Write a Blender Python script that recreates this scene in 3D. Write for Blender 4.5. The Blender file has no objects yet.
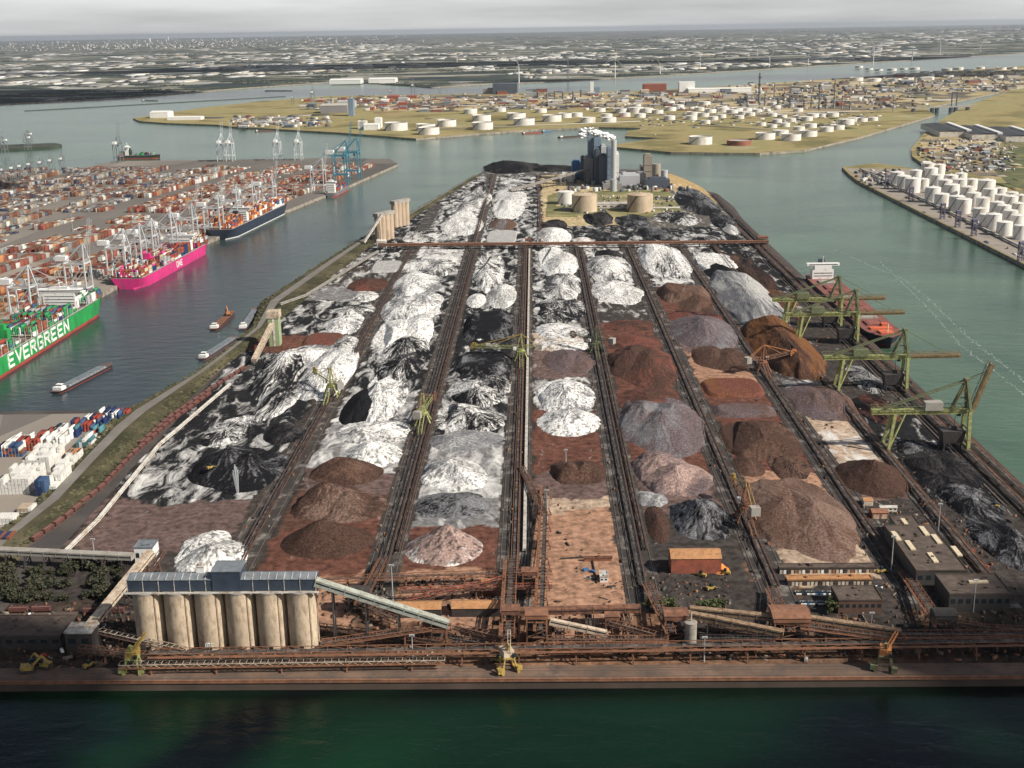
import bpy, math, random
import numpy as np
rnd = random.Random(7)
PI = math.pi
SC = bpy.context.scene
COL = SC.collection

# ------------------------------------------------------------------ camera
F = 1200.; HC = 355.; HZ = 29.; TH = math.radians(.95)
pit = math.atan((384-HZ)/F); yaw = math.atan(26/F)
sp, cp = math.sin(pit), math.cos(pit)
fw = (-math.sin(yaw)*cp, math.cos(yaw)*cp, -sp)
R0 = (math.cos(yaw), math.sin(yaw), 0.)
U0 = (-math.sin(yaw)*sp, math.cos(yaw)*sp, cp)
ct, st = math.cos(TH), math.sin(TH)
Rt = tuple(ct*R0[i]-st*U0[i] for i in range(3)); Up = tuple(ct*U0[i]+st*R0[i] for i in range(3))
def P(px, py, z=0.):
    """ground point seen at a pixel of the survey photograph, at height z"""
    x = (px-512)/F; y = -(py-384)/F
    d = [fw[i]+x*Rt[i]+y*Up[i] for i in range(3)]
    t = (z-HC)/d[2]
    return (d[0]*t, d[1]*t)
def P3(px, py, z=0.):
    q = P(px, py, z); return (q[0], q[1], z)
cam = bpy.data.cameras.new('camera'); co = bpy.data.objects.new('camera', cam); COL.objects.link(co)
from mathutils import Matrix, Vector
M4 = Matrix(((Rt[0], Up[0], -fw[0], 0), (Rt[1], Up[1], -fw[1], 0), (Rt[2], Up[2], -fw[2], HC), (0, 0, 0, 1)))
co.matrix_world = M4
cam.sensor_width = 36; cam.lens = F/1024*36; cam.clip_start = 5; cam.clip_end = 400000
SC.camera = co

# ------------------------------------------------------------------ materials
MATS = {}
def mat(name, col, rough=.8, var=.25, scale=.15, metal=0., var2=.0, scale2=2., dirt=None, dirt_amt=.3, bump=0.):
    if name in MATS: return MATS[name]
    m = bpy.data.materials.new(name); m.use_nodes = True
    nt = m.node_tree; N = nt.nodes; L = nt.links
    b = N['Principled BSDF']; b.inputs['Roughness'].default_value = rough; b.inputs['Metallic'].default_value = metal
    g = N.new('ShaderNodeNewGeometry')
    n = N.new('ShaderNodeTexNoise'); n.inputs['Scale'].default_value = scale; n.inputs['Detail'].default_value = 6
    L.new(g.outputs['Position'], n.inputs['Vector'])
    r = N.new('ShaderNodeMapRange'); r.inputs[1].default_value = .3; r.inputs[2].default_value = .7
    r.inputs[3].default_value = 1-var; r.inputs[4].default_value = 1+var
    L.new(n.outputs[0], r.inputs[0])
    vm = N.new('ShaderNodeVectorMath'); vm.operation = 'SCALE'; vm.inputs[0].default_value = col[:3]
    L.new(r.outputs[0], vm.inputs[3] if len(vm.inputs) > 3 else vm.inputs['Scale'])
    out = vm.outputs[0]
    if dirt:
        n2 = N.new('ShaderNodeTexNoise'); n2.inputs['Scale'].default_value = scale2; n2.inputs['Detail'].default_value = 8
        n2.inputs['Roughness'].default_value = .7
        mp_ = N.new('ShaderNodeMapping'); mp_.inputs['Scale'].default_value = (1, 1, .3 if name in ('silo_concrete', 'tank_white', 'tank_beige', 'warm_concrete', 'bright_green_hull', 'magenta_hull') else 1)
        L.new(g.outputs['Position'], mp_.inputs[0]); L.new(mp_.outputs[0], n2.inputs['Vector'])
        r2 = N.new('ShaderNodeMapRange'); r2.inputs[1].default_value = .62-dirt_amt*.4; r2.inputs[2].default_value = .72-dirt_amt*.2
        L.new(n2.outputs[0], r2.inputs[0])
        mx = N.new('ShaderNodeMix'); mx.data_type = 'RGBA'
        L.new(r2.outputs[0], mx.inputs[0]); L.new(out, mx.inputs[6]); mx.inputs[7].default_value = (*dirt, 1)
        out = mx.outputs[2]
    L.new(out, b.inputs['Base Color'])
    if bump:
        bp = N.new('ShaderNodeBump'); bp.inputs['Strength'].default_value = .6; bp.inputs['Distance'].default_value = bump
        L.new(n.outputs[0], bp.inputs['Height']); L.new(bp.outputs[0], b.inputs['Normal'])
    MATS[name] = m
    return m
def attr_mat(name, scale=.4, var=.3, rough=.95, bump=.6, streak=0.):
    """colour of the stuff itself stored per vertex, broken up by noise"""
    m = bpy.data.materials.new(name); m.use_nodes = True
    nt = m.node_tree; N = nt.nodes; L = nt.links
    b = N['Principled BSDF']; b.inputs['Roughness'].default_value = rough
    b.inputs['Specular IOR Level'].default_value = .08
    a = N.new('ShaderNodeAttribute'); a.attribute_name = 'Col'
    g = N.new('ShaderNodeNewGeometry')
    n = N.new('ShaderNodeTexNoise'); n.inputs['Scale'].default_value = scale; n.inputs['Detail'].default_value = 9; n.inputs['Roughness'].default_value = .65
    L.new(g.outputs['Position'], n.inputs['Vector'])
    r = N.new('ShaderNodeMapRange'); r.inputs[1].default_value = .35; r.inputs[2].default_value = .65
    r.inputs[3].default_value = 1-var; r.inputs[4].default_value = 1+var
    L.new(n.outputs[0], r.inputs[0])
    vm = N.new('ShaderNodeVectorMath'); vm.operation = 'SCALE'
    L.new(a.outputs['Color'], vm.inputs[0]); L.new(r.outputs[0], vm.inputs['Scale'])
    out = vm.outputs[0]
    if streak:
        d = N.new('ShaderNodeAttribute'); d.attribute_name = 'Dust'
        n2 = N.new('ShaderNodeTexNoise'); n2.inputs['Scale'].default_value = streak; n2.inputs['Detail'].default_value = 10; n2.inputs['Roughness'].default_value = .68
        n2.inputs['Distortion'].default_value = .7
        mp = N.new('ShaderNodeMapping'); mp.inputs['Scale'].default_value = (1.7, .6, 1)
        L.new(g.outputs['Position'], mp.inputs[0]); L.new(mp.outputs[0], n2.inputs['Vector'])
        ad = N.new('ShaderNodeMath'); ad.operation = 'MULTIPLY_ADD'
        L.new(d.outputs['Fac'], ad.inputs[0]); ad.inputs[1].default_value = .20
        L.new(n2.outputs[0], ad.inputs[2])
        r2 = N.new('ShaderNodeMapRange'); r2.inputs[1].default_value = .60; r2.inputs[2].default_value = .77
        L.new(ad.outputs[0], r2.inputs[0])
        mx = N.new('ShaderNodeMix'); mx.data_type = 'RGBA'
        L.new(r2.outputs[0], mx.inputs[0]); L.new(out, mx.inputs[6]); mx.inputs[7].default_value = (.62, .61, .59, 1)
        out = mx.outputs[2]
    L.new(out, b.inputs['Base Color'])
    if bump:
        bp = N.new('ShaderNodeBump'); bp.inputs['Strength'].default_value = .7; bp.inputs['Distance'].default_value = bump
        L.new(n.outputs[0], bp.inputs['Height']); L.new(bp.outputs[0], b.inputs['Normal'])
    MATS[name] = m
    return m

rust = mat('rusty_steel', (.23, .10, .055), .8, .45, .3, dirt=(.07, .04, .03), dirt_amt=.5, scale2=.6)
srust = mat('sooty_rust_steel', (.115, .06, .042), .85, .4, .3, dirt=(.05, .035, .03), dirt_amt=.5, scale2=.5)
rust2 = mat('dusty_red_steel', (.25, .112, .06), .8, .35, .25, dirt=(.12, .07, .05), dirt_amt=.4, scale2=.5)
dark = mat('sooty_steel', (.045, .038, .036), .7, .4, .3)
belt = mat('rubber_belt', (.035, .032, .032), .8, .4, .1, dirt=(.16, .13, .11), dirt_amt=.35, scale2=.15)
pale = mat('pale_metal_sheet', (.50, .48, .44), .6, .15, .2, dirt=(.25, .2, .16), dirt_amt=.4, scale2=.25)
palewarm = mat('beige_sheet', (.52, .43, .33), .7, .15, .2, dirt=(.27, .19, .13), dirt_amt=.4, scale2=.3)
white = mat('white_paint', (.78, .78, .76), .5, .06, .2, dirt=(.5, .46, .4), dirt_amt=.25, scale2=.2)
offwhite = mat('offwhite_paint', (.66, .63, .57), .6, .1, .15, dirt=(.42, .33, .24), dirt_amt=.35, scale2=.12)
green = mat('weathered_green_paint', (.13, .17, .085), .6, .25, .3, dirt=(.14, .09, .05), dirt_amt=.4, scale2=.4)
ygreen = mat('yellow_green_paint', (.30, .33, .12), .6, .2, .3, dirt=(.16, .10, .05), dirt_amt=.35, scale2=.4)
yellow = mat('yellow_paint', (.46, .33, .07), .6, .2, .5, dirt=(.14, .09, .05), dirt_amt=.5, scale2=.5)
orange = mat('orange_paint', (.42, .17, .06), .6, .15, .3, dirt=(.25, .11, .05), dirt_amt=.3)
concrete = mat('silo_concrete', (.50, .40, .29), .9, .15, .08, dirt=(.30, .23, .16), dirt_amt=.4, scale2=.4, bump=.2)
concrete_g = mat('grey_concrete', (.34, .32, .29), .9, .2, .1, dirt=(.2, .17, .14), dirt_amt=.4, scale2=.1)
asphalt = mat('asphalt', (.075, .072, .07), .9, .3, .05, dirt=(.14, .12, .1), dirt_amt=.4, scale2=.05)
navy = mat('navy_cladding', (.035, .05, .075), .55, .2, .2)
slate = mat('slate_roof_sheet', (.16, .18, .20), .6, .25, .2)
dustybeige = mat('rust_stained_beige_sheet', (.30, .21, .13), .8, .25, .3, dirt=(.14, .08, .05), dirt_amt=.5, scale2=.4)
glass = mat('dark_glass', (.02, .03, .035), .15, .1, 1.)
blue = mat('blue_paint', (.04, .14, .30), .5, .15, .3)
teal = mat('teal_blue_paint', (.05, .22, .30), .5, .15, .3)
red = mat('red_oxide_paint', (.38, .06, .035), .6, .2, .15, dirt=(.2, .06, .04), dirt_amt=.35, scale2=.2)
black = mat('black_paint', (.02, .02, .022), .5, .2, .3)
bark = mat('bark', (.07, .05, .035), .95, .3, 1.)
brownroof = mat('brown_bitumen_roof', (.075, .055, .045), .9, .25, .1, dirt=(.12, .09, .07), dirt_amt=.35, scale2=.2)
orangeroof = mat('orange_brown_sheet_roof', (.42, .21, .09), .7, .2, .2, dirt=(.2, .1, .06), dirt_amt=.3, scale2=.4)
brickred = mat('dusty_red_cladding', (.30, .085, .05), .7, .25, .2, dirt=(.16, .07, .05), dirt_amt=.35, scale2=.3)
steelgrey = mat('galvanised_steel', (.38, .39, .39), .45, .15, .3)
skylight = mat('skylight_panels', (.62, .52, .36), .4, .1, .5)
stone = mat('quay_stone', (.30, .26, .22), .9, .25, .05, dirt=(.12, .10, .08), dirt_amt=.4, scale2=.08)

# ------------------------------------------------------------------ mesh building
def pip(x, y, poly):
    c = False; n = len(poly)
    for i in range(n):
        x1, y1 = poly[i]; x2, y2 = poly[i-1]
        if (y1 > y) != (y2 > y) and x < (x2-x1)*(y-y1)/(y2-y1)+x1: c = not c
    return c
class MB:
    def __init__(s): s.v = []; s.f = []; s.m = []
    def add(s, vs, fs, m=0):
        k = len(s.v); s.v += vs
        for f in fs: s.f.append([i+k for i in f]); s.m.append(m)
    def box(s, c, d, rz=0., m=0, top=1.):
        """c centre of the base, d size; top scales the upper face"""
        x, y, z = c; a, b, h = d[0]/2, d[1]/2, d[2]
        cr, sr = math.cos(rz), math.sin(rz); vs = []
        for zz, k in ((z, 1.), (z+h, top)):
            for i, j in ((-a, -b), (a, -b), (a, b), (-a, b)):
                i *= k; j *= k
                vs.append((x+i*cr-j*sr, y+i*sr+j*cr, zz))
        s.add(vs, [(0, 3, 2, 1), (4, 5, 6, 7), (0, 1, 5, 4), (1, 2, 6, 5), (2, 3, 7, 6), (3, 0, 4, 7)], m)
        return s
    def beam(s, p, q, w, h=None, m=0):
        assert w < 400
        h = h or w
        p = Vector(p); q = Vector(q); d = (q-p)
        if d.length < 1e-6: return s
        d.normalize()
        u = Vector((0, 0, 1)) if abs(d.z) < .95 else Vector((1, 0, 0))
        r = d.cross(u).normalized(); t = r.cross(d)
        vs = []
        for o in (p, q):
            for i, j in ((-1, -1), (1, -1), (1, 1), (-1, 1)):
                vs.append(tuple(o+r*(i*w/2)+t*(j*h/2)))
        s.add(vs, [(0, 1, 2, 3), (4, 7, 6, 5), (0, 4, 5, 1), (1, 5, 6, 2), (2, 6, 7, 3), (3, 7, 4, 0)], m)
        return s
    def cyl(s, c, r, h, n=12, m=0, r2=None, cap=True):
        r2 = r if r2 is None else r2
        x, y, z = c
        vs = [(x+r*math.cos(2*PI*i/n), y+r*math.sin(2*PI*i/n), z) for i in range(n)]
        vs += [(x+r2*math.cos(2*PI*i/n), y+r2*math.sin(2*PI*i/n), z+h) for i in range(n)]
        fs = [(i, (i+1) % n, n+(i+1) % n, n+i) for i in range(n)]
        if cap: fs += [tuple(range(n, 2*n)), tuple(range(n-1, -1, -1))]
        s.add(vs, fs, m); return s
    def tube(s, p, q, r, n=8, m=0, r2=None):
        r2 = r if r2 is None else r2
        p = Vector(p); q = Vector(q); d = (q-p).normalized()
        u = Vector((0, 0, 1)) if abs(d.z) < .9 else Vector((1, 0, 0))
        a = d.cross(u).normalized(); b = a.cross(d)
        vs = []
        for o, rr in ((p, r), (q, r2)):
            for i in range(n):
                t = 2*PI*i/n; vs.append(tuple(o+a*rr*math.cos(t)+b*rr*math.sin(t)))
        s.add(vs, [(i, (i+1) % n, n+(i+1) % n, n+i) for i in range(n)]+[tuple(range(n, 2*n)), tuple(range(n-1, -1, -1))], m)
        return s
    def prism(s, poly, z0, z1, m=0, ms=None):
        n = len(poly)
        ar = sum(poly[i][0]*poly[(i+1) % n][1]-poly[(i+1) % n][0]*poly[i][1] for i in range(n))
        if ar < 0: poly = poly[::-1]
        vs = [(x, y, z0) for x, y in poly]+[(x, y, z1) for x, y in poly]
        k = len(s.v); s.v += vs
        s.f.append([k+n+i for i in range(n)]); s.m.append(m)
        for i in range(n):
            s.f.append([k+i, k+(i+1) % n, k+n+(i+1) % n, k+n+i]); s.m.append(m if ms is None else ms)
        return s
    def gable(s, c, d, hr, rz=0., m=0, mr=1):
        """house: box of walls with a gable roof, ridge along local x"""
        x, y, z = c; a, b, h = d[0]/2, d[1]/2, d[2]
        cr, sr = math.cos(rz), math.sin(rz)
        def t(i, j, k): return (x+i*cr-j*sr, y+i*sr+j*cr, z+k)
        vs = [t(-a, -b, 0), t(a, -b, 0), t(a, b, 0), t(-a, b, 0), t(-a, -b, h), t(a, -b, h), t(a, b, h), t(-a, b, h), t(-a, 0, h+hr), t(a, 0, h+hr)]
        s.add(vs, [(0, 1, 5, 4), (1, 2, 6, 9, 5), (2, 3, 7, 6), (3, 0, 4, 8, 7)], m)
        e = .4
        vs = [t(-a-e, -b-e, h-.1), t(a+e, -b-e, h-.1), t(a+e, 0, h+hr+.25), t(-a-e, 0, h+hr+.25), t(a+e, b+e, h-.1), t(-a-e, b+e, h-.1)]
        s.add(vs, [(0, 1, 2, 3), (3, 2, 4, 5)], mr)
        return s
    def blob(s, c, r, rz=.6, seed=0, m=0):
        """low irregular blob"""
        R = random.Random(seed); x, y, z = c; n = 7
        vs = [(x, y, z+r*rz*1.05)]
        for k, (rr, zz) in enumerate(((.55, .9), (.95, .45), (1., .0))):
            for i in range(n):
                t = 2*PI*(i+.5*k)/n; q = rr*r*R.uniform(.8, 1.2)
                vs.append((x+q*math.cos(t), y+q*math.sin(t), z+zz*r*rz*R.uniform(.85, 1.1)))
        fs = [(0, 1+i, 1+(i+1) % n) for i in range(n)]
        for k in range(2):
            for i in range(n): fs.append((1+k*n+i, 1+(k+1)*n+i, 1+(k+1)*n+(i+1) % n, 1+k*n+(i+1) % n))
        s.add(vs, fs, m); return s
    def mesh(s, name, mats):
        me = bpy.data.meshes.new(name)
        me.from_pydata(s.v, [], s.f)
        for q in (mats if isinstance(mats, (list, tuple)) else [mats]): me.materials.append(q)
        me.polygons.foreach_set('material_index', s.m)
        me.update(); return me
def smooth(o, ang=35):
    me = o.data
    me.polygons.foreach_set('use_smooth', [True]*len(me.polygons))
    try: me.set_sharp_from_angle(angle=math.radians(ang))
    except Exception: pass
    return o
LABELS = {}
def tagit(o, label, cat, group=None, kind=None):
    if label: o['label'] = label
    if cat: o['category'] = cat
    if group: o['group'] = group
    if kind: o['kind'] = kind
    return o
def E(name, label, cat, loc, rz=0., group=None):
    o = bpy.data.objects.new(name, None); COL.objects.link(o); o.empty_display_size = 1
    o.location = loc; o.rotation_euler = (0, 0, rz)
    return tagit(o, label, cat, group)
def ob(name, mb, mats, parent=None, label=None, cat=None, loc=(0, 0, 0), rz=0., group=None, kind=None):
    me = mb if isinstance(mb, bpy.types.Mesh) else mb.mesh(name, mats)
    o = bpy.data.objects.new(name, me); COL.objects.link(o)
    o.location = loc; o.rotation_euler = (0, 0, rz)
    if parent is not None: o.parent = parent
    return tagit(o, label, cat, group, kind)
def dup(root, loc, rz, label=None, scale=None):
    r = root.copy(); COL.objects.link(r); r.location = loc; r.rotation_euler = (0, 0, rz)
    if scale: r.scale = scale
    if label: r['label'] = label
    for ch in list(root.children):
        c = ch.copy(); COL.objects.link(c); c.parent = r
        for g in list(ch.children):
            d = g.copy(); COL.objects.link(d); d.parent = c
    return r
def struct(name, mb, mats, kind='structure', loc=(0, 0, 0)): return ob(name, mb, mats, None, None, None, loc, kind=kind)

# ------------------------------------------------------------------ numpy value noise
_T = np.random.RandomState(3).rand(256, 256)
def vn(x, y):
    xi = np.floor(x).astype(int); yi = np.floor(y).astype(int); fx = x-xi; fy = y-yi
    fx = fx*fx*(3-2*fx); fy = fy*fy*(3-2*fy)
    a = _T[xi % 256, yi % 256]; b = _T[(xi+1) % 256, yi % 256]; c = _T[xi % 256, (yi+1) % 256]; d = _T[(xi+1) % 256, (yi+1) % 256]
    return (a*(1-fx)+b*fx)*(1-fy)+(c*(1-fx)+d*fx)*fy
def fbm(x, y, o=4):
    s = 0; a = .5; t = 0
    for k in range(o):
        s = s+a*vn(x*2**k+17.3*k, y*2**k+9.1*k); t += a; a *= .55
    return s/t
def grid_mesh(name, X, Y, Z, col, dust=None, mask=None, m=None):
    ny, nx = X.shape
    co_ = np.stack([X, Y, Z], -1).reshape(-1, 3)
    idx = np.arange(nx*ny).reshape(ny, nx)
    q = np.stack([idx[:-1, :-1], idx[:-1, 1:], idx[1:, 1:], idx[1:, :-1]], -1).reshape(-1, 4)
    if mask is not None:
        mk = mask.reshape(-1)[q].any(1); q = q[mk]
        used = np.unique(q); rm = -np.ones(nx*ny, int); rm[used] = np.arange(len(used))
        q = rm[q]; co_ = co_[used]; col = col.reshape(-1, 3)[used]
        if dust is not None: dust = dust.reshape(-1)[used]
    me = bpy.data.meshes.new(name)
    me.vertices.add(len(co_)); me.vertices.foreach_set('co', co_.astype('f').ravel())
    me.loops.add(q.size); me.loops.foreach_set('vertex_index', q.ravel().astype('i'))
    me.polygons.add(len(q)); me.polygons.foreach_set('loop_start', (np.arange(len(q))*4).astype('i'))
    me.update(calc_edges=True)
    a = me.color_attributes.new('Col', 'FLOAT_COLOR', 'POINT')
    c4 = np.concatenate([col.reshape(-1, 3), np.ones((len(co_), 1))], 1)
    a.data.foreach_set('color', c4.astype('f').ravel())
    if dust is not None:
        d = me.attributes.new('Dust', 'FLOAT', 'POINT'); d.data.foreach_set('value', dust.reshape(-1).astype('f'))
    me.polygons.foreach_set('use_smooth', [True]*len(q))
    if m: me.materials.append(m)
    return me
def boxes_mesh(name, B, m):
    """many coloured boxes: rows of x,y,z(base),sx,sy,sz,rot,r,g,b"""
    B = np.asarray(B, float); n = len(B)
    u = np.array([(-1, -1, 0), (1, -1, 0), (1, 1, 0), (-1, 1, 0), (-1, -1, 1), (1, -1, 1), (1, 1, 1), (-1, 1, 1)], float)
    lx = u[None, :, 0]*B[:, 3:4]/2; ly = u[None, :, 1]*B[:, 4:5]/2; lz = u[None, :, 2]*B[:, 5:6]
    c, s = np.cos(B[:, 6:7]), np.sin(B[:, 6:7])
    V = np.stack([B[:, 0:1]+lx*c-ly*s, B[:, 1:2]+lx*s+ly*c, B[:, 2:3]+lz], -1).reshape(-1, 3)
    fq = np.array([(4, 5, 6, 7), (0, 1, 5, 4), (1, 2, 6, 5), (2, 3, 7, 6), (3, 0, 4, 7)])
    q = (fq[None]+(np.arange(n)*8)[:, None, None]).reshape(-1, 4)
    me = bpy.data.meshes.new(name)
    me.vertices.add(len(V)); me.vertices.foreach_set('co', V.astype('f').ravel())
    me.loops.add(q.size); me.loops.foreach_set('vertex_index', q.ravel().astype('i'))
    me.polygons.add(len(q)); me.polygons.foreach_set('loop_start', (np.arange(len(q))*4).astype('i'))
    me.update(calc_edges=True)
    a = me.color_attributes.new('Col', 'FLOAT_COLOR', 'POINT')
    c4 = np.repeat(np.concatenate([B[:, 7:10], np.ones((n, 1))], 1), 8, 0)
    a.data.foreach_set('color', c4.astype('f').ravel())
    me.materials.append(m)
    return me
box_attr = attr_mat('painted_units', .3, .15, .7, 0)
heap_attr = attr_mat('loose_bulk_material', .6, .5, .95, 1.0)
yard_attr = attr_mat('yard_surface', .16, .5, .95, .5, streak=.042)
# ------------------------------------------------------------------ world, sun, haze
SUN_EL = math.radians(39); SUN_AZ = math.radians(114)     # azimuth measured from +Y towards +X: sun stands right of and behind the camera
w = bpy.data.worlds.new('World'); SC.world = w; w.use_nodes = True
nt = w.node_tree; N = nt.nodes; L = nt.links
bg = N['Background']; sky = N.new('ShaderNodeTexSky'); sky.sky_type = 'NISHITA'; sky.sun_disc = False
sky.sun_elevation = SUN_EL; sky.sun_rotation = SUN_AZ; sky.altitude = 0; sky.air_density = 1.; sky.dust_density = 2.5
tc = N.new('ShaderNodeTexCoord'); mp = N.new('ShaderNodeMapping'); mp.inputs['Scale'].default_value = (1.2, 1.2, 14)
cn = N.new('ShaderNodeTexNoise'); cn.inputs['Scale'].default_value = 1.6; cn.inputs['Detail'].default_value = 7; cn.inputs['Roughness'].default_value = .55
cr_ = N.new('ShaderNodeMapRange'); cr_.inputs[1].default_value = .30; cr_.inputs[2].default_value = .62; cr_.inputs[3].default_value = .55; cr_.inputs[4].default_value = 1.
cc = N.new('ShaderNodeMix'); cc.data_type = 'RGBA'; cc.inputs[6].default_value = (10.6, 10.8, 11, 1); cc.inputs[7].default_value = (14.2, 14.2, 14.0, 1)
mx = N.new('ShaderNodeMix'); mx.data_type = 'RGBA'
L.new(tc.outputs['Generated'], mp.inputs[0]); L.new(mp.outputs[0], cn.inputs['Vector'])
L.new(cn.outputs[0], cr_.inputs[0]); sz = N.new('ShaderNodeSeparateXYZ'); L.new(tc.outputs['Generated'], sz.inputs[0])
el = N.new('ShaderNodeMapRange'); el.inputs[1].default_value = .03; el.inputs[2].default_value = .32; el.inputs[3].default_value = 1.; el.inputs[4].default_value = .08; L.new(sz.outputs[2], el.inputs[0])
mu = N.new('ShaderNodeMath'); mu.operation = 'MULTIPLY'; L.new(cr_.outputs[0], mu.inputs[0]); L.new(el.outputs[0], mu.inputs[1]); L.new(mu.outputs[0], mx.inputs[0]); L.new(cn.outputs[0], cc.inputs[0])
L.new(sky.outputs[0], mx.inputs[6]); L.new(cc.outputs[2], mx.inputs[7]); L.new(mx.outputs[2], bg.inputs[0])
bg.inputs[1].default_value = .052
sl = bpy.data.lights.new('sun', 'SUN'); sl.energy = 5.0; sl.angle = math.radians(.6); sl.color = (1., .93, .82)
so = bpy.data.objects.new('sun', sl); COL.objects.link(so)
sdir = Vector((math.sin(SUN_AZ)*math.cos(SUN_EL), math.cos(SUN_AZ)*math.cos(SUN_EL), math.sin(SUN_EL)))
so.rotation_euler = sdir.to_track_quat('Z', 'Y').to_euler(); so.location = (0, 0, 3000)
SC.view_settings.view_transform = 'Standard'; SC.view_settings.look = 'None'; SC.view_settings.exposure = 0.3; SC.view_settings.gamma = 1
SC.cycles.volume_bounces = 0; SC.cycles.max_bounces = 5; SC.cycles.diffuse_bounces = 2; SC.cycles.transparent_max_bounces = 6

def shade_cloud(name_label, foot, z, seed):
    """flattened lumpy blocker added above the view; its shadow falls on the ground polygon centre/size given in metres"""
    R = random.Random(seed)
    cx, cy, rx, ry = foot
    k = z/math.tan(SUN_EL)
    ox, oy = cx+math.sin(SUN_AZ)*k, cy+math.cos(SUN_AZ)*k
    nu, nv = 40, 14; vs = []; fs = []
    for j in range(nv+1):
        t = PI*j/nv
        for i in range(nu):
            p = 2*PI*i/nu
            q = 1+.28*math.sin(3*p+seed)+.16*math.sin(5*p+seed*2.1)+.1*math.sin(9*p+seed*1.3)+R.uniform(-.04, .04)
            r = math.sin(t)**.7*q
            vs.append((rx*r*math.cos(p), ry*r*math.sin(p), z*.06*math.cos(t)*(1+.4*math.sin(4*p+seed))+R.uniform(-8, 8)))
    for j in range(nv):
        for i in range(nu): fs.append((j*nu+i, (j+1)*nu+i, (j+1)*nu+(i+1) % nu, j*nu+(i+1) % nu))
    m = MB(); m.add(vs, fs, 0)
    o = struct('shade_cloud', m, mat('shade_cloud_white', (.85, .86, .88), 1., .03, .002), loc=(ox, oy, z)); smooth(o, 180)

# ------------------------------------------------------------------ water and land
def water_mat():
    m = bpy.data.materials.new('harbour_water'); m.use_nodes = True
    nt = m.node_tree; N = nt.nodes; L = nt.links; b = N['Principled BSDF']
    b.inputs['Roughness'].default_value = .16; b.inputs['IOR'].default_value = 1.33
    g = N.new('ShaderNodeNewGeometry')
    def noise(sc, det, st=(1, 1, 1), dist=0.):
        mp = N.new('ShaderNodeMapping'); mp.inputs['Scale'].default_value = st; L.new(g.outputs['Position'], mp.inputs[0])
        n = N.new('ShaderNodeTexNoise'); n.inputs['Scale'].default_value = sc; n.inputs['Detail'].default_value = det
        n.inputs['Distortion'].default_value = dist; L.new(mp.outputs[0], n.inputs['Vector']); return n
    n1 = noise(.004, 12, (.5, 1., 1), 1.2)
    cr = N.new('ShaderNodeValToRGB'); L.new(n1.outputs[0], cr.inputs[0])
    e = cr.color_ramp.elements; e[0].position = .3; e[0].color = (.032, .072, .048, 1); e[1].position = .7; e[1].color = (.088, .155, .100, 1)
    # water colour by basin: southern one painted dark to stand for shade, grey-blue western one, silty green eastern channel
    sx = N.new('ShaderNodeSeparateXYZ'); L.new(g.outputs['Position'], sx.inputs[0])
    r = N.new('ShaderNodeMapRange'); r.inputs[1].default_value = 607; r.inputs[2].default_value = 609; L.new(sx.outputs[1], r.inputs[0])
    ng = noise(.004, 2, (1, 1, 1), 1.)
    cg = N.new('ShaderNodeValToRGB'); L.new(ng.outputs[0], cg.inputs[0]); e = cg.color_ramp.elements
    e[0].position = .42; e[0].color = (.0012, .003, .0035, 1); e[1].position = .7; e[1].color = (.004, .030, .010, 1)
    mx = N.new('ShaderNodeMix'); mx.data_type = 'RGBA'; L.new(r.outputs[0], mx.inputs[0]); L.new(cg.outputs[0], mx.inputs[6])
    r2 = N.new('ShaderNodeMapRange'); r2.inputs[1].default_value = -420; r2.inputs[2].default_value = -250; L.new(sx.outputs[0], r2.inputs[0])
    r3 = N.new('ShaderNodeMapRange'); r3.inputs[1].default_value = 1900; r3.inputs[2].default_value = 3600; L.new(sx.outputs[1], r3.inputs[0])
    mxm = N.new('ShaderNodeMath'); mxm.operation = 'MAXIMUM'; L.new(r2.outputs[0], mxm.inputs[0]); L.new(r3.outputs[0], mxm.inputs[1])
    mw = N.new('ShaderNodeMix'); mw.data_type = 'RGBA'; mw.inputs[6].default_value = (.026, .038, .046, 1)
    L.new(mxm.outputs[0], mw.inputs[0]); L.new(cr.outputs[0], mw.inputs[7]); L.new(mw.outputs[2], mx.inputs[7])
    L.new(mx.outputs[2], b.inputs['Base Color'])
    n2 = noise(.06, 10, (.7, 1.3, 1), .6); n3 = noise(.5, 5, (.8, 1.2, 1), .3)
    ad = N.new('ShaderNodeMath'); ad.operation = 'MULTIPLY_ADD'; ad.inputs[1].default_value = .25
    L.new(n3.outputs[0], ad.inputs[0]); L.new(n2.outputs[0], ad.inputs[2])
    bp = N.new('ShaderNodeBump'); bp.inputs['Strength'].default_value = .35; bp.inputs['Distance'].default_value = 2.2
    L.new(ad.outputs[0], bp.inputs['Height']); L.new(bp.outputs[0], b.inputs['Normal'])
    return m
WZ = -6.
mb = MB(); S = 130000.
mb.add([(-S, -S, WZ), (S, -S, WZ), (S, S, WZ), (-S, S, WZ)], [(0, 1, 2, 3)])
struct('water', mb, water_mat())

def PX(*l): return [P(*q) for q in l]
# -- main terminal base
main_poly = [(-900, 607), (900, 607), (385, 625), (385, 870), (392, 1600), (396, 2290)]+PX((734, 207), (718, 194), (700, 189), (668, 182), (620, 178), (552, 166), (508, 160), (499, 163), (475, 176), (412, 213), (398, 220), (362, 238), (263, 300), (250, 330), (220, 353), (185, 380), (127, 412))+[(-470, 1125), (-560, 1120), (-900, 1110)]
main_poly = [(-900, 607), (900, 607), (900, 640), (387, 640), (387, 870), (392, 1600), (396, 2290)]+main_poly[6:]
mb = MB(); mb.prism(main_poly, -14, 0., 0, 1)
base_g = mat('terminal_ground', (.06, .05, .045), .95, .4, .03, dirt=(.05, .045, .045), dirt_amt=.45, scale2=.02)
struct('terminal_ground', mb, [base_g, mat('sooty_quay_wall', (.075, .055, .043), .9, .3, .05)])

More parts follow.
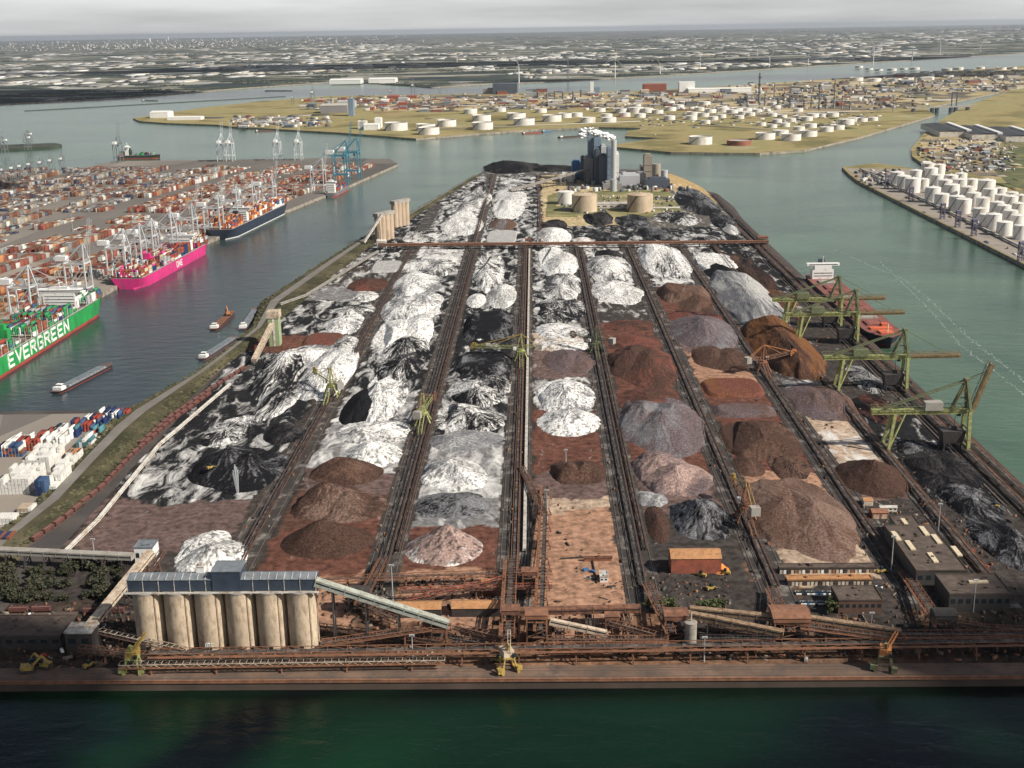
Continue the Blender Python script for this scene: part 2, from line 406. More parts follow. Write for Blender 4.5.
def landmat(name, ramp, scale, st=(1, 1, 1), vor=True):
    m = bpy.data.materials.new(name); m.use_nodes = True
    nt = m.node_tree; N = nt.nodes; L = nt.links; b = N['Principled BSDF']; b.inputs['Roughness'].default_value = .95
    b.inputs['Specular IOR Level'].default_value = .1
    g = N.new('ShaderNodeNewGeometry'); mp = N.new('ShaderNodeMapping'); mp.inputs['Scale'].default_value = st
    L.new(g.outputs['Position'], mp.inputs[0])
    v = N.new('ShaderNodeTexVoronoi'); v.inputs['Scale'].default_value = scale; v.distance = 'CHEBYCHEV'
    n = N.new('ShaderNodeTexNoise'); n.inputs['Scale'].default_value = scale*.35; n.inputs['Detail'].default_value = 9; n.inputs['Roughness'].default_value = .65
    L.new(mp.outputs[0], v.inputs['Vector']); L.new(mp.outputs[0], n.inputs['Vector'])
    s = N.new('ShaderNodeSeparateColor'); L.new(v.outputs['Color'], s.inputs[0])
    a = N.new('ShaderNodeMath'); a.operation = 'MULTIPLY_ADD'; a.inputs[1].default_value = .30 if vor else 0.; L.new(s.outputs[0], a.inputs[0])
    sb = N.new('ShaderNodeMath'); sb.operation = 'SUBTRACT'; sb.inputs[1].default_value = .15 if vor else 0.
    L.new(n.outputs[0], a.inputs[2]); L.new(a.outputs[0], sb.inputs[0])
    cr = N.new('ShaderNodeValToRGB'); L.new(sb.outputs[0], cr.inputs[0])
    e = cr.color_ramp.elements
    while len(e) < len(ramp): e.new(.5)
    for i, (p, c) in enumerate(ramp): e[i].position = p; e[i].color = (*c, 1)
    L.new(cr.outputs[0], b.inputs['Base Color'])
    return m
polder = landmat('polder_fields', [(.3, (.028, .040, .046)), (.44, (.042, .056, .054)), (.50, (.07, .08, .055)), (.56, (.15, .145, .11)), (.66, (.34, .33, .30))], .0038, (.7, 1.4, 1))
indus = landmat('industrial_ground', [(.3, (.07, .065, .055)), (.42, (.16, .14, .11)), (.5, (.30, .24, .14)), (.58, (.40, .32, .17)), (.7, (.45, .42, .36))], .006)
drygrass = landmat('dry_grass_land', [(.3, (.10, .10, .045)), (.42, (.19, .165, .075)), (.5, (.30, .245, .12)), (.58, (.24, .22, .10)), (.7, (.36, .31, .21))], .011, vor=False)
asph = landmat('terminal_asphalt', [(.3, (.09, .085, .08)), (.5, (.17, .155, .14)), (.7, (.30, .26, .22))], .004, (1, .35, 1))
# -- far mainland
far = PX((-500, 118), (0, 104), (120, 98), (240, 88), (300, 84), (345, 81), (430, 87), (560, 81), (700, 73), (860, 63), (1024, 53), (1300, 36.5))
mb = MB(); mb.prism(far+[(100000, 60000), (110000, 115000), (-110000, 115000), (-110000, 8000)], -14, 0., 0, 1)
struct('polder_land', mb, [polder, stone])
# -- oil and ore peninsula across the channel
euro = PX((133, 118), (139, 121), (166, 123), (216, 124.6), (232, 126.5), (339, 132.5), (416, 138.5), (470, 134), (539, 129), (599, 127), (640, 128), (655, 127), (628, 131), (625, 136), (660, 138), (617, 144), (617, 147), (671, 152), (760, 153), (804, 150), (860, 137), (935, 115), (925, 108), (1000, 92), (1100, 75), (1100, 66), (1024, 66), (900, 74), (760, 84), (640, 91), (520, 93), (420, 95), (330, 96), (262, 101), (200, 108))
mb = MB(); mb.prism(euro, -14, 0., 0, 1); struct('tank_farm_ground', mb, [drygrass, stone])
# paved and dirty industrial surface inside
mb = MB()
mb.prism(PX((300, 99), (420, 96), (640, 92), (860, 77), (1024, 68), (1024, 88), (930, 104), (870, 112), (760, 117), (660, 106), (560, 108), (440, 112), (370, 110)), .0, .15, 0)
struct('works_yard_ground', mb, [indus])
# thin breakwater in the river
mb = MB(); mb.beam(P3(25, 111, WZ+1), P3(285, 96.5, WZ+1), 14, 4); struct('training_wall', mb, [mat('wet_stone', (.05, .055, .055), .9, .2, .05)])
mb = MB(); mb.prism([(-860, 1108)]+PX((127, 413), (104, 428), (74, 460), (38, 499), (-8, 540), (-60, 590)), .02, .1); struct('depot_paving', mb, [asph])
# -- right-hand land
right = PX((842, 167), (849, 174), (858, 181), (1024, 264), (1300, 402), (1500, 402), (1500, 60), (1200, 62), (1024, 86), (965, 106), (945, 117), (934, 126), (922, 135), (911, 149), (912, 156), (935, 172), (927, 173), (905, 167), (875, 163))
mb = MB(); mb.prism(right, -14, 0., 0, 1); struct('east_bank_ground', mb, [drygrass, stone])
mb = MB(); mb.prism(PX((846, 168.3), (859, 180.3), (1024, 263.2), (1200, 352), (1200, 250), (1035, 232), (930, 174), (905, 169)), 0, .15); struct('east_quay_paving', mb, [mat('pale_paving', (.30, .26, .22), .9, .25, .02, dirt=(.16, .14, .12), dirt_amt=.4, scale2=.02)])
mb = MB(); mb.prism(PX((1005, 140), (1100, 128), (1100, 215), (1020, 196), (994, 170), (990, 150)), 0, .12); struct('east_field', mb, [mat('olive_field', (.075, .085, .03), .95, .3, .01, dirt=(.22, .18, .08), dirt_amt=.4, scale2=.006)])
mb = MB(); mb.prism(PX((918, 142), (935, 131), (1024, 128), (1100, 132), (1100, 160), (990, 180), (935, 160)), 0, .1); struct('east_works_ground', mb, [indus])
# -- left container terminal
term = PX((-250, 420), (0, 340), (60, 316), (112, 288), (150, 269), (210, 240), (300, 205), (350, 185), (398, 164), (390, 159), (339, 158), (200, 160), (116, 161), (65, 171), (0, 182), (-400, 210))
mb = MB(); mb.prism(term, -14, 0., 0, 1); struct('container_terminal_ground', mb, [asph, stone])
mb = MB(); mb.prism(PX((-60, 147.5), (0, 145.5), (55, 143.5), (62, 145), (50, 147), (0, 149.5), (-60, 151)), -10, 2.); struct('mole_ground', mb, [mat('dark_scrub_ground', (.04, .05, .035), .95, .3, .03)])

# ------------------------------------------------------------------ yard surface painted by the stuff lying on it
CK = dict(K=(.016, .016, .018), D=(.048, .041, .038), G=(.17, .165, .165), W=(.60, .59, .57), R=(.115, .052, .038), P=(.12, .082, .074), O=(.31, .18, .12), T=(.36, .27, .20), B=(.09, .048, .035))
LX = [-209, -107, -17, 68, 155, 241]
bays = [  # x0, x1, [(pixel row at the bay centre, colour, dust)]
    (-345, -225, 235, [(600, 'D', .1), (560, 'D', .2), (545, 'P', .1), (505, 'P', .25), (495, 'K', .6), (440, 'K', .5), (425, 'K', .35), (380, 'K', .55), (350, 'R', .15), (335, 'K', .6), (300, 'G', .3), (285, 'D', .6), (265, 'K', .7)]),
    (-195, -118, 340, [(620, 'O', .1), (590, 'O', .25), (565, 'R', .2), (520, 'B', .2), (490, 'P', .3), (470, 'G', .8), (400, 'K', .62), (300, 'K', .68), (265, 'G', 1.)]),
    (-95, -28, 460, [(620, 'O', .2), (585, 'O', .35), (570, 'R', .3), (530, 'G', .4), (500, 'G', .7), (440, 'K', .65), (400, 'K', .5), (370, 'K', .3), (310, 'K', .6), (265, 'K', .6)]),
    (-4, 57, 560, [(640, 'O', .1), (600, 'O', .2), (560, 'O', .15), (510, 'T', .2), (495, 'P', .3), (470, 'R', .3), (440, 'R', .25), (410, 'D', .8), (375, 'P', .35), (350, 'T', .8), (330, 'K', .65), (300, 'K', .65), (262, 'K', .65)]),
    (80, 143, 660, [(640, 'D', .15), (590, 'D', .15), (545, 'D', .25), (520, 'P', .1), (470, 'R', .15), (415, 'R', .05), (385, 'R', .1), (345, 'R', .3), (322, 'D', .45), (300, 'K', .9), (262, 'K', .9)]),
    (167, 230, 760, [(640, 'D', .1), (600, 'D', .1), (570, 'T', .0), (520, 'R', .0), (490, 'O', .0), (465, 'R', .0), (420, 'R', .05), (385, 'O', .1), (350, 'P', .2), (310, 'R', .2), (285, 'K', .9), (255, 'K', .9)]),
    (253, 292, 850, [(600, 'D', .1), (530, 'D', .25), (500, 'P', .1), (465, 'T', .6), (430, 'T', .4), (400, 'G', .5), (380, 'D', .5), (340, 'K', .5), (300, 'K', .85), (255, 'K', .8)]),
    (303, 362, 930, [(600, 'D', .05), (560, 'D', .15), (500, 'K', .35), (450, 'K', .3), (400, 'D', .35), (360, 'D', .3), (300, 'K', .4), (250, 'K', .4)]),
]
def yrow(px, py): return P(px, py)[1]
xs = np.arange(-346, 386, 2.4); ys = np.concatenate([np.arange(607, 1000, 2.6), np.arange(1000, 2060, 5.), np.arange(2060, 3440, 9.)])
X, Y = np.meshgrid(xs, ys)
n1 = fbm(X*.02, Y*.02, 5); n2 = fbm(X*.06+50, Y*.06, 4); n3 = fbm(X*.012+9, Y*.012+30, 4)
Xj = X+(n2-.5)*16; Yj = Y+(n1-.5)*70
col = np.zeros(X.shape+(3,)); dust = np.zeros(X.shape)
col[:] = (.05, .041, .036); dust[:] = -.2
# southern strip: warm ore dust in the middle, darker towards both ends
wgt = np.clip(1-np.abs(X-30)/230, 0, 1)[..., None]
south = (Yj < 770)
col = np.where(south[..., None], np.array((.05, .038, .031))*(1-wgt)+np.array((.21, .115, .07))*wgt, col)
for x0, x1, cx, segs in bays:
    inb = (Xj > x0) & (Xj < x1)
    # bay centre column to world rows, bay moves across the picture as it recedes
    Xc = (x0+x1)/2
    def row(py):
        lo, hi = 560., 2600.
        for _ in range(40):
            mid = (lo+hi)/2
            v = (Xc, mid, -HC); D = sum(v[i]*fw[i] for i in range(3)); yy = 384-F*sum(v[i]*Up[i] for i in range(3))/D
            if yy > py: lo = mid
            else: hi = mid
        return lo
    rows = [row(s[0]) for s in segs]
    for (py, ck, du), a, b in zip(segs, rows, rows[1:]+[2030]):
        a2 = a-(35 if py != segs[0][0] else 60)
        k = inb & (Yj >= a-8) & (Yj < b+200 if b == 2030 else Yj < b+8)
        if b == 2030: k = k & (Yj < 2035)
        col[k] = CK[ck]; dust[k] = du if ck in 'KGW' or du > .4 else du-.35
# north of the cross conveyor
nb = Yj > 2030
col[nb] = CK['K']; dust[nb] = .45
k = nb & (Xj > -200) & (Xj < 8) & (Yj > 2080) & (Yj < 3150); dust[k] = .7
k = nb & (Xj > 15) & (Yj > 2230) & (Yj < 3150); col[k] = (.42, .33, .19); dust[k] = 0.1
k = nb & (Xj > 190) & (Yj > 2210) & (Yj < 3000); col[k] = (.10, .09, .08); dust[k] = .35
k = nb & (Xj > 320) & (Yj > 2500); col[k] = (.42, .30, .15); dust[k] = 0
k = (Yj > 3050); col[k] = (.09, .085, .08); dust[k] = .3
col *= (.75+.5*n2)[..., None]
Z = np.full(X.shape, .02)+np.clip(n3-.45, 0, 1)*3.0*((Y > 700) & (Y < 3000))
for x in LX: Z = np.where(np.abs(X-x) < 14, .02, Z)
inside = np.ones(X.shape, bool)
# leave out what would hang over the water on the north-west and north-east shores
west = np.interp(Y, [600, 1449, 1500, 1623, 2132, 2431, 3057, 3400], [-346, -346, -346, -346, -300, -238, -140, -60])
east = np.interp(Y, [600, 2290, 2655, 2850, 3120], [384, 390, 394, 372, 330])
inside &= (X > west) & (X < east) & (Y < np.interp(X, [-150, -75, 47, 344], [3080, 3380, 3260, 3100]))
me = grid_mesh('yard_surface', X, Y, Z, col, dust, inside, yard_attr)
o = ob('yard_surface', me, None, kind='structure')
# lanes for the rail mounted machines
lane_m = mat('lane_gravel', (.036, .03, .027), .95, .35, .06, dirt=(.22, .2, .18), dirt_amt=.25, scale2=.06)
rail_m = mat('rail_steel', (.12, .09, .075), .5, .2, .2)
mb = MB()
for i, x in enumerate(LX+[297]):
    y1 = 3100 if x in (-107,) else 2560 if x == -209 else 2030
    wd = 12 if x != 297 else 7
    mb.box((x, (690+y1)/2, -.1), (wd*2, y1-690, .35))
struct('machine_lane', mb, [lane_m])
mb = MB()
for x in LX:
    for s_ in (-9.5, -4.2, 9.5):
        mb.box((x+s_, (700+2015)/2, .25), (.5, 1315, .35))
struct('lane_rails', mb, [rail_m])
# quay apron in the south, quay track strip in the east
mb = MB(); mb.box((0, 615, -.05), (1800, 14.6, .3), m=0); mb.box((0, 607., -1.2), (1800, 1.2, 1.8), m=1)
struct('south_quay_apron', mb, [mat('worn_quay_slab', (.155, .10, .07), .9, .3, .04, dirt=(.08, .06, .05), dirt_amt=.45, scale2=.07), rust2])
mb = MB(); mb.box((375, 1560, -.05), (22, 1420, .35), m=0)
for dx in (-16, -12, -5, 2, 6): mb.box((372+dx, 1560, .3), (1.1, 1400, .5), m=1)
struct('east_quay_apron', mb, [mat('sooty_slab', (.05, .042, .038), .9, .3, .05, dirt=(.12, .09, .07), dirt_amt=.4, scale2=.05), rail_m])
# dyke on the west shore: two grass slopes, a road on the crest
grass = landmat('dyke_grass', [(.3, (.024, .026, .016)), (.45, (.05, .048, .028)), (.55, (.085, .075, .045)), (.7, (.15, .125, .085))], .03, vor=False)
shore = PX((-60, 590), (-8, 540), (38, 499), (74, 460), (104, 428), (124, 412))+[(-374, 1240), (-364, 1340), (-356, 1450), (-378, 1600), (-345, 1880), (-314, 2110), (-252, 2431), (-153, 3050)]
inner = PX((0, 590), (28, 546), (84, 506), (118, 468), (148, 438), (172, 416))+[(-349, 1260), (-341, 1340), (-330, 1450), (-322, 1600), (-297, 1880), (-276, 2110), (-232, 2431), (-140, 3050)]
DY_S, DY_I = shore, inner
def strip_mesh(A, B, ts, zs, m):
    m_ = MB(); n = len(A); k = len(ts)
    vs = [(A[i][0]*(1-t)+B[i][0]*t, A[i][1]*(1-t)+B[i][1]*t, z) for i in range(n) for t, z in zip(ts, zs)]
    m_.add(vs, [(i*k+j, i*k+j+1, (i+1)*k+j+1, (i+1)*k+j) for i in range(n-1) for j in range(k-1)]); return m_
o = struct('grass_dyke', strip_mesh(shore, inner, [0, .02, .25, .5, .8, 1.], [-1, 1.2, 3.2, 3.4, 2.6, .02], None), [grass])
o = struct('dyke_road', strip_mesh(shore, inner, [.26, .48], [3.5, 3.6], None), [mat('pale_asphalt', (.17, .155, .14), .9, .2, .04, dirt=(.15, .14, .12), dirt_amt=.4, scale2=.05)])
# ------------------------------------------------------------------ heaps of ore and coal: each one is a thing
PC = dict(D=(.06, .055, .055), OG=(.60, .21, .05), K=(.010, .010, .012), KG=(.065, .065, .068), W=(.72, .71, .69), G=(.17, .17, .18), B=(.062, .036, .028), B2=(.105, .062, .046), R=(.14, .055, .042), P=(.115, .088, .092), PK=(.29, .205, .18), OB=(.15, .068, .03), GW=(.36, .355, .345), T=(.42, .33, .25), BR=(.165, .11, .088))
def heap(label, xl, xr, yf, yt, h, c1, c2='W', amt=.3, shape='cone', cat='ore heap', seed=None, group=None, rot=0., ax=(0, 0)):
    """xl,xr,yf: foot of the heap as surveyed; yt: its crest; h height in metres"""
    if c2 == 'W' and c1 in 'KG': amt *= .84
    seed = seed if seed is not None else int(xl*7+yf*3) % 97
    xm = (xl+xr)/2
    Yf = P(xm, yf)[1]
    flat = shape in ('flat', 'slab')
    while True:
        Yc = P(xm, yt, h)[1]
        b = (Yc-Yf)*(.62 if flat else 1.)
        if b > h*1.15 or h < 1.2: break
        h *= .92
    b = max(b, h*1.1)
    ymid = yf-(yf-yt)*.45
    x1 = P(xl, ymid)[0]; x2 = P(xr, ymid)[0]; a = (x2-x1)/2
    cx, cy = (x1+x2)/2, Yf+b
    big = max(a, b); n = int(min(110, max(36, big*1.9)))
    u = np.linspace(-1.12, 1.12, n); U, V = np.meshgrid(u, u)
    R = np.random.RandomState(seed)
    q1 = fbm(U*2.2+seed, V*2.2, 3); q2 = fbm(U*6+seed*2, V*6+3, 4)
    ang = np.arctan2(V, U)
    pw = 4. if shape == 'slab' else 3. if flat else 2.3
    r = (np.abs(U)**pw+np.abs(V)**pw)**(1/pw)+(q1-.5)*.26*(1 if shape != 'slab' else .3)
    X_, Y_ = U*a, V*b
    if shape == 'cone':
        hh = h*(1-np.sqrt((U-ax[0]*(1-r))**2+(V-ax[1]*(1-r))**2+.004))*1.06
        hh = np.minimum(hh, h*(1-r)*1.35)
    elif shape == 'ridge':       # crest along x
        hh = np.minimum(h*(1-np.abs(V)**1.0)*1.1, np.minimum(h*(1-np.abs(U))*a/(b*.9), h)); hh = np.minimum(hh, h*(1-r)*2.2)
    elif shape == 'ridgey':      # crest along y
        hh = np.minimum(h*(1-np.abs(U))*1.15, np.minimum(h*(1-np.abs(V))*b/(a*.9), h)); hh = np.minimum(hh, h*(1-r)*2.4)
    elif flat:
        hh = np.minimum(h, (1-r)*min(a, b)*.8)
    else:                        # several cones run together
        hh = np.full(U.shape, -1.); hs = np.full(U.shape, -9.)
        k = int(shape[5:] or 3)
        for i in range(k):
            ux, vy = R.uniform(-.5, .5), R.uniform(-.45, .45); s = R.uniform(.75, 1.); rr = np.sqrt((U-ux)**2+(V-vy)**2)
            cone_ = h*s*(1-rr/(s*.85+.15)); better = cone_ > hs; hs = np.where(better, cone_, hs); ang = np.where(better, np.arctan2(V-vy, U-ux)+i*1.7, ang); hh = np.maximum(hh, cone_)
        hh = np.minimum(hh, h*(1-r)*1.8)
    wang = ang+(q1-.5)*.7+(q2-.5)*.35
    gul = fbm(wang*6+seed, r*2.4, 3)
    if not shape == 'slab':
        hh = hh*(1+.13*(gul-.5)+.10*(q2-.5)*(.3+r)) + (q2-.5)*min(1.2, h*.07)
        # a bite where the reclaimer took some away
        if shape in ('multi3', 'multi2', 'ridge', 'flat', 'multi4') and h > 4:
            t = R.uniform(0, 2*PI); d = U*math.cos(t)+V*math.sin(t)+(q1-.5)*.12
            hh = np.minimum(hh, np.maximum(.12*h, h*(1.05-(d-R.uniform(.2, .4))*2.6)))
    hh = np.where(r > 1.1, -1., hh)
    # two materials lie in streaks that follow the slope
    gx = np.gradient(hh, axis=1); gy = np.gradient(hh, axis=0)
    hn = hh/max(h, 1.); s1 = fbm(wang*20+seed*3, hn*2.6+seed, 4); s2 = fbm(U*4.4+7*seed, V*4.4, 5); s3 = fbm(U*1.3+seed, V*1.3+5, 2)
    s = .55*s1+.25*s2+.45*s3
    lo = np.quantile(s, max(0., min(1., 1-amt)))
    k = np.clip((s-lo)/.17+.5, 0, 1)[..., None]
    ca, cb = np.array(PC['KG' if c1 == 'K' and amt > .45 else c1]), np.array(PC[c2])
    col = ca*(1-k)+cb*k
    if amt > .1 and 'W' in (c1, c2):
        vein = np.clip(1-np.abs(fbm(wang*5+seed, r*2.5+U*2, 4)-.5)/.022, 0, 1)*np.clip((fbm(U*3+seed, V*3+9, 2)-.42)*8, 0, 1)
        col = col*(1-.8*vein[..., None])+np.array(PC['KG'])*.8*vein[..., None]
        spk = np.clip((fbm(U*b*.35, V*b*.35+seed, 3)-.60)/.03, 0, 1)[..., None]; col = col*(1-.7*spk)+np.array(PC['K'])*.7*spk
    col = col*(.82+.36*q2)[..., None]
    if shape == 'slab': pass
    foot = np.clip((1.02-r)/.1, 0, 1)
    mask = hh > -.25
    me = grid_mesh(cat.replace(' ', '_'), X_, Y_, hh, col, None, mask, heap_attr)
    o = ob(cat.replace(' ', '_'), me, None, None, label, cat, (cx, cy, .02), rot)
    o['group'] = group or 'heaps of ore and coal in the stockyard'
    return o
C_, O_ = 'coal heap', 'ore heap'
H = heap
# westernmost bay
H('pale grey mound with a greenish flank right behind the silo roof', 172, 247, 580, 534, 15, 'GW', 'W', .5, 'multi2', O_, ax=(.1, 0))
H('jet black coal heap with a water jet, nearest in the westernmost bay', 184, 282, 499, 450, 20, 'K', 'G', .12, 'multi2', C_)
H('low flat black coal heap just behind the watered coal heap', 262, 302, 446, 428, 5, 'K', 'D', .2, 'multi3', C_)
H('low streaky black and white coal mound west of the flat black heap', 198, 258, 452, 428, 5, 'K', 'W', .4, 'multi3', C_)
H('tall coal heap with a white eastern half, ringed by a haul road', 238, 300, 425, 366, 16, 'K', 'W', .35, 'multi2', C_)
H('white streaked mound joined to the tall half white coal heap', 290, 345, 408, 362, 13, 'G', 'W', .8, 'multi2', C_)
H('grey rounded mound at the inside of the haul road bend', 278, 330, 375, 350, 10, 'G', 'W', .6, 'cone', C_)
H('small white crusted mound beside the green bucket wheel machine', 330, 368, 352, 338, 7, 'K', 'W', .6, 'multi2', C_)
H('flat rectangle of red brown ore among the white mounds', 303, 343, 347, 334, 3, 'R', 'B2', .3, 'slab', O_)
H('broad white mound behind the red brown ore rectangle', 325, 368, 334, 318, 8, 'W', 'G', .25, 'multi2', C_)
H('narrow black and white mound one behind the broad white mound', 330, 376, 317, 306, 6, 'K', 'W', .45, 'multi3', C_)
H('small white topped mound below the dark brown one', 352, 382, 302, 293, 5, 'W', 'K', .3, 'multi2', C_)
H('dark brown ore heap alone at the back of the westernmost bay', 347, 388, 292, 279, 9, 'B', 'R', .2, 'ridge', O_)
H('flat topped pale slab of ore next to the cross conveyor, west end', 371, 401, 273, 262, 2.5, 'GW', 'GW', 0, 'slab', O_)
# second bay
H('smooth dark brown cone nearest in the second bay', 281, 375, 559, 520, 17, 'B', 'B', 0, 'cone', O_, ax=(-.15, 0))
H('lumpy brown heap with a paler raked eastern side behind the dark brown cone', 290, 385, 529, 488, 17, 'B', 'BR', .35, 'multi3', O_)
H('dark brown heap with a bulging top, third brown one from the silos', 309, 392, 491, 461, 13, 'B', 'B2', .25, 'multi2', O_)
H('bright white cone behind the three brown heaps', 340, 402, 471, 441, 14, 'W', 'GW', .25, 'cone', C_)
H('low grey and white crumpled mound behind the bright white cone', 334, 408, 447, 424, 9, 'GW', 'W', .5, 'multi4', C_)
H('black backed coal heap crossed by a curving dark face', 338, 380, 425, 388, 13, 'K', 'K', .1, 'multi2', C_)
H('big white mound with ribs of black coal beside the curving dark face', 360, 412, 424, 380, 13, 'K', 'W', .75, 'multi3', C_)
H('white mound capped by a peaked black coal top', 364, 428, 386, 346, 15, 'K', 'W', .42, 'multi2', C_)
H('white mound just beyond the peaked black top', 372, 432, 354, 322, 13, 'GW', 'W', .8, 'multi3', C_)
H('long white ribbed mound in the middle of the second bay', 380, 440, 326, 298, 12, 'G', 'W', .8, 'multi3', C_)
H('white ribbed mound with a dark hollow in its western side', 390, 446, 300, 277, 11, 'G', 'W', .75, 'multi4', C_)
H('white and charcoal mound last before the flat pale slabs', 400, 456, 279, 262, 8, 'K', 'W', .6, 'multi3', C_)
H('flat white slab beside the cross conveyor in the second bay', 419, 455, 266, 257, 2, 'W', 'GW', .3, 'slab', C_)
# third bay
H('pinkish brown cone with a whitish crown beside the central conveyor', 404, 484, 567, 526, 18, 'PK', 'W', .12, 'cone', O_, ax=(.1, .1))
H('low slate grey heap with a ragged edge behind the pinkish cone', 412, 488, 521, 499, 6, 'G', 'K', .3, 'multi4', C_)
H('bright white steep heap in the third bay, its foot dead straight', 422, 507, 492, 451, 18, 'W', 'GW', .3, 'multi2', C_)
H('grey topped heap peeping behind the bright white steep one', 428, 508, 452, 432, 9, 'G', 'GW', .35, 'multi3', C_)
H('black and white heap with a sharp dark crest in the third bay', 434, 508, 434, 405, 13, 'K', 'W', .45, 'multi3', C_)
H('half white half black coal heap with scraped flanks', 448, 510, 408, 380, 11, 'K', 'W', .4, 'multi3', C_)
H('oblong flat black coal heap with a white loader on its top', 455, 512, 376, 352, 7, 'K', 'G', .12, 'slab', C_)
H('oblong coal block with pale side walls, the farther of the two black blocks', 463, 513, 343, 312, 8, 'K', 'G', .1, 'slab', C_)
H('small grey and white cone behind the oblong coal blocks', 486, 517, 309, 288, 11, 'GW', 'W', .5, 'cone', C_)
H('round white mound west of the small grey and white cone', 466, 486, 308, 297, 5, 'W', 'GW', .2, 'cone', C_)
H('coal heap with black west face and white east face near the cross conveyor', 472, 518, 292, 261, 13, 'K', 'W', .5, 'multi2', C_)
# fourth bay
H('dark brown heap at the edge of the orange ground', 549, 608, 487, 455, 13, 'B', 'B2', .2, 'multi2', O_)
H('white sharp edged heap, the nearer of two white ones in the fourth bay', 536, 602, 437, 410, 12, 'W', 'G', .25, 'cone', C_)
H('white streaked heap, the farther of two white ones in the fourth bay', 536, 600, 415, 382, 14, 'W', 'G', .3, 'multi2', C_)
H('dull mauve brown heap between two white heaps in the fourth bay', 537, 597, 376, 354, 9, 'P', 'B2', .15, 'multi2', O_)
H('cream white low heap behind the mauve brown one', 538, 591, 353, 340, 5, 'W', 'T', .3, 'multi3', O_)
H('white heap with grey scars beside the small green stacker', 536, 590, 339, 324, 8, 'GW', 'W', .6, 'multi3', C_)
H('dark grey coal heap with a white rim in the fourth bay', 537, 588, 322, 304, 7, 'K', 'W', .25, 'multi3', C_)
H('pair of joined white cones with black coal between them', 536, 584, 304, 280, 10, 'K', 'W', .6, 'multi2', C_)
H('white dome next to the cross conveyor in the fourth bay', 537, 580, 278, 252, 13, 'GW', 'W', .8, 'multi2', C_)
# fifth bay
H('huge dusky purple heap with folded flanks in the fifth bay', 617, 714, 462, 408, 19, 'P', 'G', .2, 'multi3', O_)
H('purple heap with pink and white stripes in front of the huge dusky one', 634, 714, 497, 456, 15, 'P', 'PK', .45, 'multi2', O_)
H('charcoal steep sided coal block with a whitish crown beside the bucket wheel', 671, 731, 541, 490, 15, 'K', 'G', .35, 'flat', C_)
H('little dark brown mound west of the charcoal coal block', 647, 672, 546, 518, 5, 'B', 'B', 0, 'cone', O_)
H('small grey scrap mound with pale lumps behind the little brown one', 636, 668, 508, 494, 4, 'G', 'GW', .3, 'multi3', O_)
H('low rust brown ridge behind the huge purple heap', 617, 680, 414, 394, 7, 'B', 'R', .4, 'ridge', O_)
H('chocolate brown double heap in the fifth bay', 611, 680, 391, 354, 14, 'B', 'R', .2, 'multi2', O_)
H('short maroon heap behind the chocolate double heap', 607, 664, 352, 338, 6, 'R', 'B', .4, 'ridge', O_)
H('flat dull red heap with a dusty white edge', 604, 656, 332, 322, 5, 'B', 'R', .4, 'ridge', O_)
H('white cone heap west side with a black nose beyond the red heaps', 592, 646, 305, 286, 9, 'GW', 'W', .7, 'multi4', C_)
H('large white heap at the back of the fifth bay', 590, 640, 288, 262, 13, 'K', 'W', .65, 'multi2', C_)
H('black coal peak beside the cross conveyor in the fifth bay', 591, 622, 262, 250, 9, 'K', 'D', .2, 'multi2', C_)
# sixth bay
H('wide greyish brown heap with a deep gully above the car park', 753, 862, 566, 502, 13, 'BR', 'B2', .35, 'multi3', O_)
H('dark brown heap with a sheer black west end in the sixth bay', 722, 802, 461, 424, 15, 'B', 'B2', .2, 'ridge', O_)
H('low brown heap on orange ground in front of the sheer ended one', 733, 766, 478, 460, 6, 'B', 'B2', .3, 'cone', O_)
H('low tan brown heap with a black cut, right of the small brown one', 771, 816, 481, 459, 6, 'B2', 'K', .2, 'multi2', O_)
H('flat mauve strip of fine ore in the sixth bay', 712, 776, 418, 404, 3.5, 'P', 'B2', .3, 'slab', O_)
H('flat brick red strip of ore with a white eastern hem', 703, 764, 398, 380, 3, 'R', 'OB', .3, 'slab', O_)
H('dark olive brown heap behind the brick red strip', 694, 752, 376, 352, 9, 'B', 'B2', .3, 'multi2', O_)
H('dusky purple cone right of the maroon fragments', 672, 742, 352, 319, 16, 'P', 'G', .15, 'cone', O_)
H('low maroon and black crumbled heap behind the purple cone', 668, 724, 324, 313, 5, 'R', 'K', .3, 'multi4', O_)
H('olive brown rounded heap, the nearer of two in the sixth bay', 664, 716, 317, 297, 10, 'B2', 'B', .4, 'multi2', O_)
H('olive brown flat topped heap, the farther of two in the sixth bay', 658, 710, 304, 281, 11, 'B2', 'BR', .25, 'flat', O_)
H('white heap spotted with coal at the back of the sixth bay', 644, 696, 285, 253, 14, 'W', 'K', .2, 'multi3', C_)
# seventh bay
H('very dark brown cone north of the workshop', 838, 914, 499, 461, 15, 'B', 'B', 0, 'cone', O_)
H('dull brown heap with a dark trench under the green unloader', 795, 860, 426, 394, 9, 'P', 'B2', .3, 'multi2', O_)
H('big rust orange heap with a black western face', 756, 824, 381, 331, 19, 'OB', 'B', .35, 'ridgey', O_)
H('long grey ribbed heap with a white western hem', 728, 790, 336, 288, 15, 'G', 'GW', .4, 'ridgey', C_)
H('small black coal heap between the white flat and the grey ribbed heap', 708, 752, 289, 269, 10, 'K', 'K', .1, 'multi2', C_)
H('flat white heap at the back of the seventh bay', 695, 738, 272, 255, 4, 'W', 'GW', .2, 'flat', C_)
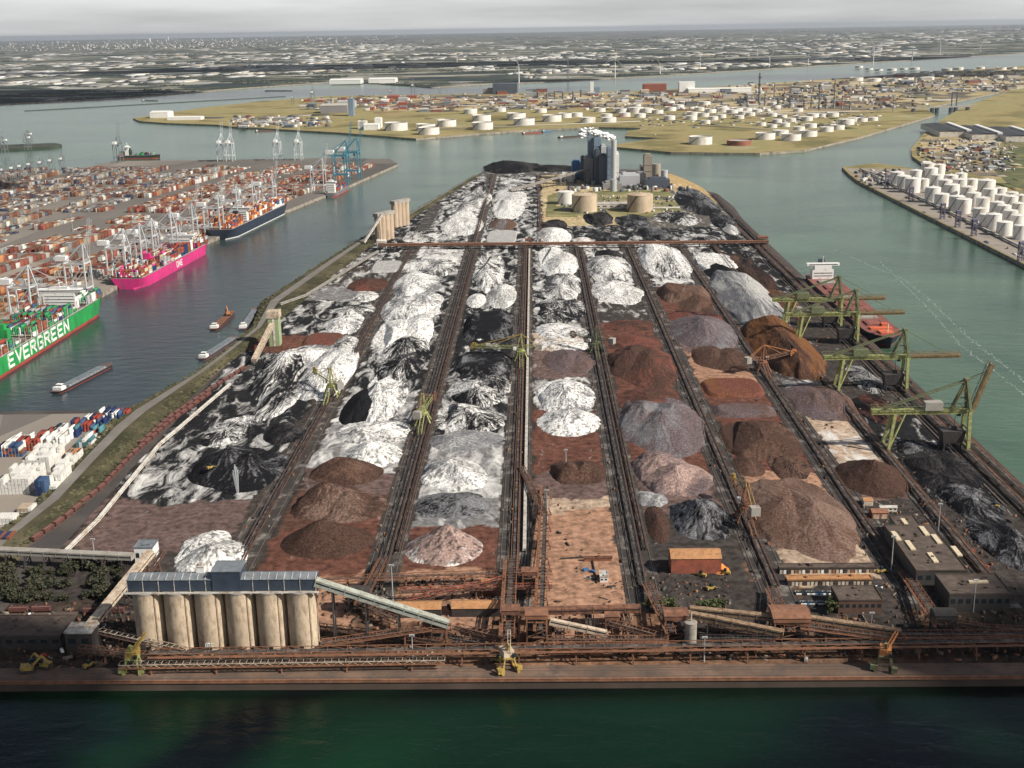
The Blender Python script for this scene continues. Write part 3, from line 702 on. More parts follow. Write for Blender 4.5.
# strip along the unloading quay
for i, a_ in enumerate([('black coal heap under the nearest green unloader', 918, 990, 500, 462, 8, 'K', 'D'), ('sooty coal heap with a yellow loader beside the quay belts', 950, 1006, 524, 492, 8, 'K', 'G'),
        ('black coal heap at the right edge of the picture', 985, 1040, 572, 530, 9, 'K', 'G'), ('small dark coal heap behind the workshop yard', 905, 945, 470, 448, 6, 'K', 'G'),
        ('dark coal heap between the first and second green unloaders', 858, 900, 425, 400, 7, 'K', 'R'), ('dark heap with pale boulders under the second unloader', 850, 890, 395, 374, 6, 'K', 'GW'),
        ('brown crumbly heap near the far end of the quay belts', 765, 800, 312, 296, 6, 'B', 'OB'), ('dark brown heap west of the moored bulk carrier', 742, 778, 292, 272, 6, 'B', 'K'), ('charcoal heap close to the north end of the quay belts', 722, 756, 270, 256, 6, 'K', 'B2')]):
    PC.setdefault('D', (.06, .055, .055)); H(*a_, .25, 'multi3', C_)
# beyond the cross conveyor
for a_ in [('white cone just beyond the cross conveyor', 534, 572, 248, 229, 14, 'W', 'GW', .3, 'cone', C_), ('dark brown rounded heap standing on a flat white slab', 488, 516, 232, 221, 8, 'B2', 'G', .2, 'multi2', O_),
        ('flat white slab in front of the dark brown rounded heap', 486, 517, 244, 232, 1.6, 'GW', 'GW', .0, 'slab', O_),
        ('broad white snowy looking coal field heap left of the lane', 440, 484, 240, 222, 9, 'GW', 'W', .7, 'multi3', C_), ('white heap with black specks behind the broad left one', 450, 488, 222, 207, 8, 'K', 'W', .7, 'multi3', C_),
        ('white and black speckled heap third along the west shore', 462, 491, 208, 196, 7, 'K', 'W', .6, 'multi3', C_), ('black crowned heap at the far end of the west shore', 470, 492, 196, 186, 7, 'K', 'W', .2, 'multi2', C_),
        ('white heap right of the lane, the nearest in its row', 492, 532, 221, 204, 8, 'GW', 'W', .8, 'multi3', C_), ('white heap right of the lane, second in its row', 494, 530, 206, 193, 7, 'GW', 'W', .7, 'multi3', C_),
        ('grey speckled heap right of the lane, farthest in its row', 497, 528, 194, 184, 6, 'K', 'W', .6, 'multi3', C_),
        ('black coal cone in front of the two beige tanks', 583, 614, 226, 213, 9, 'K', 'D', .2, 'multi2', C_), ('black heap left of the white cone beyond the conveyor', 536, 568, 230, 222, 5, 'K', 'D', .2, 'multi2', C_),
        ('sooty heap under the left beige tank', 616, 650, 228, 218, 5, 'K', 'G', .2, 'multi3', C_), ('low black heap next to the small cream mound', 588, 622, 242, 232, 5, 'K', 'G', .2, 'multi3', C_),
        ('small cream mound beyond the cross conveyor', 573, 596, 248, 240, 4, 'W', 'T', .4, 'cone', O_), ('dark heap in the middle of the northern coal yard', 640, 672, 240, 229, 6, 'K', 'G', .3, 'multi3', C_),
        ('black mound south of the fenced lawn', 656, 700, 226, 216, 4, 'K', 'W', .25, 'multi3', C_), ('long white streaked mound near the east corner', 682, 722, 247, 238, 4, 'K', 'W', .5, 'multi3', C_),
        ('charcoal coal heap with ridges in the north east corner', 681, 722, 218, 197, 7, 'K', 'G', .25, 'multi4', C_), ('black coal heap beside the east shore belt', 712, 742, 232, 215, 9, 'K', 'G', .1, 'multi2', C_),
        ('small pale cone in the north east corner', 723, 741, 235, 225, 7, 'GW', 'W', .3, 'cone', O_), ('long black coal ridge at the far northern tip', 484, 540, 174, 162, 14, 'K', 'D', .15, 'multi4', C_), ('low black coal ridge reaching toward the power station', 528, 586, 172, 165, 9, 'K', 'D', .15, 'multi4', C_),
        ('black and white speckled heap by the west shore conveyor', 402, 438, 243, 233, 5, 'K', 'W', .5, 'multi3', C_), ('dark low heap south of the northern lane', 432, 470, 250, 244, 3, 'K', 'W', .3, 'multi3', C_)]:
    H(*a_)
# spray of water on the watered coal heap
mb = MB(); q = P(238, 494, 1)
for k in range(6): mb.tube((-.6+k*.25, 0, 0), (-3.4+k*.9, rnd.uniform(0, 3), 25-abs(k-3)*2.4), .16, 5, r2=.5)
spray = mat('water_spray', (.7, .73, .76), .4, .1, 1.); spray.node_tree.nodes['Principled BSDF'].inputs['Alpha'].default_value = .38
o = ob('water_jet', mb, [spray], None, 'fan of white water sprayed over the jet black coal heap', 'water jet', (q[0], q[1], 1))
# ------------------------------------------------------------------ stockyard conveyors on the lanes
def truss(mb, p, q, w, h, m=0, step=None):
    """open lattice girder from p to q"""
    p = Vector(p); q = Vector(q); d = q-p; Ln = d.length; d.normalize(); r = d.cross(Vector((0, 0, 1))).normalized(); u = r.cross(d)
    step = step or h*1.4; n = max(2, int(Ln/step)); t = max(.35, h*.09)
    for s in (-1, 1):
        o = r*(s*w/2)
        mb.beam(p+o, q+o, t, t, m); mb.beam(p+o+u*h, q+o+u*h, t, t, m)
        for i in range(n):
            a = p+o+d*(Ln*i/n); b = p+o+d*(Ln*(i+1)/n)
            if i % 2: a, b = a+u*h, b
            else: b = b+u*h
            mb.beam(a, b, t*.7, t*.7, m)
    for i in range(n+1):
        a = p+d*(Ln*i/n); mb.beam(a-r*w/2+u*h, a+r*w/2+u*h, t*.6, t*.6, m)
    return mb
def trestle(p, w, z, along, m=0):
    """support standing on the ground below a conveyor"""
    mb = MB(); x, y = p; ca, sa = math.cos(along), math.sin(along)
    rx, ry = -sa, ca
    for s in (-1, 1):
        mb.beam((x+rx*s*w*.75, y+ry*s*w*.75, 0), (x+rx*s*w*.45, y+ry*s*w*.45, z), .8, .8, m)
    for a, b in ((.15, .5), (.5, .9)):
        if z > 6: mb.beam((x-rx*w*.65, y-ry*w*.65, z*a), (x+rx*w*.55, y+ry*w*.55, z*b), .45, .45, m)
    mb.beam((x-rx*w*.5, y-ry*w*.5, z-.4), (x+rx*w*.5, y+ry*w*.5, z-.4), .8, .8, m)
    return mb
def conveyor(label, p, q, w=5., style='open', mt=None, n=None, cat='conveyor', group='belt conveyors', legs=True, hh=None):
    """p, q: world points of the girder underside"""
    p = Vector(p); q = Vector(q); c = (p+q)/2; o3 = Vector((c.x, c.y, 0))
    a, b = p-o3, q-o3; d = (b-a).normalized(); r = d.cross(Vector((0, 0, 1))).normalized()
    t = E('belt_conveyor' if style == 'open' else 'conveyor_gallery', label, cat, tuple(o3), 0, group)
    Ln = (q-p).length
    al = math.atan2(d.y, d.x)
    if style == 'open':
        mt = mt or rust
        ob('frame', truss(MB(), a, b, w, hh or 2.4, step=max(4, Ln/46)), mt, t)
        m = MB(); up = Vector((0, 0, 1.3)); m.beam(a+up, b+up, w*.5, .35); ob('belt', m, belt, t)
        m = MB(); m.beam(a+r*w*.66+Vector((0, 0, .6)), b+r*w*.66+Vector((0, 0, .6)), w*.26, .2)
        m.beam(a+r*w*.78+Vector((0, 0, 1.8)), b+r*w*.78+Vector((0, 0, 1.8)), .18, .18); ob('walkway', m, srust if w < 5 else rust2, t)
    else:
        mt = mt or pale; h = hh or 3.6
        m = MB(); up = Vector((0, 0, h/2)); m.beam(a+up, b+up, w, h)
        k = max(3, int(Ln/9))
        for i in range(k+1):
            c_ = a+(b-a)*(i/k)+up; m.beam(c_-d*.25, c_+d*.25, w+.35, h+.35)
        ob('gallery_shell', m, mt, t)
        for s in (-1, 1):
            m = MB(); o = r*(s*(w/2+.04))+Vector((0, 0, h*.62)); m.beam(a+o, b+o, .12, h*.2); ob('window_band', m, glass, t)
    if legs:
        n = n or max(2, int(Ln/32))
        for i in range(n):
            f = (i+.5)/n; c_ = a+(b-a)*f
            if c_.z > 2.: ob('trestle', trestle((c_.x, c_.y), w, c_.z, al), rust if style == 'open' else dark, t)
    return t
names = ['first', 'second', 'third', 'fourth', 'fifth', 'sixth']
clue = ['beside the westernmost bay', 'between white heaps and the bright white row', 'through the middle of the yard', 'west of the red brown bay', 'between the purple and the dark brown heaps', 'next to the big rust orange heap']
for i, x in enumerate(LX):
    z = 1.2
    conveyor('long belt conveyor in the %s machine lane, %s' % (names[i], clue[i]), (x, 720, z), (x, 1994, z), 4.2, 'open', rust2 if i == 2 else dark if i in (1, 3) else srust, n=30, group='belt conveyors in the machine lanes')
    if i in (1, 2, 3):
        conveyor('narrow second belt running alongside the %s lane conveyor' % names[i], (x+7, 780, z), (x+7, 1985, z), 2.4, 'box' if i == 2 else 'open', pale if i == 2 else srust, n=24, group='belt conveyors in the machine lanes', hh=2.0)
for x, l in ((297, 'pale belt along the service road east of the seventh bay'), (367, 'belt conveyor along the unloading quay, landward one'), (378, 'belt conveyor along the unloading quay, waterside one')):
    conveyor(l, (x, 720, 2.2), (x, 2240 if x > 300 else 2000, 2.2), 5, 'open', dark if x > 300 else srust, n=30, group='quay belt conveyors')
# the rusty cross conveyor at the back of the yard and its extensions
conveyor('rusty brown covered conveyor crossing the whole back of the yard', (-262, 2008, 7), (388, 1992, 7), 8, 'box', rust2, n=20, group='cross conveyors')
conveyor('lower brown open conveyor just behind the rusty cross conveyor', (-255, 2030, 3), (380, 2014, 3), 6, 'open', rust, n=20, group='cross conveyors')
conveyor('narrow conveyor in the lane of the northern white coal field', (-107, 2045, 2), (-107, 3060, 2), 5, 'open', dark, n=20)
conveyor('slim conveyor between the white coal field and the dry lawn', (8, 2045, 2), (8, 3050, 2), 4, 'open', rust2, n=16)
a_, b_ = P(552, 195, 10), P(620, 174, 34)
conveyor('grey inclined conveyor rising to the power station', (P(510, 191, 6)[0], P(510, 191, 6)[1], 6), (P(588, 170, 30)[0], P(588, 170, 30)[1], 30), 9, 'box', concrete_g)
a_, b_ = P(700, 190, 4), P(765, 244, 4)
conveyor('dark conveyor along the eastern shore of the northern yard', (381, 2040, 3), (388, 2640, 3), 6, 'open', dark, n=12)
# junction house at the east end
def tower(label, x, y, sx, sy, h, mt=rust, rf=None, group='transfer towers', cat='transfer tower', open_=True):
    t = E('transfer_tower', label, cat, (x, y, 0), 0, group)
    m = MB()
    for i in (-1, 1):
        for j in (-1, 1): m.beam((i*sx/2, j*sy/2, 0), (i*sx/2, j*sy/2, h), .9)
    for k in range(1, int(h/5)+1):
        z = min(h, k*5)
        for i in (-1, 1):
            m.beam((i*sx/2, -sy/2, z), (i*sx/2, sy/2, z), .5); m.beam((-sx/2, i*sy/2, z), (sx/2, i*sy/2, z), .5)
            m.beam((-sx/2, i*sy/2, z-5), (sx/2, i*sy/2, z), .4); m.beam((i*sx/2, sy/2, z-5), (i*sx/2, -sy/2, z), .4)
    ob('frame', m, mt, t)
    m = MB()
    for k in range(1, int(h/5)): m.box((0, 0, k*5), (sx*.96, sy*.96, .25))
    m.box((sx*.1, 0, h*.35), (sx*.5, sy*.6, h*.3), top=.6); ob('chute', m, dark, t)
    m = MB(); m.gable((0, 0, h), (sx*1.1, sy*1.1, 3.), 1.4, m=0, mr=0); ob('head_house', m, rf or mt, t)
    return t
for px, py, s, h, l, mt in ((382, 249, 14, 12, 'pale transfer house at the west end of the rusty cross conveyor', offwhite), (762, 246, 16, 13, 'brown transfer tower at the east end of the rusty cross conveyor', rust),
        (528, 246, 9, 9, 'small brown tower where the central lane meets the cross conveyor', rust), (675, 637, 13, 14, 'rusty tower with a grey cylinder beside it, south of the bushes', rust), (788, 640, 20, 16, 'wide red brown transfer tower south of the car park', rust2),
        (511, 640, 10, 19, 'dark lattice transfer tower at the foot of the central conveyor', rust), (537, 641, 12, 17, 'twin bodied rusty tower just east of the central conveyor foot', rust2), (530, 590, 9, 12, 'squat tower under the two red cross belts', rust),
        (360, 612, 12, 13, 'sooty tower below the green grey gallery', dark), (436, 642, 13, 9, 'low brown tower receiving the green grey gallery', rust), (942, 634, 12, 12, 'dark tower west of the quay belts at the south east corner', dark),
        (612, 630, 8, 8, 'little rusty tower east of the pinkish belt', rust)):
    x, y = P(px, py); tower(l, x, y, s, s*.8, h, mt)
# southern conveyors
def cv(label, a, b, w=5, style='open', mt=None, **k):
    p = P3(*a); q = P3(*b); return conveyor(label, p, q, w, style, mt, group='conveyors behind the south quay', **k)
cv('longest brown conveyor on trestles right behind the south quay', (150, 655, 8), (1060, 642, 8), 7, 'open', rust2)
cv('shorter brown conveyor between the silos and the quay road', (120, 667, 4), (445, 662, 4), 5, 'open', palewarm)
cv('rusty conveyor slanting up beside the easternmost silo', (322, 645, 5), (432, 629, 11), 5, 'open', rust2)
cv('red brown belt along the southern end of the second and third bays', (318, 581, 6), (552, 573, 6), 5, 'open', rust2)
cv('second red brown belt, just south of the first one', (400, 592, 7), (552, 587, 7), 4, 'open', brickred)
cv('rusty box conveyor over the scrap yard south of the orange ground', (515, 614, 9), (640, 611, 9), 5, 'box', rust)
cv('low rusty conveyor beneath the pinkish one', (548, 641, 6), (668, 641, 6), 5, 'open', rust2)
cv('thin pinkish belt slanting towards the little rusty tower', (550, 624, 13), (606, 636, 5), 3, 'box', palewarm)
cv('beige stained conveyor running east from the grey cylinder', (684, 616, 14), (783, 636, 10), 4, 'box', dustybeige)
cv('second stained conveyor running east, the more northerly one', (690, 612, 14), (790, 622, 12), 4, 'box', dustybeige)
cv('pale brown conveyor leaving the wide transfer tower to the east', (800, 620, 13), (900, 635, 8), 4, 'box', dustybeige)
cv('brown conveyor leaving the wide transfer tower, the southern one', (800, 627, 12), (905, 641, 8), 5, 'open', rust2)
cv('dark conveyor reaching the right edge of the picture', (895, 636, 8), (1060, 636, 8), 6, 'open', rust)
cv('thin conveyor slanting through the yard south of the workshop', (940, 622, 7), (985, 629, 7), 4, 'open', rust)
cv('brown conveyor from the silos towards the long quay conveyor', (318, 628, 4), (440, 643, 4), 4, 'open', rust)
cv('tilted pink and white belt beside the orange roofed sheds', (408, 602, 5), (505, 580, 10), 4, 'open', brickred)
cv('central elevated conveyor coming down to the lattice tower', (512, 560, 9), (508, 638, 14), 7, 'open', rust2, hh=3)
cv('elevated conveyor parallel to the central one on its east side', (546, 487, 4), (541, 632, 13), 6, 'open', rust2, hh=3)
cv('short brown conveyor slanting into the parallel one', (522, 468, 2), (545, 516, 6), 4, 'open', rust)
cv('conveyor link from the fifth lane to the rusty tower', (648, 585, 3), (672, 634, 11), 5, 'open', rust)
cv('conveyor link from the sixth lane to the wide transfer tower', (772, 590, 3), (790, 632, 12), 6, 'open', rust)
cv('conveyor link from the seventh lane to the dark tower', (905, 573, 3), (942, 628, 9), 6, 'open', rust)
cv('rusty link from the second lane down past the sheds', (384, 560, 2), (360, 606, 11), 5, 'open', rust)
for i, a_ in enumerate([((560, 648, 5), (660, 646, 5)), ((610, 624, 8), (668, 640, 6)), ((700, 640, 7), (775, 641, 9)), ((705, 628, 6), (770, 634, 6)), ((455, 628, 5), (505, 640, 9)), ((450, 640, 4), (500, 648, 4)), ((345, 600, 4), (398, 622, 6)), ((390, 633, 3), (434, 634, 3)), ((815, 634, 6), (880, 646, 6)), ((960, 628, 5), (1040, 632, 5)), ((560, 618, 4), (560, 640, 4)), ((590, 616, 4), (592, 640, 4)), ((625, 614, 4), (632, 642, 5)), ((840, 618, 4), (846, 642, 5)), ((725, 620, 4), (735, 642, 5)), ((980, 640, 5), (1050, 648, 5))]):
    cv('rusty service gantry in the tangle behind the south quay, %s one of the list' % ['west-centre low', 'tower side', 'between cylinder and wide tower', 'northern middle', 'beside the lattice tower', 'low one west of the yellow crane', 'sheds side', 'short one under the gallery', 'east of wide tower', 'south east corner', 'first short cross', 'second short cross', 'third short cross', 'fourth short cross', 'fifth short cross', 'far right low'][i] if False else ['low rusty gantry just west of the middle of the tangle', 'rusty gantry slanting down to the tower with the cylinder', 'rusty gantry between the grey cylinder and the wide tower', 'rusty gantry north of the one by the cylinder', 'rusty gantry reaching the dark lattice tower from the west', 'low rusty gantry west of the yellow quay crane', 'rusty gantry below the sooty tower', 'short rusty gantry under the end of the green grey gallery', 'rusty gantry east of the wide transfer tower', 'rusty gantry by the dark tower in the corner', 'short cross gantry nearest the parallel elevated conveyor', 'short cross gantry beside the pinkish belt', 'short cross gantry at the little rusty tower', 'short cross gantry south of the brown office', 'short cross gantry amid the stained conveyors', 'low rusty gantry at the right picture edge'][i], a_[0], a_[1], 4, 'open', (rust, rust2, dark)[i % 3])
# galleries at the silos
cv('long green grey gallery sloping down from the silo roof to the east', (316, 585, 40), (448, 627, 12), 5, 'box', mat('green_grey_sheet', (.36, .38, .33), .6, .15, .2, dirt=(.2, .17, .12), dirt_amt=.3, scale2=.3), n=4, hh=4.2)
cv('beige gallery with dark ribs climbing to the white drive house', (88, 632, 10), (150, 556, 22), 6, 'box', palewarm, n=4, hh=3.8)
cv('long grey tube gallery crossing the scrub at the left edge', (-40, 551, 9), (133, 559, 9), 6, 'box', concrete_g, n=9, hh=3.6)
cv('brown conveyor climbing from the yard to the white drive house', (133, 595, 4), (163, 552, 10), 4, 'open', rust)
cv('low brown conveyor west of the silos', (100, 633, 6), (185, 652, 6), 4, 'open', palewarm)
cv('second low brown conveyor west of the silos, nearer the quay', (80, 650, 5), (190, 661, 5), 4, 'open', rust2)
# conveyor along the west dyke
wp = [P3(62, 556, 3), P3(98, 521, 3), P3(159, 446, 3), P3(230, 385, 3)]
for i, l in enumerate(['south', 'middle', 'north']):
    conveyor('pale roofed belt along the dyke train track, %s stretch' % l, wp[i], wp[i+1], 2.6, 'box', offwhite, hh=2., group='pale belts along the west dyke')
conveyor('beige inclined gallery leading up to the green tower', P3(254, 362, 4), P3(276, 318, 30), 6, 'box', palewarm, n=3)
conveyor('pale curved shore conveyor, southern part from the green tower', P3(280, 305, 4), P3(306, 296, 3), 3.4, 'box', concrete_g, hh=2.6)
conveyor('pale curved shore conveyor, northern part up to the transfer house', P3(306, 296, 3), P3(378, 252, 3), 3.4, 'box', concrete_g, hh=2.6)
# white drive house
def house(name, label, cat, x, y, d, mats_, roof=1.5, rz=0, windows=0, doors=0, z=0, group=None, door_mat=None, flat=False):
    """mats_: wall, roof. Wall and roof are separate parts, windows and doors parts of their own"""
    t = E(name, label, cat, (x, y, z), rz, group); a, b, h = d
    m = MB(); m.box((0, 0, 0), (a, b, h)); ob('wall', m, mats_[0], t)
    m = MB()
    if flat:
        m.box((0, 0, h+.003), (a+.5, b+.5, .5)); 
        for i in (-1, 1): m.box((i*(a/2+.1), 0, h+.5), (.4, b+.6, .6)); m.box((0, i*(b/2+.1), h+.5), (a-.3, .4, .6))
        R = random.Random(int(a*13+b)); 
        for k in range(int(a*b/160)+1): m.box((R.uniform(-.38, .38)*a, R.uniform(-.35, .35)*b, h+.5), (R.uniform(1, 2.6), R.uniform(1, 2.2), R.uniform(.8, 1.6)))
    else: m.gable((0, 0, h-.05), (a, b, .05), roof, m=0, mr=0)
    ob('roof', m, mats_[1], t)
    if windows:
        for i in range(windows):
            x_ = (i+.5)/windows*a-a/2; m = MB(); m.box((x_, -b/2-.05, h*.5), (a/windows*.55, .16, h*.25)); ob('window', m, glass, t)
    for i in range(doors):
        x_ = (i+.5)/doors*a-a/2; m = MB(); m.box((x_, -b/2-.06, .0), (a/doors*.7, .2, h*.72))
        ob('door', m, (door_mat or [palewarm])[i % len(door_mat or [1])], t)
    return t
x, y = P(148, 563); house('drive_house', 'white flat roofed drive house on legs where the beige gallery ends', 'building', x, y, (13, 13, 14), (white, slate), flat=True, windows=3)
x, y = P(84, 648); house('transfer_house', 'small dark block with a pale roof at the foot of the beige gallery', 'building', x, y, (16, 13, 13), (dark, pale), flat=True, windows=2)
# ------------------------------------------------------------------ silos
sil = []
x0, y0 = P(149, 651); x1, y1 = P(302, 651)
yb = y0+9
for i in range(6):
    x = x0+(x1-x0)*i/5
    s = E('concrete_silo', ['westernmost of the six round concrete silos', 'second concrete silo from the left, beside the westernmost', 'third concrete silo from the left with white letters at its foot', 'fourth concrete silo from the left, under the blue black house', 'fifth concrete silo from the left, next to the last', 'easternmost concrete silo, under the top of the sloping gallery'][i], 'silo', (x, yb, 0), 0, 'row of six concrete silos')
    m = MB(); n = 40
    for k in range(13): m.cyl((0, 0, k*2.8), 9.0+(.05 if k % 2 else 0), 2.8, n, cap=(k == 12))
    o = ob('silo_wall', m, concrete, s); smooth(o, 30)
    m = MB(); m.cyl((0, 0, 36.4), 9.25, .9, n); smooth(ob('roof_ring', m, concrete_g, s))
    m = MB(); m.box((0, -9.05, 0), (2.2, .5, 2.8)); ob('door', m, black, s)
    m = MB()
    for q in (-.5, .5): m.beam((5.8+q*.7, -7.35, 0), (5.8+q*.7, -7.35, 37), .15)
    for q in range(24): m.box((5.8, -7.3, 1+q*1.5), (.7, .1, .12))
    ob('ladder', m, dark, s)
    sil.append(s)
# painted letters on the third silo foot
m = MB(); xs_ = x0+(x1-x0)*2/5
def stroke(m, pts, u, o, w=.5, d=.12):
    for a, b in zip(pts[:-1], pts[1:]):
        m.beam(Vector(o)+Vector(u)*a[0]+Vector((0, 0, a[1])), Vector(o)+Vector(u)*b[0]+Vector((0, 0, b[1])), d, w)
for k, ch in enumerate([[(0, 0), (0, 2.4), (1.2, 2.7), (1.2, 0)], [(1.2, 2.7), (2.4, 2.4), (2.4, 0)], [(4.6, 2.4), (3.4, 2.6), (3.4, .2), (4.7, 0)]]):
    stroke(m, ch, (1, 0, 0), (-2.3, -9.25, 2.3), .55, .35)
ob('painted_letters', m, white, sil[2])
# head gallery on top of the silos
t = E('silo_head_gallery', 'long blue black gallery with a ribbed grey roof on top of the silos', 'gallery', ((x0+x1)/2, yb, 37.3)); W = x1-x0+20
m = MB(); m.box((0, 0, .4), (W, 11, 7.2)); ob('wall', m, navy, t)
m = MB(); m.gable((0, 0, 7.55), (W, 11, .06), 1.8, m=0, mr=0)
ob('roof', m, slate, t)
m = MB()
for i in range(25): m.beam((-W/2+i*W/24, -5.9, 7.9), (-W/2+i*W/24, 0, 9.6), .45, .25)
ob('roof_ribs', m, pale, t)
m = MB()
for i in range(13): m.box((-W/2+i*W/12, -5.6, 0), (.35, .3, 7.6))
m.box((0, -7.2, -.2), (W+4, 2.4, .3)); m.beam((-W/2-2, -8.4, 1.1), (W/2+2, -8.4, 1.1), .15)
ob('walkway', m, pale, t)
t2 = E('head_house', 'taller blue black box house sitting on the silo gallery, roof plain', 'building', (P(226, 580, 45)[0], yb+1.5, 37.3))
m = MB(); m.box((0, 0, .3), (17, 15, 12.5)); ob('wall', m, navy, t2)
m = MB(); m.box((0, 0, 12.8), (17.8, 15.8, .5)); ob('roof', m, slate, t2)
t2 = E('roof_cabin', 'little white cabin on the silo gallery roof, left of the taller house', 'cabin', (P(196, 578, 48)[0], yb+2, 46))
m = MB(); m.box((0, 0, 0), (4.6, 4.6, 4.6)); ob('wall', m, white, t2); m = MB(); m.box((0, 0, 4.6), (5.2, 5.2, .3)); m.box((0, 0, 4.9), (2., 2., 1.6)); ob('roof', m, pale, t2)
# ------------------------------------------------------------------ green tower and far west silos
x, y = P(276, 345); t = E('green_tower', 'tall pale green slab shaped tower with a beige head beside the dyke road', 'tower', (x, y, 0))
m = MB(); m.box((0, 0, 0), (12, 14, 34)); ob('shaft', m, mat('pale_green_sheet', (.30, .38, .22), .6, .15, .2, dirt=(.2, .2, .12), dirt_amt=.3), t)
m = MB(); m.box((0, 0, 34), (14.5, 15.5, 8)); ob('head', m, palewarm, t)
m = MB(); m.box((-6.1, 0, 0), (.5, 4, 32)); m.box((0, -7.15, 0), (2, .5, 33)); ob('rib', m, offwhite, t)
x, y = P(385, 238); x2, y2 = P(403, 226)
for j, (px, py, l) in enumerate(((385, 240, 'nearer beige block of fused grain silos on the west shore'), (401, 226, 'farther beige block of fused grain silos on the west shore'))):
    x, y = P(px, py); t = E('grain_silo_block', l, 'silo block', (x, y, 0), math.radians(60), 'two silo blocks on the west shore')
    m = MB()
    for k in range(4): m.cyl((-18+12*k, 0, 0), 6.2, 44, 18)
    smooth(ob('silo_barrels', m, mat('warm_concrete', (.42, .33, .24), .9, .15, .05, dirt=(.25, .19, .14), dirt_amt=.3, scale2=.06), t))
    m = MB(); m.box((0, 0, 44), (50, 11, 6)); ob('head_gallery', m, concrete_g, t)
conveyor('steep pale conveyor climbing to the fused grain silos', P3(364, 243, 4), P3(384, 214, 50) if False else (P(385, 240)[0], P(385, 240)[1]-32, 48), 6, 'box', offwhite, n=3)
# ------------------------------------------------------------------ buildings of the south
def px_house(name, label, cat, xl, xr, yf, depth, h, mats_, **k):
    a = P(xl, yf); b = P(xr, yf); x = (a[0]+b[0])/2; y = (a[1]+b[1])/2+depth/2
    return house(name, label, cat, x, y, (b[0]-a[0], depth, h), mats_, **k)
px_house('red_shed', 'brick red sheet shed with an orange roof beside the charcoal heap', 'shed', 671, 721, 575, 17, 12, (brickred, orangeroof), roof=3, doors=0)
px_house('long_shed', 'orange brown roofed shed left of the gap, below the pink belt', 'shed', 396, 441, 618, 12, 6, (dark, orangeroof), roof=2, group='orange roofed sheds')
px_house('long_shed', 'orange brown roofed shed right of the gap, beside the central tower', 'shed', 452, 503, 617, 12, 6, (dark, orangeroof), roof=2, group='orange roofed sheds')
px_house('ore_bin_house', 'small pinkish hipped house between the red cross belts', 'building', 482, 503, 596, 10, 6, (rust2, orangeroof), roof=4)
px_house('low_hall', 'wide dark flat hall at the left edge behind the south quay', 'building', -30, 62, 650, 26, 9, (dark, brownroof), flat=True, windows=8)
px_house('brown_office', 'dark brown office block with three lit bays south of the car park', 'office building', 838, 882, 614, 20, 9, (mat('brown_brick', (.10, .055, .04), .9, .2, .2), brownroof), flat=True, windows=7)
gar = [palewarm, white, dark, palewarm, rust2]
px_house('garage_row', 'long row of pale garage doors directly below the gully heap', 'garage', 779, 877, 574, 6, 4.2, (dark, brownroof), flat=True, doors=26, door_mat=gar, group='garage rows')
px_house('garage_row', 'second, slightly shorter row of pale garage doors', 'garage', 787, 872, 586, 6, 4.2, (dark, orangeroof), flat=True, doors=22, door_mat=[dark, palewarm, offwhite, palewarm], group='garage rows')
t = px_house('workshop_hall', 'large dark workshop hall with pale skylight strips', 'workshop', 915, 966, 588, 74, 12, (mat('dark_cladding', (.05, .045, .042), .7, .2, .1), brownroof), flat=True, windows=6)
for dx, dy in ((-14, 18), (-9, 2), (0, -18), (12, 12), (19, -8), (8, 26)):
    m = MB(); m.box((dx, dy, 12.5), (3.4, 15, .9)); ob('skylight', m, skylight, t)
t = px_house('workshop_annex', 'lower dark annex in front of the large workshop hall', 'workshop', 948, 1010, 612, 28, 12, (mat('dark_cladding', (.05, .045, .042)), brownroof), flat=True, windows=8)
m = MB(); m.box((4, 2, 12.5), (12, 2.5, 1.2)); ob('skylight', m, skylight, t)
t = px_house('workshop_store', 'small store with a green front and one skylight, north of the workshop', 'store building', 897, 921, 543, 22, 11, (mat('dull_green_sheet', (.14, .20, .15), .7, .2, .1), brownroof), flat=True)
m = MB(); m.box((-1, 0, 11.5), (3, 10, .8)); ob('skylight', m, skylight, t)
px_house('yard_cabin', 'orange roofed cabin between the dark brown cone and the workshop', 'cabin', 864, 873, 506, 8, 4, (offwhite, orangeroof), roof=1, doors=1)
px_house('yard_cabin', 'brick coloured cabin in the yard north of the green fronted store', 'cabin', 872, 888, 519, 9, 5, (brickred, rust2), roof=1.5, doors=2)
px_house('yard_cabin', 'long pale cabin with equipment beside it under the dark brown cone', 'cabin', 880, 897, 512, 5, 3.5, (offwhite, pale), roof=.8, windows=4)
px_house('site_office', 'white boxy site cabin on the orange ground', 'cabin', 600, 608, 583, 9, 4, (white, pale), flat=True, windows=2)
px_house('site_office', 'small open walled bay beside the white site cabin', 'cabin', 584, 612, 562, 2, 2.5, (rust2, rust), flat=True)
x, y = P(678, 645); t = E('upright_tank', 'upright grey cylinder with a railing beside the rusty tower', 'tank', (P(677, 643)[0]+8, P(677, 643)[1], 0))
m = MB(); m.cyl((0, 0, 0), 3.6, 14, 20); m.cyl((0, 0, 14), 3.9, .5, 20, r2=2.6); smooth(ob('shell', m, concrete_g, t)); m = MB(); m.cyl((0, 0, 14.5), .5, 6, 6); ob('vent_pipe', m, pale, t)
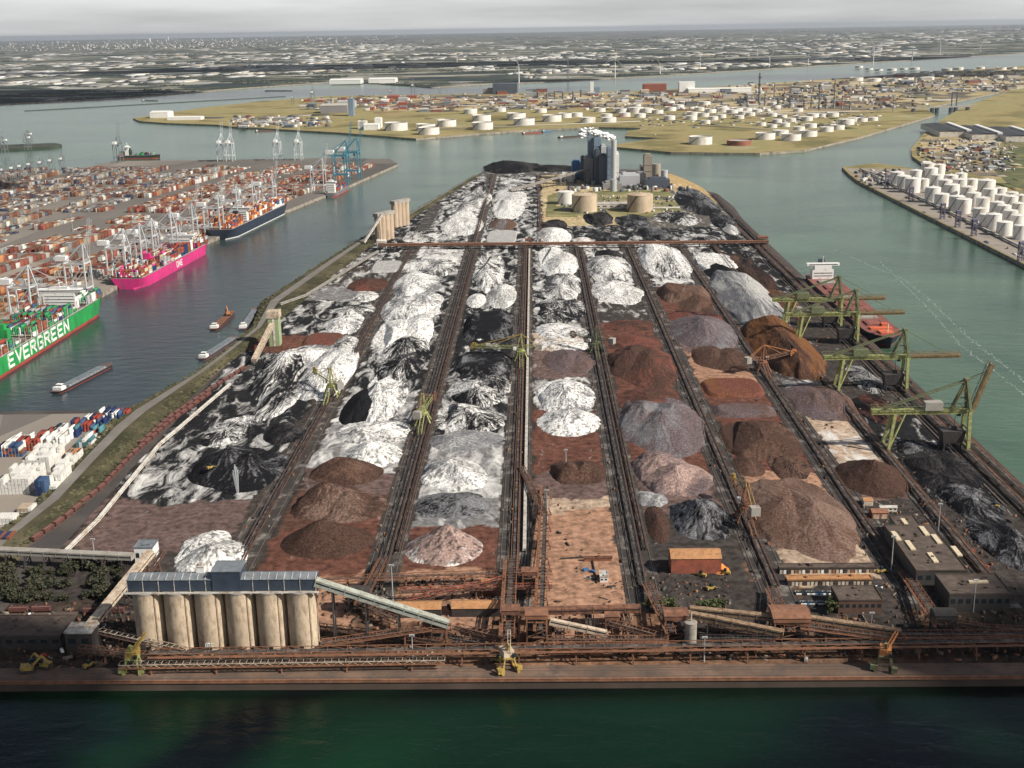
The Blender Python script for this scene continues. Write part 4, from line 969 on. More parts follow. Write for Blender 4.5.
# ------------------------------------------------------------------ bucket wheel machines in the lanes
def bucket_machine(label, loc, rz, main, trim, boom_rz=0., L_=46, tilt=3):
    t = E('bucket_wheel_reclaimer', label, 'reclaimer', loc, rz, 'bucket wheel machines on the lane rails')
    m = MB()
    for i in (-1, 1):
        for j in (-1, 1):
            m.beam((i*7, j*6.5, 1.4), (i*3.4, j*3, 10), 1.2)
            m.box((i*7, j*6.5, .4), (1.2, 7, 1.3))
    m.box((0, 0, 9.5), (9, 9, 1.6)); m.cyl((0, 0, 11), 3.6, 1.6, 14); ob('portal', m, main, t)
    u = MB(); c, s = math.cos(boom_rz), math.sin(boom_rz)
    R = lambda x, y, z: (x*c-y*s, x*s+y*c, z)
    ob('boom', truss(MB(), R(2, 0, 13), R(L_, 0, 13+tilt), 3.4, 3, step=4.5), main, t)
    b = MB(); b.beam(R(0, 0, 14), R(L_, 0, 14+tilt), 1.6, .4); ob('boom_belt', b, belt, t)
    m = MB()
    for j in (-1, 1):
        m.beam(R(-2, j*2.4, 12.5), R(0, j*.8, 30), 1.); m.beam(R(5, j*2.4, 12.5), R(0, j*.8, 30), .8)
    ob('mast', m, main, t)
    ob('counter_boom', truss(MB(), R(-2, 0, 14), R(-20, 0, 15), 3.6, 2.6, step=4), main, t)
    m = MB(); q = R(-20, 0, 12); m.box(q, (6, 7, 6.5), boom_rz); ob('counterweight', m, concrete_g, t)
    m = MB()
    for j in (-1, 1):
        m.beam(R(0, j, 29.6), R(L_*.62, j*1.5, 16+tilt*.6), .35); m.beam(R(0, j, 29.6), R(L_*.93, j*1.5, 16+tilt), .35); m.beam(R(0, j, 29.6), R(-18, j*1.5, 17.5), .4)
    ob('stay_rods', m, trim, t)
    wl = MB(); n = 20; ri, ro = 2.6, 3.8
    cx, cz = L_+1, 13+tilt+.6
    for k in range(n):
        a0, a1 = 2*PI*k/n, 2*PI*(k+1)/n
        wl.beam(R(cx+ri*math.cos(a0), -2.2, cz+ri*math.sin(a0)), R(cx+ri*math.cos(a1), -2.2, cz+ri*math.sin(a1)), 1.2, .6)
        if k % 2 == 0:
            wl.beam(R(cx, -2.2, cz), R(cx+ri*math.cos(a0), -2.2, cz+ri*math.sin(a0)), .35)
            q = R(cx+ro*math.cos(a0), -2.2, cz+ro*math.sin(a0)); wl.box((q[0], q[1], q[2]-.7), (1.5, 1.5, 1.4), boom_rz)
    ob('bucket_wheel', wl, trim, t)
    m = MB(); m.box(R(7, 3.2, 12.2), (3.4, 2.4, 3), boom_rz); ob('cab', m, white, t)
    ob('tripper', truss(MB(), (0, -5, 10), (0, -40, 1.5), 3.2, 2, step=4), main, t)
    return t
def lane_at(px, py, x): return (x, P(px, py)[1], .3)
bucket_machine('green bucket wheel machine beside the tall half white coal heap', lane_at(331, 396, -209), 0, ygreen, yellow, math.radians(125), 40)
bucket_machine('green lattice machine in the second lane between white heaps', lane_at(423, 424, -107), 0, ygreen, rust, math.radians(80), 34)
bucket_machine('green machine in the central lane with its yellow boom over black coal', lane_at(520, 360, -17), 0, ygreen, yellow, math.radians(176), 52, 1)
bucket_machine('small green stacker in the fourth lane east of the white heaps', lane_at(601, 352, 68), 0, green, rust, math.radians(150), 30)
bucket_machine('rusty brown machine nearest the camera, its yellow head over the lane', lane_at(737, 520, 155), 0, rust2, yellow, math.radians(98), 38, 4)
bucket_machine('brown machine by the big rust orange heap', lane_at(757, 372, 241), 0, rust2, orange, math.radians(25), 36)
bucket_machine('orange tinted stacker behind the green unloaders', (322, P(790, 318)[1], .3), 0, rust2, orange, math.radians(100), 30)
# ------------------------------------------------------------------ small diggers and quay machines
def wheel_loader(label, x, y, rz, mt=yellow, z=0, group='yellow site vehicles'):
    t = E('wheel_loader', label, 'loader', (x, y, z), rz, group)
    m = MB(); m.box((-2, 0, 1.3), (4.6, 2.6, 1.7)); m.box((1.4, 0, 1.2), (2.4, 1.8, 1.)); ob('body', m, mt, t)
    m = MB(); m.box((-.6, 0, 3.), (2., 2.2, 1.9), top=.85); ob('cab', m, glass, t)
    for i in (-2.4, 1.8):
        for j in (-1.5, 1.5): m = MB(); m.tube((i, j-.45, 1.05), (i, j+.45, 1.05), 1.05, 12); ob('wheel', m, black, t)
    m = MB(); m.beam((1.8, -.8, 2), (4.4, -.8, 1), .4); m.beam((1.8, .8, 2), (4.4, .8, 1), .4); ob('lift_arm', m, mt, t)
    m = MB(); m.box((5, 0, .3), (1.6, 3.2, 1.4), top=.8); ob('bucket', m, dark, t)
    return t
def excavator(label, x, y, rz, mt=yellow, z=0, s=1., group='yellow site vehicles'):
    t = E('excavator', label, 'excavator', (x, y, z), rz, group); t.scale = (s, s, s)
    for j in (-1.6, 1.6): m = MB(); m.box((0, j, 0), (5.4, .9, 1.2)); ob('track', m, dark, t)
    m = MB(); m.box((-.8, 0, 1.4), (4.6, 3.2, 1.8)); ob('body', m, mt, t)
    m = MB(); m.box((.9, 1.1, 3.2), (1.7, 1.2, 1.8)); ob('cab', m, glass, t)
    m = MB(); m.beam((1.2, -.4, 2.8), (5, -.4, 6.6), .8); ob('boom', m, mt, t)
    m = MB(); m.beam((5, -.4, 6.6), (8, -.4, 3), .6); ob('arm', m, mt, t)
    m = MB(); m.box((8.2, -.4, 1.4), (1.4, 1.6, 1.5), top=.7); ob('bucket', m, dark, t)
    return t
for px, py, rz, l in ((882, 573, .3, 'yellow loader among the scrap below the workshop annex'), (724, 575, 2.8, 'yellow loader beside the orange gravel cone'), (712, 590, .5, 'yellow loader driving across the dark ground south of the red shed'), (700, 577, 2.6, 'yellow loader in front of the red shed'), (993, 508, 2.5, 'yellow loader on the sooty coal heap strip'), (497, 662, 3.1, 'yellow loader parked west of the yellow quay crane')):
    x, y = P(px, py); wheel_loader(l, x, y, rz)
x, y = P(30, 672); excavator('yellow excavator with a raised arm at the left end of the quay', x, y, 0.2, s=1.5)
x, y = P(45, 668); excavator('second yellow excavator on the quay, right of the first', x, y, 2.9, s=1.3)
x, y = P(90, 667); wheel_loader('small yellow loader on the quay near the green and yellow crane', x, y, 1.)
x, y = P(480, 347); wheel_loader('white loader on the oblong flat black coal heap', x, y, 1., white, 7)
x, y = P(212, 478); wheel_loader('yellow loader on the flank of the watered coal heap', x, y, 1., yellow, 8)
# orange gravel cone
heap('small vivid orange gravel cone right of the red shed', 709, 731, 577, 563, 8, 'OG', 'T', .1, 'cone', 'gravel heap')
def quay_crane(label, px, py, a, b, rz=0.):
    x, y = P(px, py); t = E('harbour_crane', label, 'crane', (x, y, .3), rz, 'mobile cranes on the south quay'); t.scale = (.8, .8, .72)
    m = MB()
    for i in (-1, 1):
        for j in (-1, 1): m.beam((i*6, j*4.5, .5), (i*3.5, j*3, 12), 1.1); 
        m.box((i*6, 0, 0), (2, 12, 1.8))
    m.box((0, 0, 12), (9, 8, 1.4)); ob('portal', m, a, t)
    m = MB(); m.box((0, 2, 13.4), (8, 10, 5.5)); ob('machinery_house', m, b, t)
    m = MB(); m.beam((0, -1, 18.5), (0, -3, 25), 1.6); m.beam((0, 5, 18.5), (0, -2, 25), 1.); ob('mast', m, a, t)
    m = truss(MB(), (0, -3, 17), (7, 14, 26), 2., 1.6, step=3); ob('jib', m, b, t)
    m = MB(); m.box((3.6, -4, 14), (2, 2.4, 2.6)); ob('cab', m, glass, t)
    m = MB(); m.box((-7, -4, 1.8), (5, 3.4, 4)); m.box((7, -4, 1.8), (4, 3.4, 3.6)); ob('hopper', m, a, t)
    return t
quay_crane('green and yellow crane with hoppers on the quay left of the silos', 134, 672, ygreen, yellow)
quay_crane('yellow crane on the quay in front of the central tower', 508, 671, yellow, palewarm, .4)
quay_crane('green crane with an orange house on the quay at the right', 884, 670, green, orange, -.3)
# light masts
def mast(label, px, py, h, mt=steelgrey, group='floodlight masts', shared=[]):
    x, y = P(px, py)
    if not shared:
        m = MB(); m.cyl((0, 0, 0), .55, 1, 8, r2=.25)
        shared.append(1)
    t = E('light_mast', label, 'light mast', (x, y, 0), 0, group)
    m = MB(); m.cyl((0, 0, 0), .5, h, 8, r2=.22); ob('pole', m, mt, t)
    m = MB(); m.box((0, 0, h), (3.2, .8, .5)); m.box((-1.2, 0, h-.6), (.9, .7, .6)); m.box((1.2, 0, h-.6), (.9, .7, .6)); ob('lamp_head', m, mt, t)
    return t
for px, py, h, l in ((891, 572, 26, 'tall light mast beside the garage rows'), (973, 612, 22, 'light mast before the workshop annex'), (393, 602, 26, 'rusty pole south of the second lane'), (547, 520, 24, 'pole at the head of the parallel elevated conveyor'), (938, 532, 22, 'light mast on the service road by the workshop'),
        (413, 663, 18, 'quay lamp with a small crossbar below the green grey gallery'), (704, 662, 16, 'light mast by the grey cylinder'), (95, 560, 16, 'light mast in the scrub by the tube gallery'), (566, 470, 18, 'slim mast at the dark brown heap'), (870, 640, 18, 'slim mast near the right transfer yard')):
    mast(l, px, py, h)
# ------------------------------------------------------------------ ships
def hull_mesh(L_, B, D, bow=.14, stern=.08, keel=-3., boot=2., sheer=.0, n=34, cut=.0):
    """hull along +x (bow at +L/2), waterline z=0; materials 0 deck 1 side 2 boot"""
    m = MB(); secs = []
    for i in range(n+1):
        t = i/n; x = -L_/2+L_*t
        wd = 1.; ww = 1.
        if t > 1-bow: k = (t-1+bow)/bow; wd = math.sqrt(max(0, 1-k**2.4)); ww = max(0, 1-k*1.25)**.8 if k < .8 else 0.
        if t < stern: k = 1-t/stern; wd = 1-.12*k*k; ww = 1-.55*k
        xd = x+(L_*.015 if t > .98 else 0)
        z = D+sheer*max(0, (t-.8)/.2)**2*D
        bw = max(.02, ww)*B/2; bd = max(.05, wd)*B/2
        secs.append([(xd, -bd, z), (x-(.0), -(bw*.6+bd*.4), D*.35), (x, -bw, boot), (x, -bw*.97, keel), (x, bw*.97, keel), (x, bw, boot), (x, (bw*.6+bd*.4), D*.35), (xd, bd, z)])
    vs = [p for s in secs for p in s]; k = 8; f = []; mm = []
    for i in range(n):
        for j in range(k-1):
            f.append((i*k+j, (i+1)*k+j, (i+1)*k+j+1, i*k+j+1)); mm.append((1, 1, 2, 2, 2, 1, 1)[j])
        f.append((i*k+7, (i+1)*k+7, (i+1)*k, i*k)); mm.append(0)
    f.append(tuple(range(k))); mm.append(1); f.append(tuple(n*k+j for j in range(k-1, -1, -1))); mm.append(1)
    for q, z in zip(f, mm): m.f.append(list(q)); m.m.append(z)
    m.v = vs
    return m
LET = {'E': [[(1, 0), (0, 0), (0, 2), (1, 2)], [(0, 1), (.85, 1)]], 'V': [[(0, 2), (.55, 0), (1.1, 2)]], 'R': [[(0, 0), (0, 2), (.9, 2), (1, 1.5), (.9, 1), (0, 1)], [(.5, 1), (1.05, 0)]],
       'G': [[(1, 1.7), (.85, 2), (.15, 2), (0, 1.6), (0, .4), (.15, 0), (.9, 0), (1, .3), (1, .95), (.6, .95)]], 'N': [[(0, 0), (0, 2), (1, 0), (1, 2)]], 'O': [[(.15, 0), (0, .4), (0, 1.6), (.15, 2), (.85, 2), (1, 1.6), (1, .4), (.85, 0), (.15, 0)]]}
def lettering(text, x0, y, z, h, sp, wt, wid=1., dirx=1):
    m = MB(); s = h/2
    for i, ch in enumerate(text):
        for st_ in LET[ch]:
            for a, b in zip(st_[:-1], st_[1:]):
                pa = Vector((x0+dirx*(i*sp+a[0]*s*.95*wid), y, z+a[1]*s)); pb = Vector((x0+dirx*(i*sp+b[0]*s*.95*wid), y, z+b[1]*s))
                d = (pb-pa).normalized()*wt*.4
                m.beam(pa-d, pb+d, .3, wt)
    return m
CCOL = {'red': (.27, .055, .04), 'brown': (.20, .075, .045), 'orange': (.48, .19, .07), 'blue': (.045, .09, .18), 'dark blue': (.02, .035, .10), 'white': (.66, .65, .61), 'green': (.04, .22, .09), 'grey': (.30, .31, .32), 'magenta': (.62, .05, .22), 'beige': (.42, .34, .25), 'teal': (.07, .19, .22), 'yellow': (.62, .42, .10)}
CM = {}
def cont_mesh(c, L_=12.2):
    key = (c, L_)
    if key in CM: return CM[key]
    mt = mat('container_'+c.replace(' ', '_'), CCOL[c], .55, .1, .15, dirt=tuple(v*.55 for v in CCOL[c]), dirt_amt=.25, scale2=.3)
    m = MB(); m.box((0, 0, 0), (2.36, L_-.08, 2.5))
    for k in range(11):
        y = -L_/2+L_*(k+.5)/11
        m.box((0, y, .15), (2.44, .35, 2.3))
    for i in (-1, 1):
        for j in (-1, 1): m.box((i*1.14, j*(L_/2-.1), 0), (.18, .2, 2.6))
    m.box((0, -L_/2+.02, .2), (.12, .12, 2.2)); m.box((0, 0, 2.5), (2.3, L_-.3, .06))
    CM[key] = m.mesh('freight_container', mt); return CM[key]
def container(c, x, y, z, rz, label, group):
    o = bpy.data.objects.new('freight_container', cont_mesh(c)); COL.objects.link(o); o.location = (x, y, z); o.rotation_euler = (0, 0, rz)
    o['label'] = label; o['category'] = 'container'; o['group'] = group
    return o
u_ = Vector((P(210, 246, WZ)[0]-P(118, 296, WZ)[0], P(210, 246, WZ)[1]-P(118, 296, WZ)[1], 0)).normalized()
def place_ship(name, label, cat, bow_px, L_, B, side_dir, group=None):
    """bow_px: waterline pixel of the bow; side_dir unit vector stern to bow"""
    bx, by = P(*bow_px, WZ); c = Vector((bx, by, 0))-side_dir*(L_/2)
    return E(name, label, cat, (c.x, c.y, WZ), math.atan2(side_dir.y, side_dir.x), group)
def ship_parts(t, L_, B, D, mats_, bridge_t, fun_t, bow=.14, sheer=.12, boot=2.5):
    h = ob('hull', hull_mesh(L_, B, D, bow, sheer=sheer, boot=boot), mats_, t); smooth(h, 30)
    m = MB(); bx = -L_/2+L_*bridge_t
    m.box((bx, 0, D), (11, B*.7, 22)); m.box((bx, 0, D+22), (12, B*.96, 3.4)); m.box((bx-1, 0, D+25.4), (8, B*.4, 3))
    b = ob('bridge', m, white, t)
    m = MB()
    for k in range(4): m.box((bx+5.55, 0, D+4+k*4), (.2, B*.64, .8)); m.box((bx-5.55, 0, D+4+k*4), (.2, B*.64, .8))
    m.box((bx, 0, D+23.2), (12.3, B*.96, 1.2)); ob('window_rows', m, glass, b)
    m = MB(); m.cyl((bx, 0, D+28), .5, 10, 6); m.beam((bx, -3, D+36), (bx, 3, D+36), .5); ob('radar_mast', m, white, b)
    m = MB(); fx = -L_/2+L_*fun_t; m.box((fx, 0, D), (10, 16, 15)); m.box((fx, 0, D+15), (7, 9, 6)); ob('funnel', m, mats_[1], t)
    m = MB()
    for s in (-1, 1):
        for k in range(3): m.beam((-L_/2+2, s*(B/2-.4), D+.6+.5*k), (L_/2*(1-2*bow)*1., s*(B/2-.4), D+.6+.5*k), .12)
    ob('railing', m, white, t)
evg = mat('bright_green_hull', (.02, .30, .07), .45, .12, .03, dirt=(.03, .16, .06), dirt_amt=.4, scale2=.12)
pnk = mat('magenta_hull', (.62, .03, .20), .45, .1, .03, dirt=(.36, .05, .14), dirt_amt=.4, scale2=.12)
deckm = mat('ship_deck', (.13, .09, .08), .8, .3, .05)
bootm = mat('red_boot_paint', (.30, .05, .04), .6, .2, .05)
# green ship
d1 = Vector((P(93, 309, WZ)[0]-P(0, 366, WZ)[0], P(93, 309, WZ)[1]-P(0, 366, WZ)[1], 0)).normalized()
GL, GB, GD = 398, 60, 22
sB = Vector((-d1.y, d1.x, 0))       # port side, towards the quay
t1 = place_ship('container_ship', 'huge bright green container ship with white lettering along its side', 'container ship', (97, 309), GL, GB, d1)
t1.location = Vector(t1.location)+sB*(GB*.18)+d1*14
ship_parts(t1, GL, GB, GD, [deckm, evg, bootm], .74, .3, boot=3.5)
ob('ship_name', lettering('EVERGREEN', 0, 0, 0, 13.5, 20, 3., 2.0), white, t1)
nm = t1.children[-1]; nm.location = (GL/2-335, -GB/2-.25, 6.5)
for k in range(20):
    x = -GL/2+20+k*15.8; m = MB()
    if abs(x-(-GL/2+GL*.74)) < 9: continue
    for s in (-1, 1): m.box((x, s*(GB/2-.9), GD), (.7, .8, 13)); m.box((x, s*(GB/2-.9), GD+13), (.8, 1., .6))
    m.box((x, 0, GD+4), (.9, GB-1.2, .7))
    ob('lashing_bridge', m, pale, t1)
# pink ship
PL, PB, PD = 338, 50, 16
sp_ = Vector((-u_.y, u_.x, 0))
t2 = place_ship('container_ship', 'magenta pink container ship with red containers on deck', 'container ship', (208, 250), PL, PB, u_)
t2.location = Vector(t2.location)+sp_*(PB*.3)+u_*8
ship_parts(t2, PL, PB, PD, [deckm, pnk, pnk], .72, .28)
ob('ship_name', lettering('ONE', 0, 0, 0, 8, 9.5, 1.6, 1.6), white, t2); t2.children[-1].location = (-22, -PB/2-.25, 5)
# third ship, dark hull
d3 = Vector((P(286, 212, WZ)[0]-P(216, 246, WZ)[0], P(286, 212, WZ)[1]-P(216, 246, WZ)[1], 0)).normalized()
s3 = Vector((-d3.y, d3.x, 0))
t3 = place_ship('container_ship', 'dark blue hulled container ship loaded with orange and white boxes', 'container ship', (292, 210), 372, 48, d3)
t3.location = Vector(t3.location)+s3*22
ship_parts(t3, 372, 48, 18, [deckm, mat('dark_blue_hull', (.02, .03, .05), .5, .2, .05), white], .3, .25, boot=1.2)
t4 = place_ship('container_ship', 'small grey feeder ship at the end of the terminal quay', 'container ship', (352, 189), 150, 24, d3)
t4.location = Vector(t4.location)+s3*13
ship_parts(t4, 150, 24, 9, [deckm, mat('grey_hull', (.14, .15, .17), .5, .2, .05), bootm], .12, .16)
t5 = place_ship('container_ship', 'dark container ship behind the terminal, bright green bow section', 'container ship', (160, 158), 130, 28, Vector((1, .0, 0)))
ship_parts(t5, 130, 28, 10, [deckm, mat('black_green_hull', (.03, .05, .04), .5, .2, .05), bootm], .25, .3)
# -- deck cargo. Everything is listed first, the ones that show largest become things, the rest is one mass
CARGO = []     # x,y,z,rz,colour,where
def deck_cargo(t, L_, B, D, x_from, x_to, skip, tiers, cols, where):
    R = random.Random(int(L_)); rz = t.rotation_euler[2]; c, s = math.cos(rz), math.sin(rz); ox, oy, oz = t.location
    nb = int((x_to-x_from)/15.8); rows = int((B-3)/2.55)
    for b in range(nb):
        x = x_from+b*15.8+8
        if any(a < x < e for a, e in skip): continue
        base = R.randint(*tiers)
        lim = 1.
        if x > L_/2-L_*.14: k = (x-(L_/2-L_*.14))/(L_*.14); lim = math.sqrt(max(0, 1-k**2.4))*.9; base = min(base, 4)
        for r in range(rows):
            y = (r-(rows-1)/2)*2.55
            if abs(y) > B/2*lim-1: continue
            h = max(1, base+R.choice((-1, 0, 0, 0, 0, 1)))
            cc_ = R.choice(cols)
            for k in range(h):
                if R.random() < .45: cc_ = R.choice(cols)
                CARGO.append((ox+x*c-y*s, oy+x*s+y*c, oz+D+1+2.6*k, rz+PI/2, cc_, where, b, r, k, k == h-1, rows))
deck_cargo(t1, GL, GB, GD, -GL/2+12, GL/2-14, [(-GL/2+GL*.74-13, -GL/2+GL*.74+13), (-GL/2+GL*.3-13, -GL/2+GL*.3+13)], (2, 4), ['green', 'green', 'brown', 'red', 'dark blue', 'grey', 'brown', 'white', 'blue', 'green'], 'on the green ship')
deck_cargo(t2, PL, PB, PD, -PL/2+5, PL/2-10, [(-PL/2+PL*.72-12, -PL/2+PL*.72+12), (-PL/2+PL*.28-12, -PL/2+PL*.28+12)], (4, 6), ['red', 'red', 'brown', 'white', 'brown', 'magenta', 'red', 'grey', 'dark blue', 'beige'], 'on the pink ship')
deck_cargo(t3, 372, 48, 18, -176, 160, [(-186+372*.3-12, -186+372*.3+12), (-106, -80)], (3, 6), ['orange', 'orange', 'white', 'blue', 'red', 'brown', 'orange'], 'on the dark blue ship')
deck_cargo(t4, 150, 24, 9, -45, 60, [], (2, 3), ['grey', 'blue', 'red', 'brown'], 'on the feeder')
deck_cargo(t5, 130, 28, 10, -58, 55, [(-48, -18)], (1, 3), ['green', 'dark blue', 'red', 'green', 'grey'], 'on the ship behind the terminal')
# -- white reefer depot at the lower left
ang_d = math.radians(6)
def depot(px, py, nx, ny, nz, cols, where, rzd=0., gap=.42, jit=0):
    nx = int(nx*1.35+.5)
    ny = ny+1 if cols == Wt and ny > 1 else ny
    x0, y0 = P(px, py); R = random.Random(px*3+py); rz = rzd; c, s = math.cos(rz), math.sin(rz)
    for i in range(nx):
        for j in range(ny):
            h = max(1, nz-R.choice((0, 0, 0, 1, 1, 2) if jit else (0,)))
            for k in range(h):
                lx, ly = i*(2.44+gap), j*12.9
                CARGO.append((x0+lx*c-ly*s, y0+lx*s+ly*c, .05+2.74*k, rz, R.choice(cols), where, j, i, k, k == h-1, nx))
Wt = ['white']; Mx = ['dark blue', 'blue', 'red', 'brown', 'white', 'red', 'dark blue']
q1_, q2_ = P(38, 499), P(124, 412); dz = math.atan2(q2_[1]-q1_[1], q2_[0]-q1_[0])-PI/2
dd = dz
depot(3, 492, 7, 2, 5, Wt, 'in the big white block at the left edge', dd, jit=1)
depot(28, 470, 6, 2, 5, Wt, 'in the white block second from the dyke', dd, jit=1)
depot(44, 447, 5, 2, 4, Wt, 'in the white block farther toward the water', dd, jit=1)
depot(2, 455, 5, 2, 4, Wt, 'in the small white stack against the left edge', dd, jit=1)
depot(40, 494, 2, 1, 5, ['dark blue', 'blue'], 'in the blue stack beside the white ones', dd)
depot(47, 490, 3, 2, 4, Wt, 'in the white stack nearest the dyke road', dd, jit=1)
depot(60, 470, 3, 2, 3, Wt, 'in the white stack halfway along the dyke road', dd, jit=1)
depot(70, 459, 3, 1, 3, ['orange'], 'beside the white stacks on the dyke road', dd)
depot(80, 446, 4, 2, 3, ['white', 'grey', 'teal', 'white'], 'in the mixed stack under the dyke road', dd, jit=1)
depot(93, 434, 4, 1, 3, ['grey', 'teal', 'red'], 'in the low mixed stack close to the barge berth', dd, jit=1)
depot(0, 522, 4, 1, 2, Wt, 'in the low white stack at the bottom of the depot', dd)
depot(22, 512, 3, 1, 2, ['white', 'white', 'beige'], 'in the short white row at the bottom of the depot', dd)
depot(0, 541, 3, 1, 2, ['brown', 'dark blue'], 'in the lowest stack of the depot', dd)
k0 = math.radians(-4)
for i, (px, py, cols) in enumerate(((4, 455, ['dark blue', 'red', 'brown', 'blue']), (22, 449, ['red', 'brown', 'red', 'brown']), (42, 440, ['red', 'dark blue', 'brown']), (60, 436, ['white', 'teal', 'dark blue']), (75, 430, ['dark blue', 'blue', 'red']), (88, 426, ['white', 'red', 'blue', 'dark blue']), (103, 419, ['dark blue', 'blue', 'white']), (117, 415, ['red', 'magenta', 'red']))):
    depot(px, py, 5, 1, 4 if px < 110 else 2, cols, 'in waterside stack %s' % ['one, farthest left', 'two from the left', 'three from the left', 'four, with white boxes', 'five, mostly blue', 'six, with mixed colours', 'seven, near the berth', 'eight, the low red one'][i], dd, jit=1)
def dist_(c): return (c[0]**2+c[1]**2)
CARGO.sort(key=dist_)
# the boxes in view are the outer ones
occ = {}
vis = []
for c in CARGO:
    outer = c[9] or c[6] == 0 or c[7] in (0, c[10]-1) or 'ship' not in c[5]
    vis.append(outer)
top = [c for c, v in zip(CARGO, vis) if v and (c[9] or c[7] in (0, c[10]-1) or c[6] == 0)][:290]
tid = set(id(c) for c in top)
tierw = ['bottom', 'second', 'third', 'fourth', 'fifth', 'sixth', 'seventh']
ordw = ['first', 'second', 'third', 'fourth', 'fifth', 'sixth', 'seventh', 'eighth', 'ninth', 'tenth', 'eleventh', 'twelfth', 'thirteenth', 'fourteenth', 'fifteenth', 'sixteenth', 'seventeenth', 'eighteenth', 'nineteenth', 'twentieth', 'twenty-first', 'twenty-second', 'twenty-third', 'twenty-fourth']
for c in top:
    tier = 'top' if c[9] else tierw[c[8]]
    if 'ship' in c[5]: lab = '%s %s box %s, %s bay from stern, %s row from quay' % (tier, c[4], c[5], ordw[c[6]], ordw[c[10]-1-c[7]])
    else: lab = '%s %s box %s, column %s%s' % (tier, c[4], c[5].replace(' stack', '').replace('in waterside', 'in waterside stack'), ['one', 'two', 'three', 'four', 'five', 'six', 'seven', 'eight', 'nine', 'ten', 'eleven', 'twelve'][c[7]], '' if c[6] == 0 else [', rear', ', hindmost'][c[6]-1])
    container(c[4], c[0], c[1], c[2], c[3], lab, 'stacked freight containers')
B = []
for c in CARGO:
    if id(c) in tid: continue
    k = CCOL[c[4]]; v = rnd.uniform(.8, 1.15); B.append((c[0], c[1], c[2], 2.4, 12.15, 2.56, c[3], k[0]*v, k[1]*v, k[2]*v))
ob('deck_containers', boxes_mesh('deck_containers', B, box_attr), None, kind='stuff')
# -- the container terminal, tens of thousands of boxes
du = Vector((P(350, 186)[0]-P(112, 289)[0], P(350, 186)[1]-P(112, 289)[1], 0)).normalized(); dv = Vector((-du.y, du.x, 0)); q0 = Vector((*P(112, 289), 0))
rz = math.atan2(du.y, du.x); B = []; R = random.Random(5)
warm = ['orange', 'red', 'red', 'brown', 'red', 'white', 'brown', 'orange', 'beige', 'brown', 'white', 'white', 'grey', 'red', 'beige']; cool = ['grey', 'brown', 'beige', 'white', 'brown', 'dark blue', 'grey', 'beige', 'brown']
for band in range(34):
    v0 = 62+band*(29 if band < 10 else 31)
    if band in (5, 10, 15): continue
    a0 = -420 if band > 2 else -380
    ulen = 1760
    pal = warm if band < 12 else cool
    for blk in range(9):
        ua = a0+blk*232+R.uniform(-8, 8)
        ub = ua+R.uniform(185, 222)
        if R.random() < .05: continue
        cc = R.choice(pal); hb = R.randint(1, 4)
        uu = ua
        while uu < ub:
            if R.random() < .13: hb = max(0, min(4, hb+R.choice((-2, -1, 1, 2))))
            if R.random() < .3: cc = R.choice(pal)
            for r in range(8):
                h = max(0, hb+R.choice((-1, 0, 0, 0)))
                if not h: continue
                if R.random() < .4: cc = R.choice(pal)
                p_ = q0+du*uu+dv*(v0+r*2.7); k = CCOL[cc]; s = R.uniform(.42, .95)
                if p_.y > 3330 or (p_.y > 3440-(-560-p_.x)*.1): continue
                if p_.x < -1750: continue
                g_ = .22*s; B.append((p_.x, p_.y, .05, 12.2, 2.5, 2.6*h, rz, k[0]*s*.8+g_*.2, k[1]*s*.8+g_*.18, k[2]*s*.8+g_*.14))
            uu += 12.9
ob('container_stacks', boxes_mesh('container_stacks', B, box_attr), None, kind='stuff')
print('terminal boxes', len(B), 'cargo', len(CARGO))
# -- ship to shore cranes
def sts(label, loc, rz, mt, up, group='ship to shore cranes'):
    t = E('gantry_crane', label, 'gantry crane', loc, rz, group)
    # local x towards the water
    for i in (-1, 1):
        for j in (-1, 1):
            m = MB(); m.beam((i*15, j*9, 0), (i*15, j*9, 52), 1.9); ob('leg', m, mt, t)
    m = MB()
    for j in (-1, 1):
        m.beam((-15, j*9, 16), (15, j*9, 16), 1.6); m.beam((-15, j*9, 16), (15, j*9, 50), 1.); m.beam((-15, j*9, 50), (15, j*9, 50), 1.6)
    for i in (-1, 1): m.beam((i*15, -9, 16), (i*15, 9, 16), 1.6); m.beam((i*15, -9, 51), (i*15, 9, 51), 2.)
    ob('portal_bracing', m, mt, t)
    ob('girder', truss(MB(), (-38, 0, 50), (17, 0, 50), 6, 3, step=9), mt, t)
    m = MB()
    for j in (-1, 1): m.beam((15, j*8, 52), (12, j*1, 78), 1.5); m.beam((-14, j*6, 53), (12, j, 78), 1.)
    ob('a_frame', m, mt, t)
    if up: ob('boom', truss(MB(), (17, 0, 52), (28, 0, 112), 6, 3, step=9), mt, t); st_ = (24, 0, 95)
    else: ob('boom', truss(MB(), (17, 0, 50), (78, 0, 50), 6, 3, step=9), mt, t); st_ = (62, 0, 53)
    m = MB(); m.beam((12, 0, 77), st_, .6); m.beam((12, 0, 77), (-36, 0, 53), .7); ob('stays', m, mt, t)
    m = MB(); m.box((-22, 0, 53), (16, 9, 7)); ob('machinery_house', m, white, t)
    m = MB(); m.box((5, 0, 44), (3, 3, 4)); ob('cab', m, glass, t)
    return t
shore = math.atan2(-dv.y, -dv.x)
whc = mat('crane_light_grey', (.52, .54, .55), .5, .1, .1); drk = mat('crane_dark_grey', (.17, .19, .20), .6, .15, .1)
protos = {}
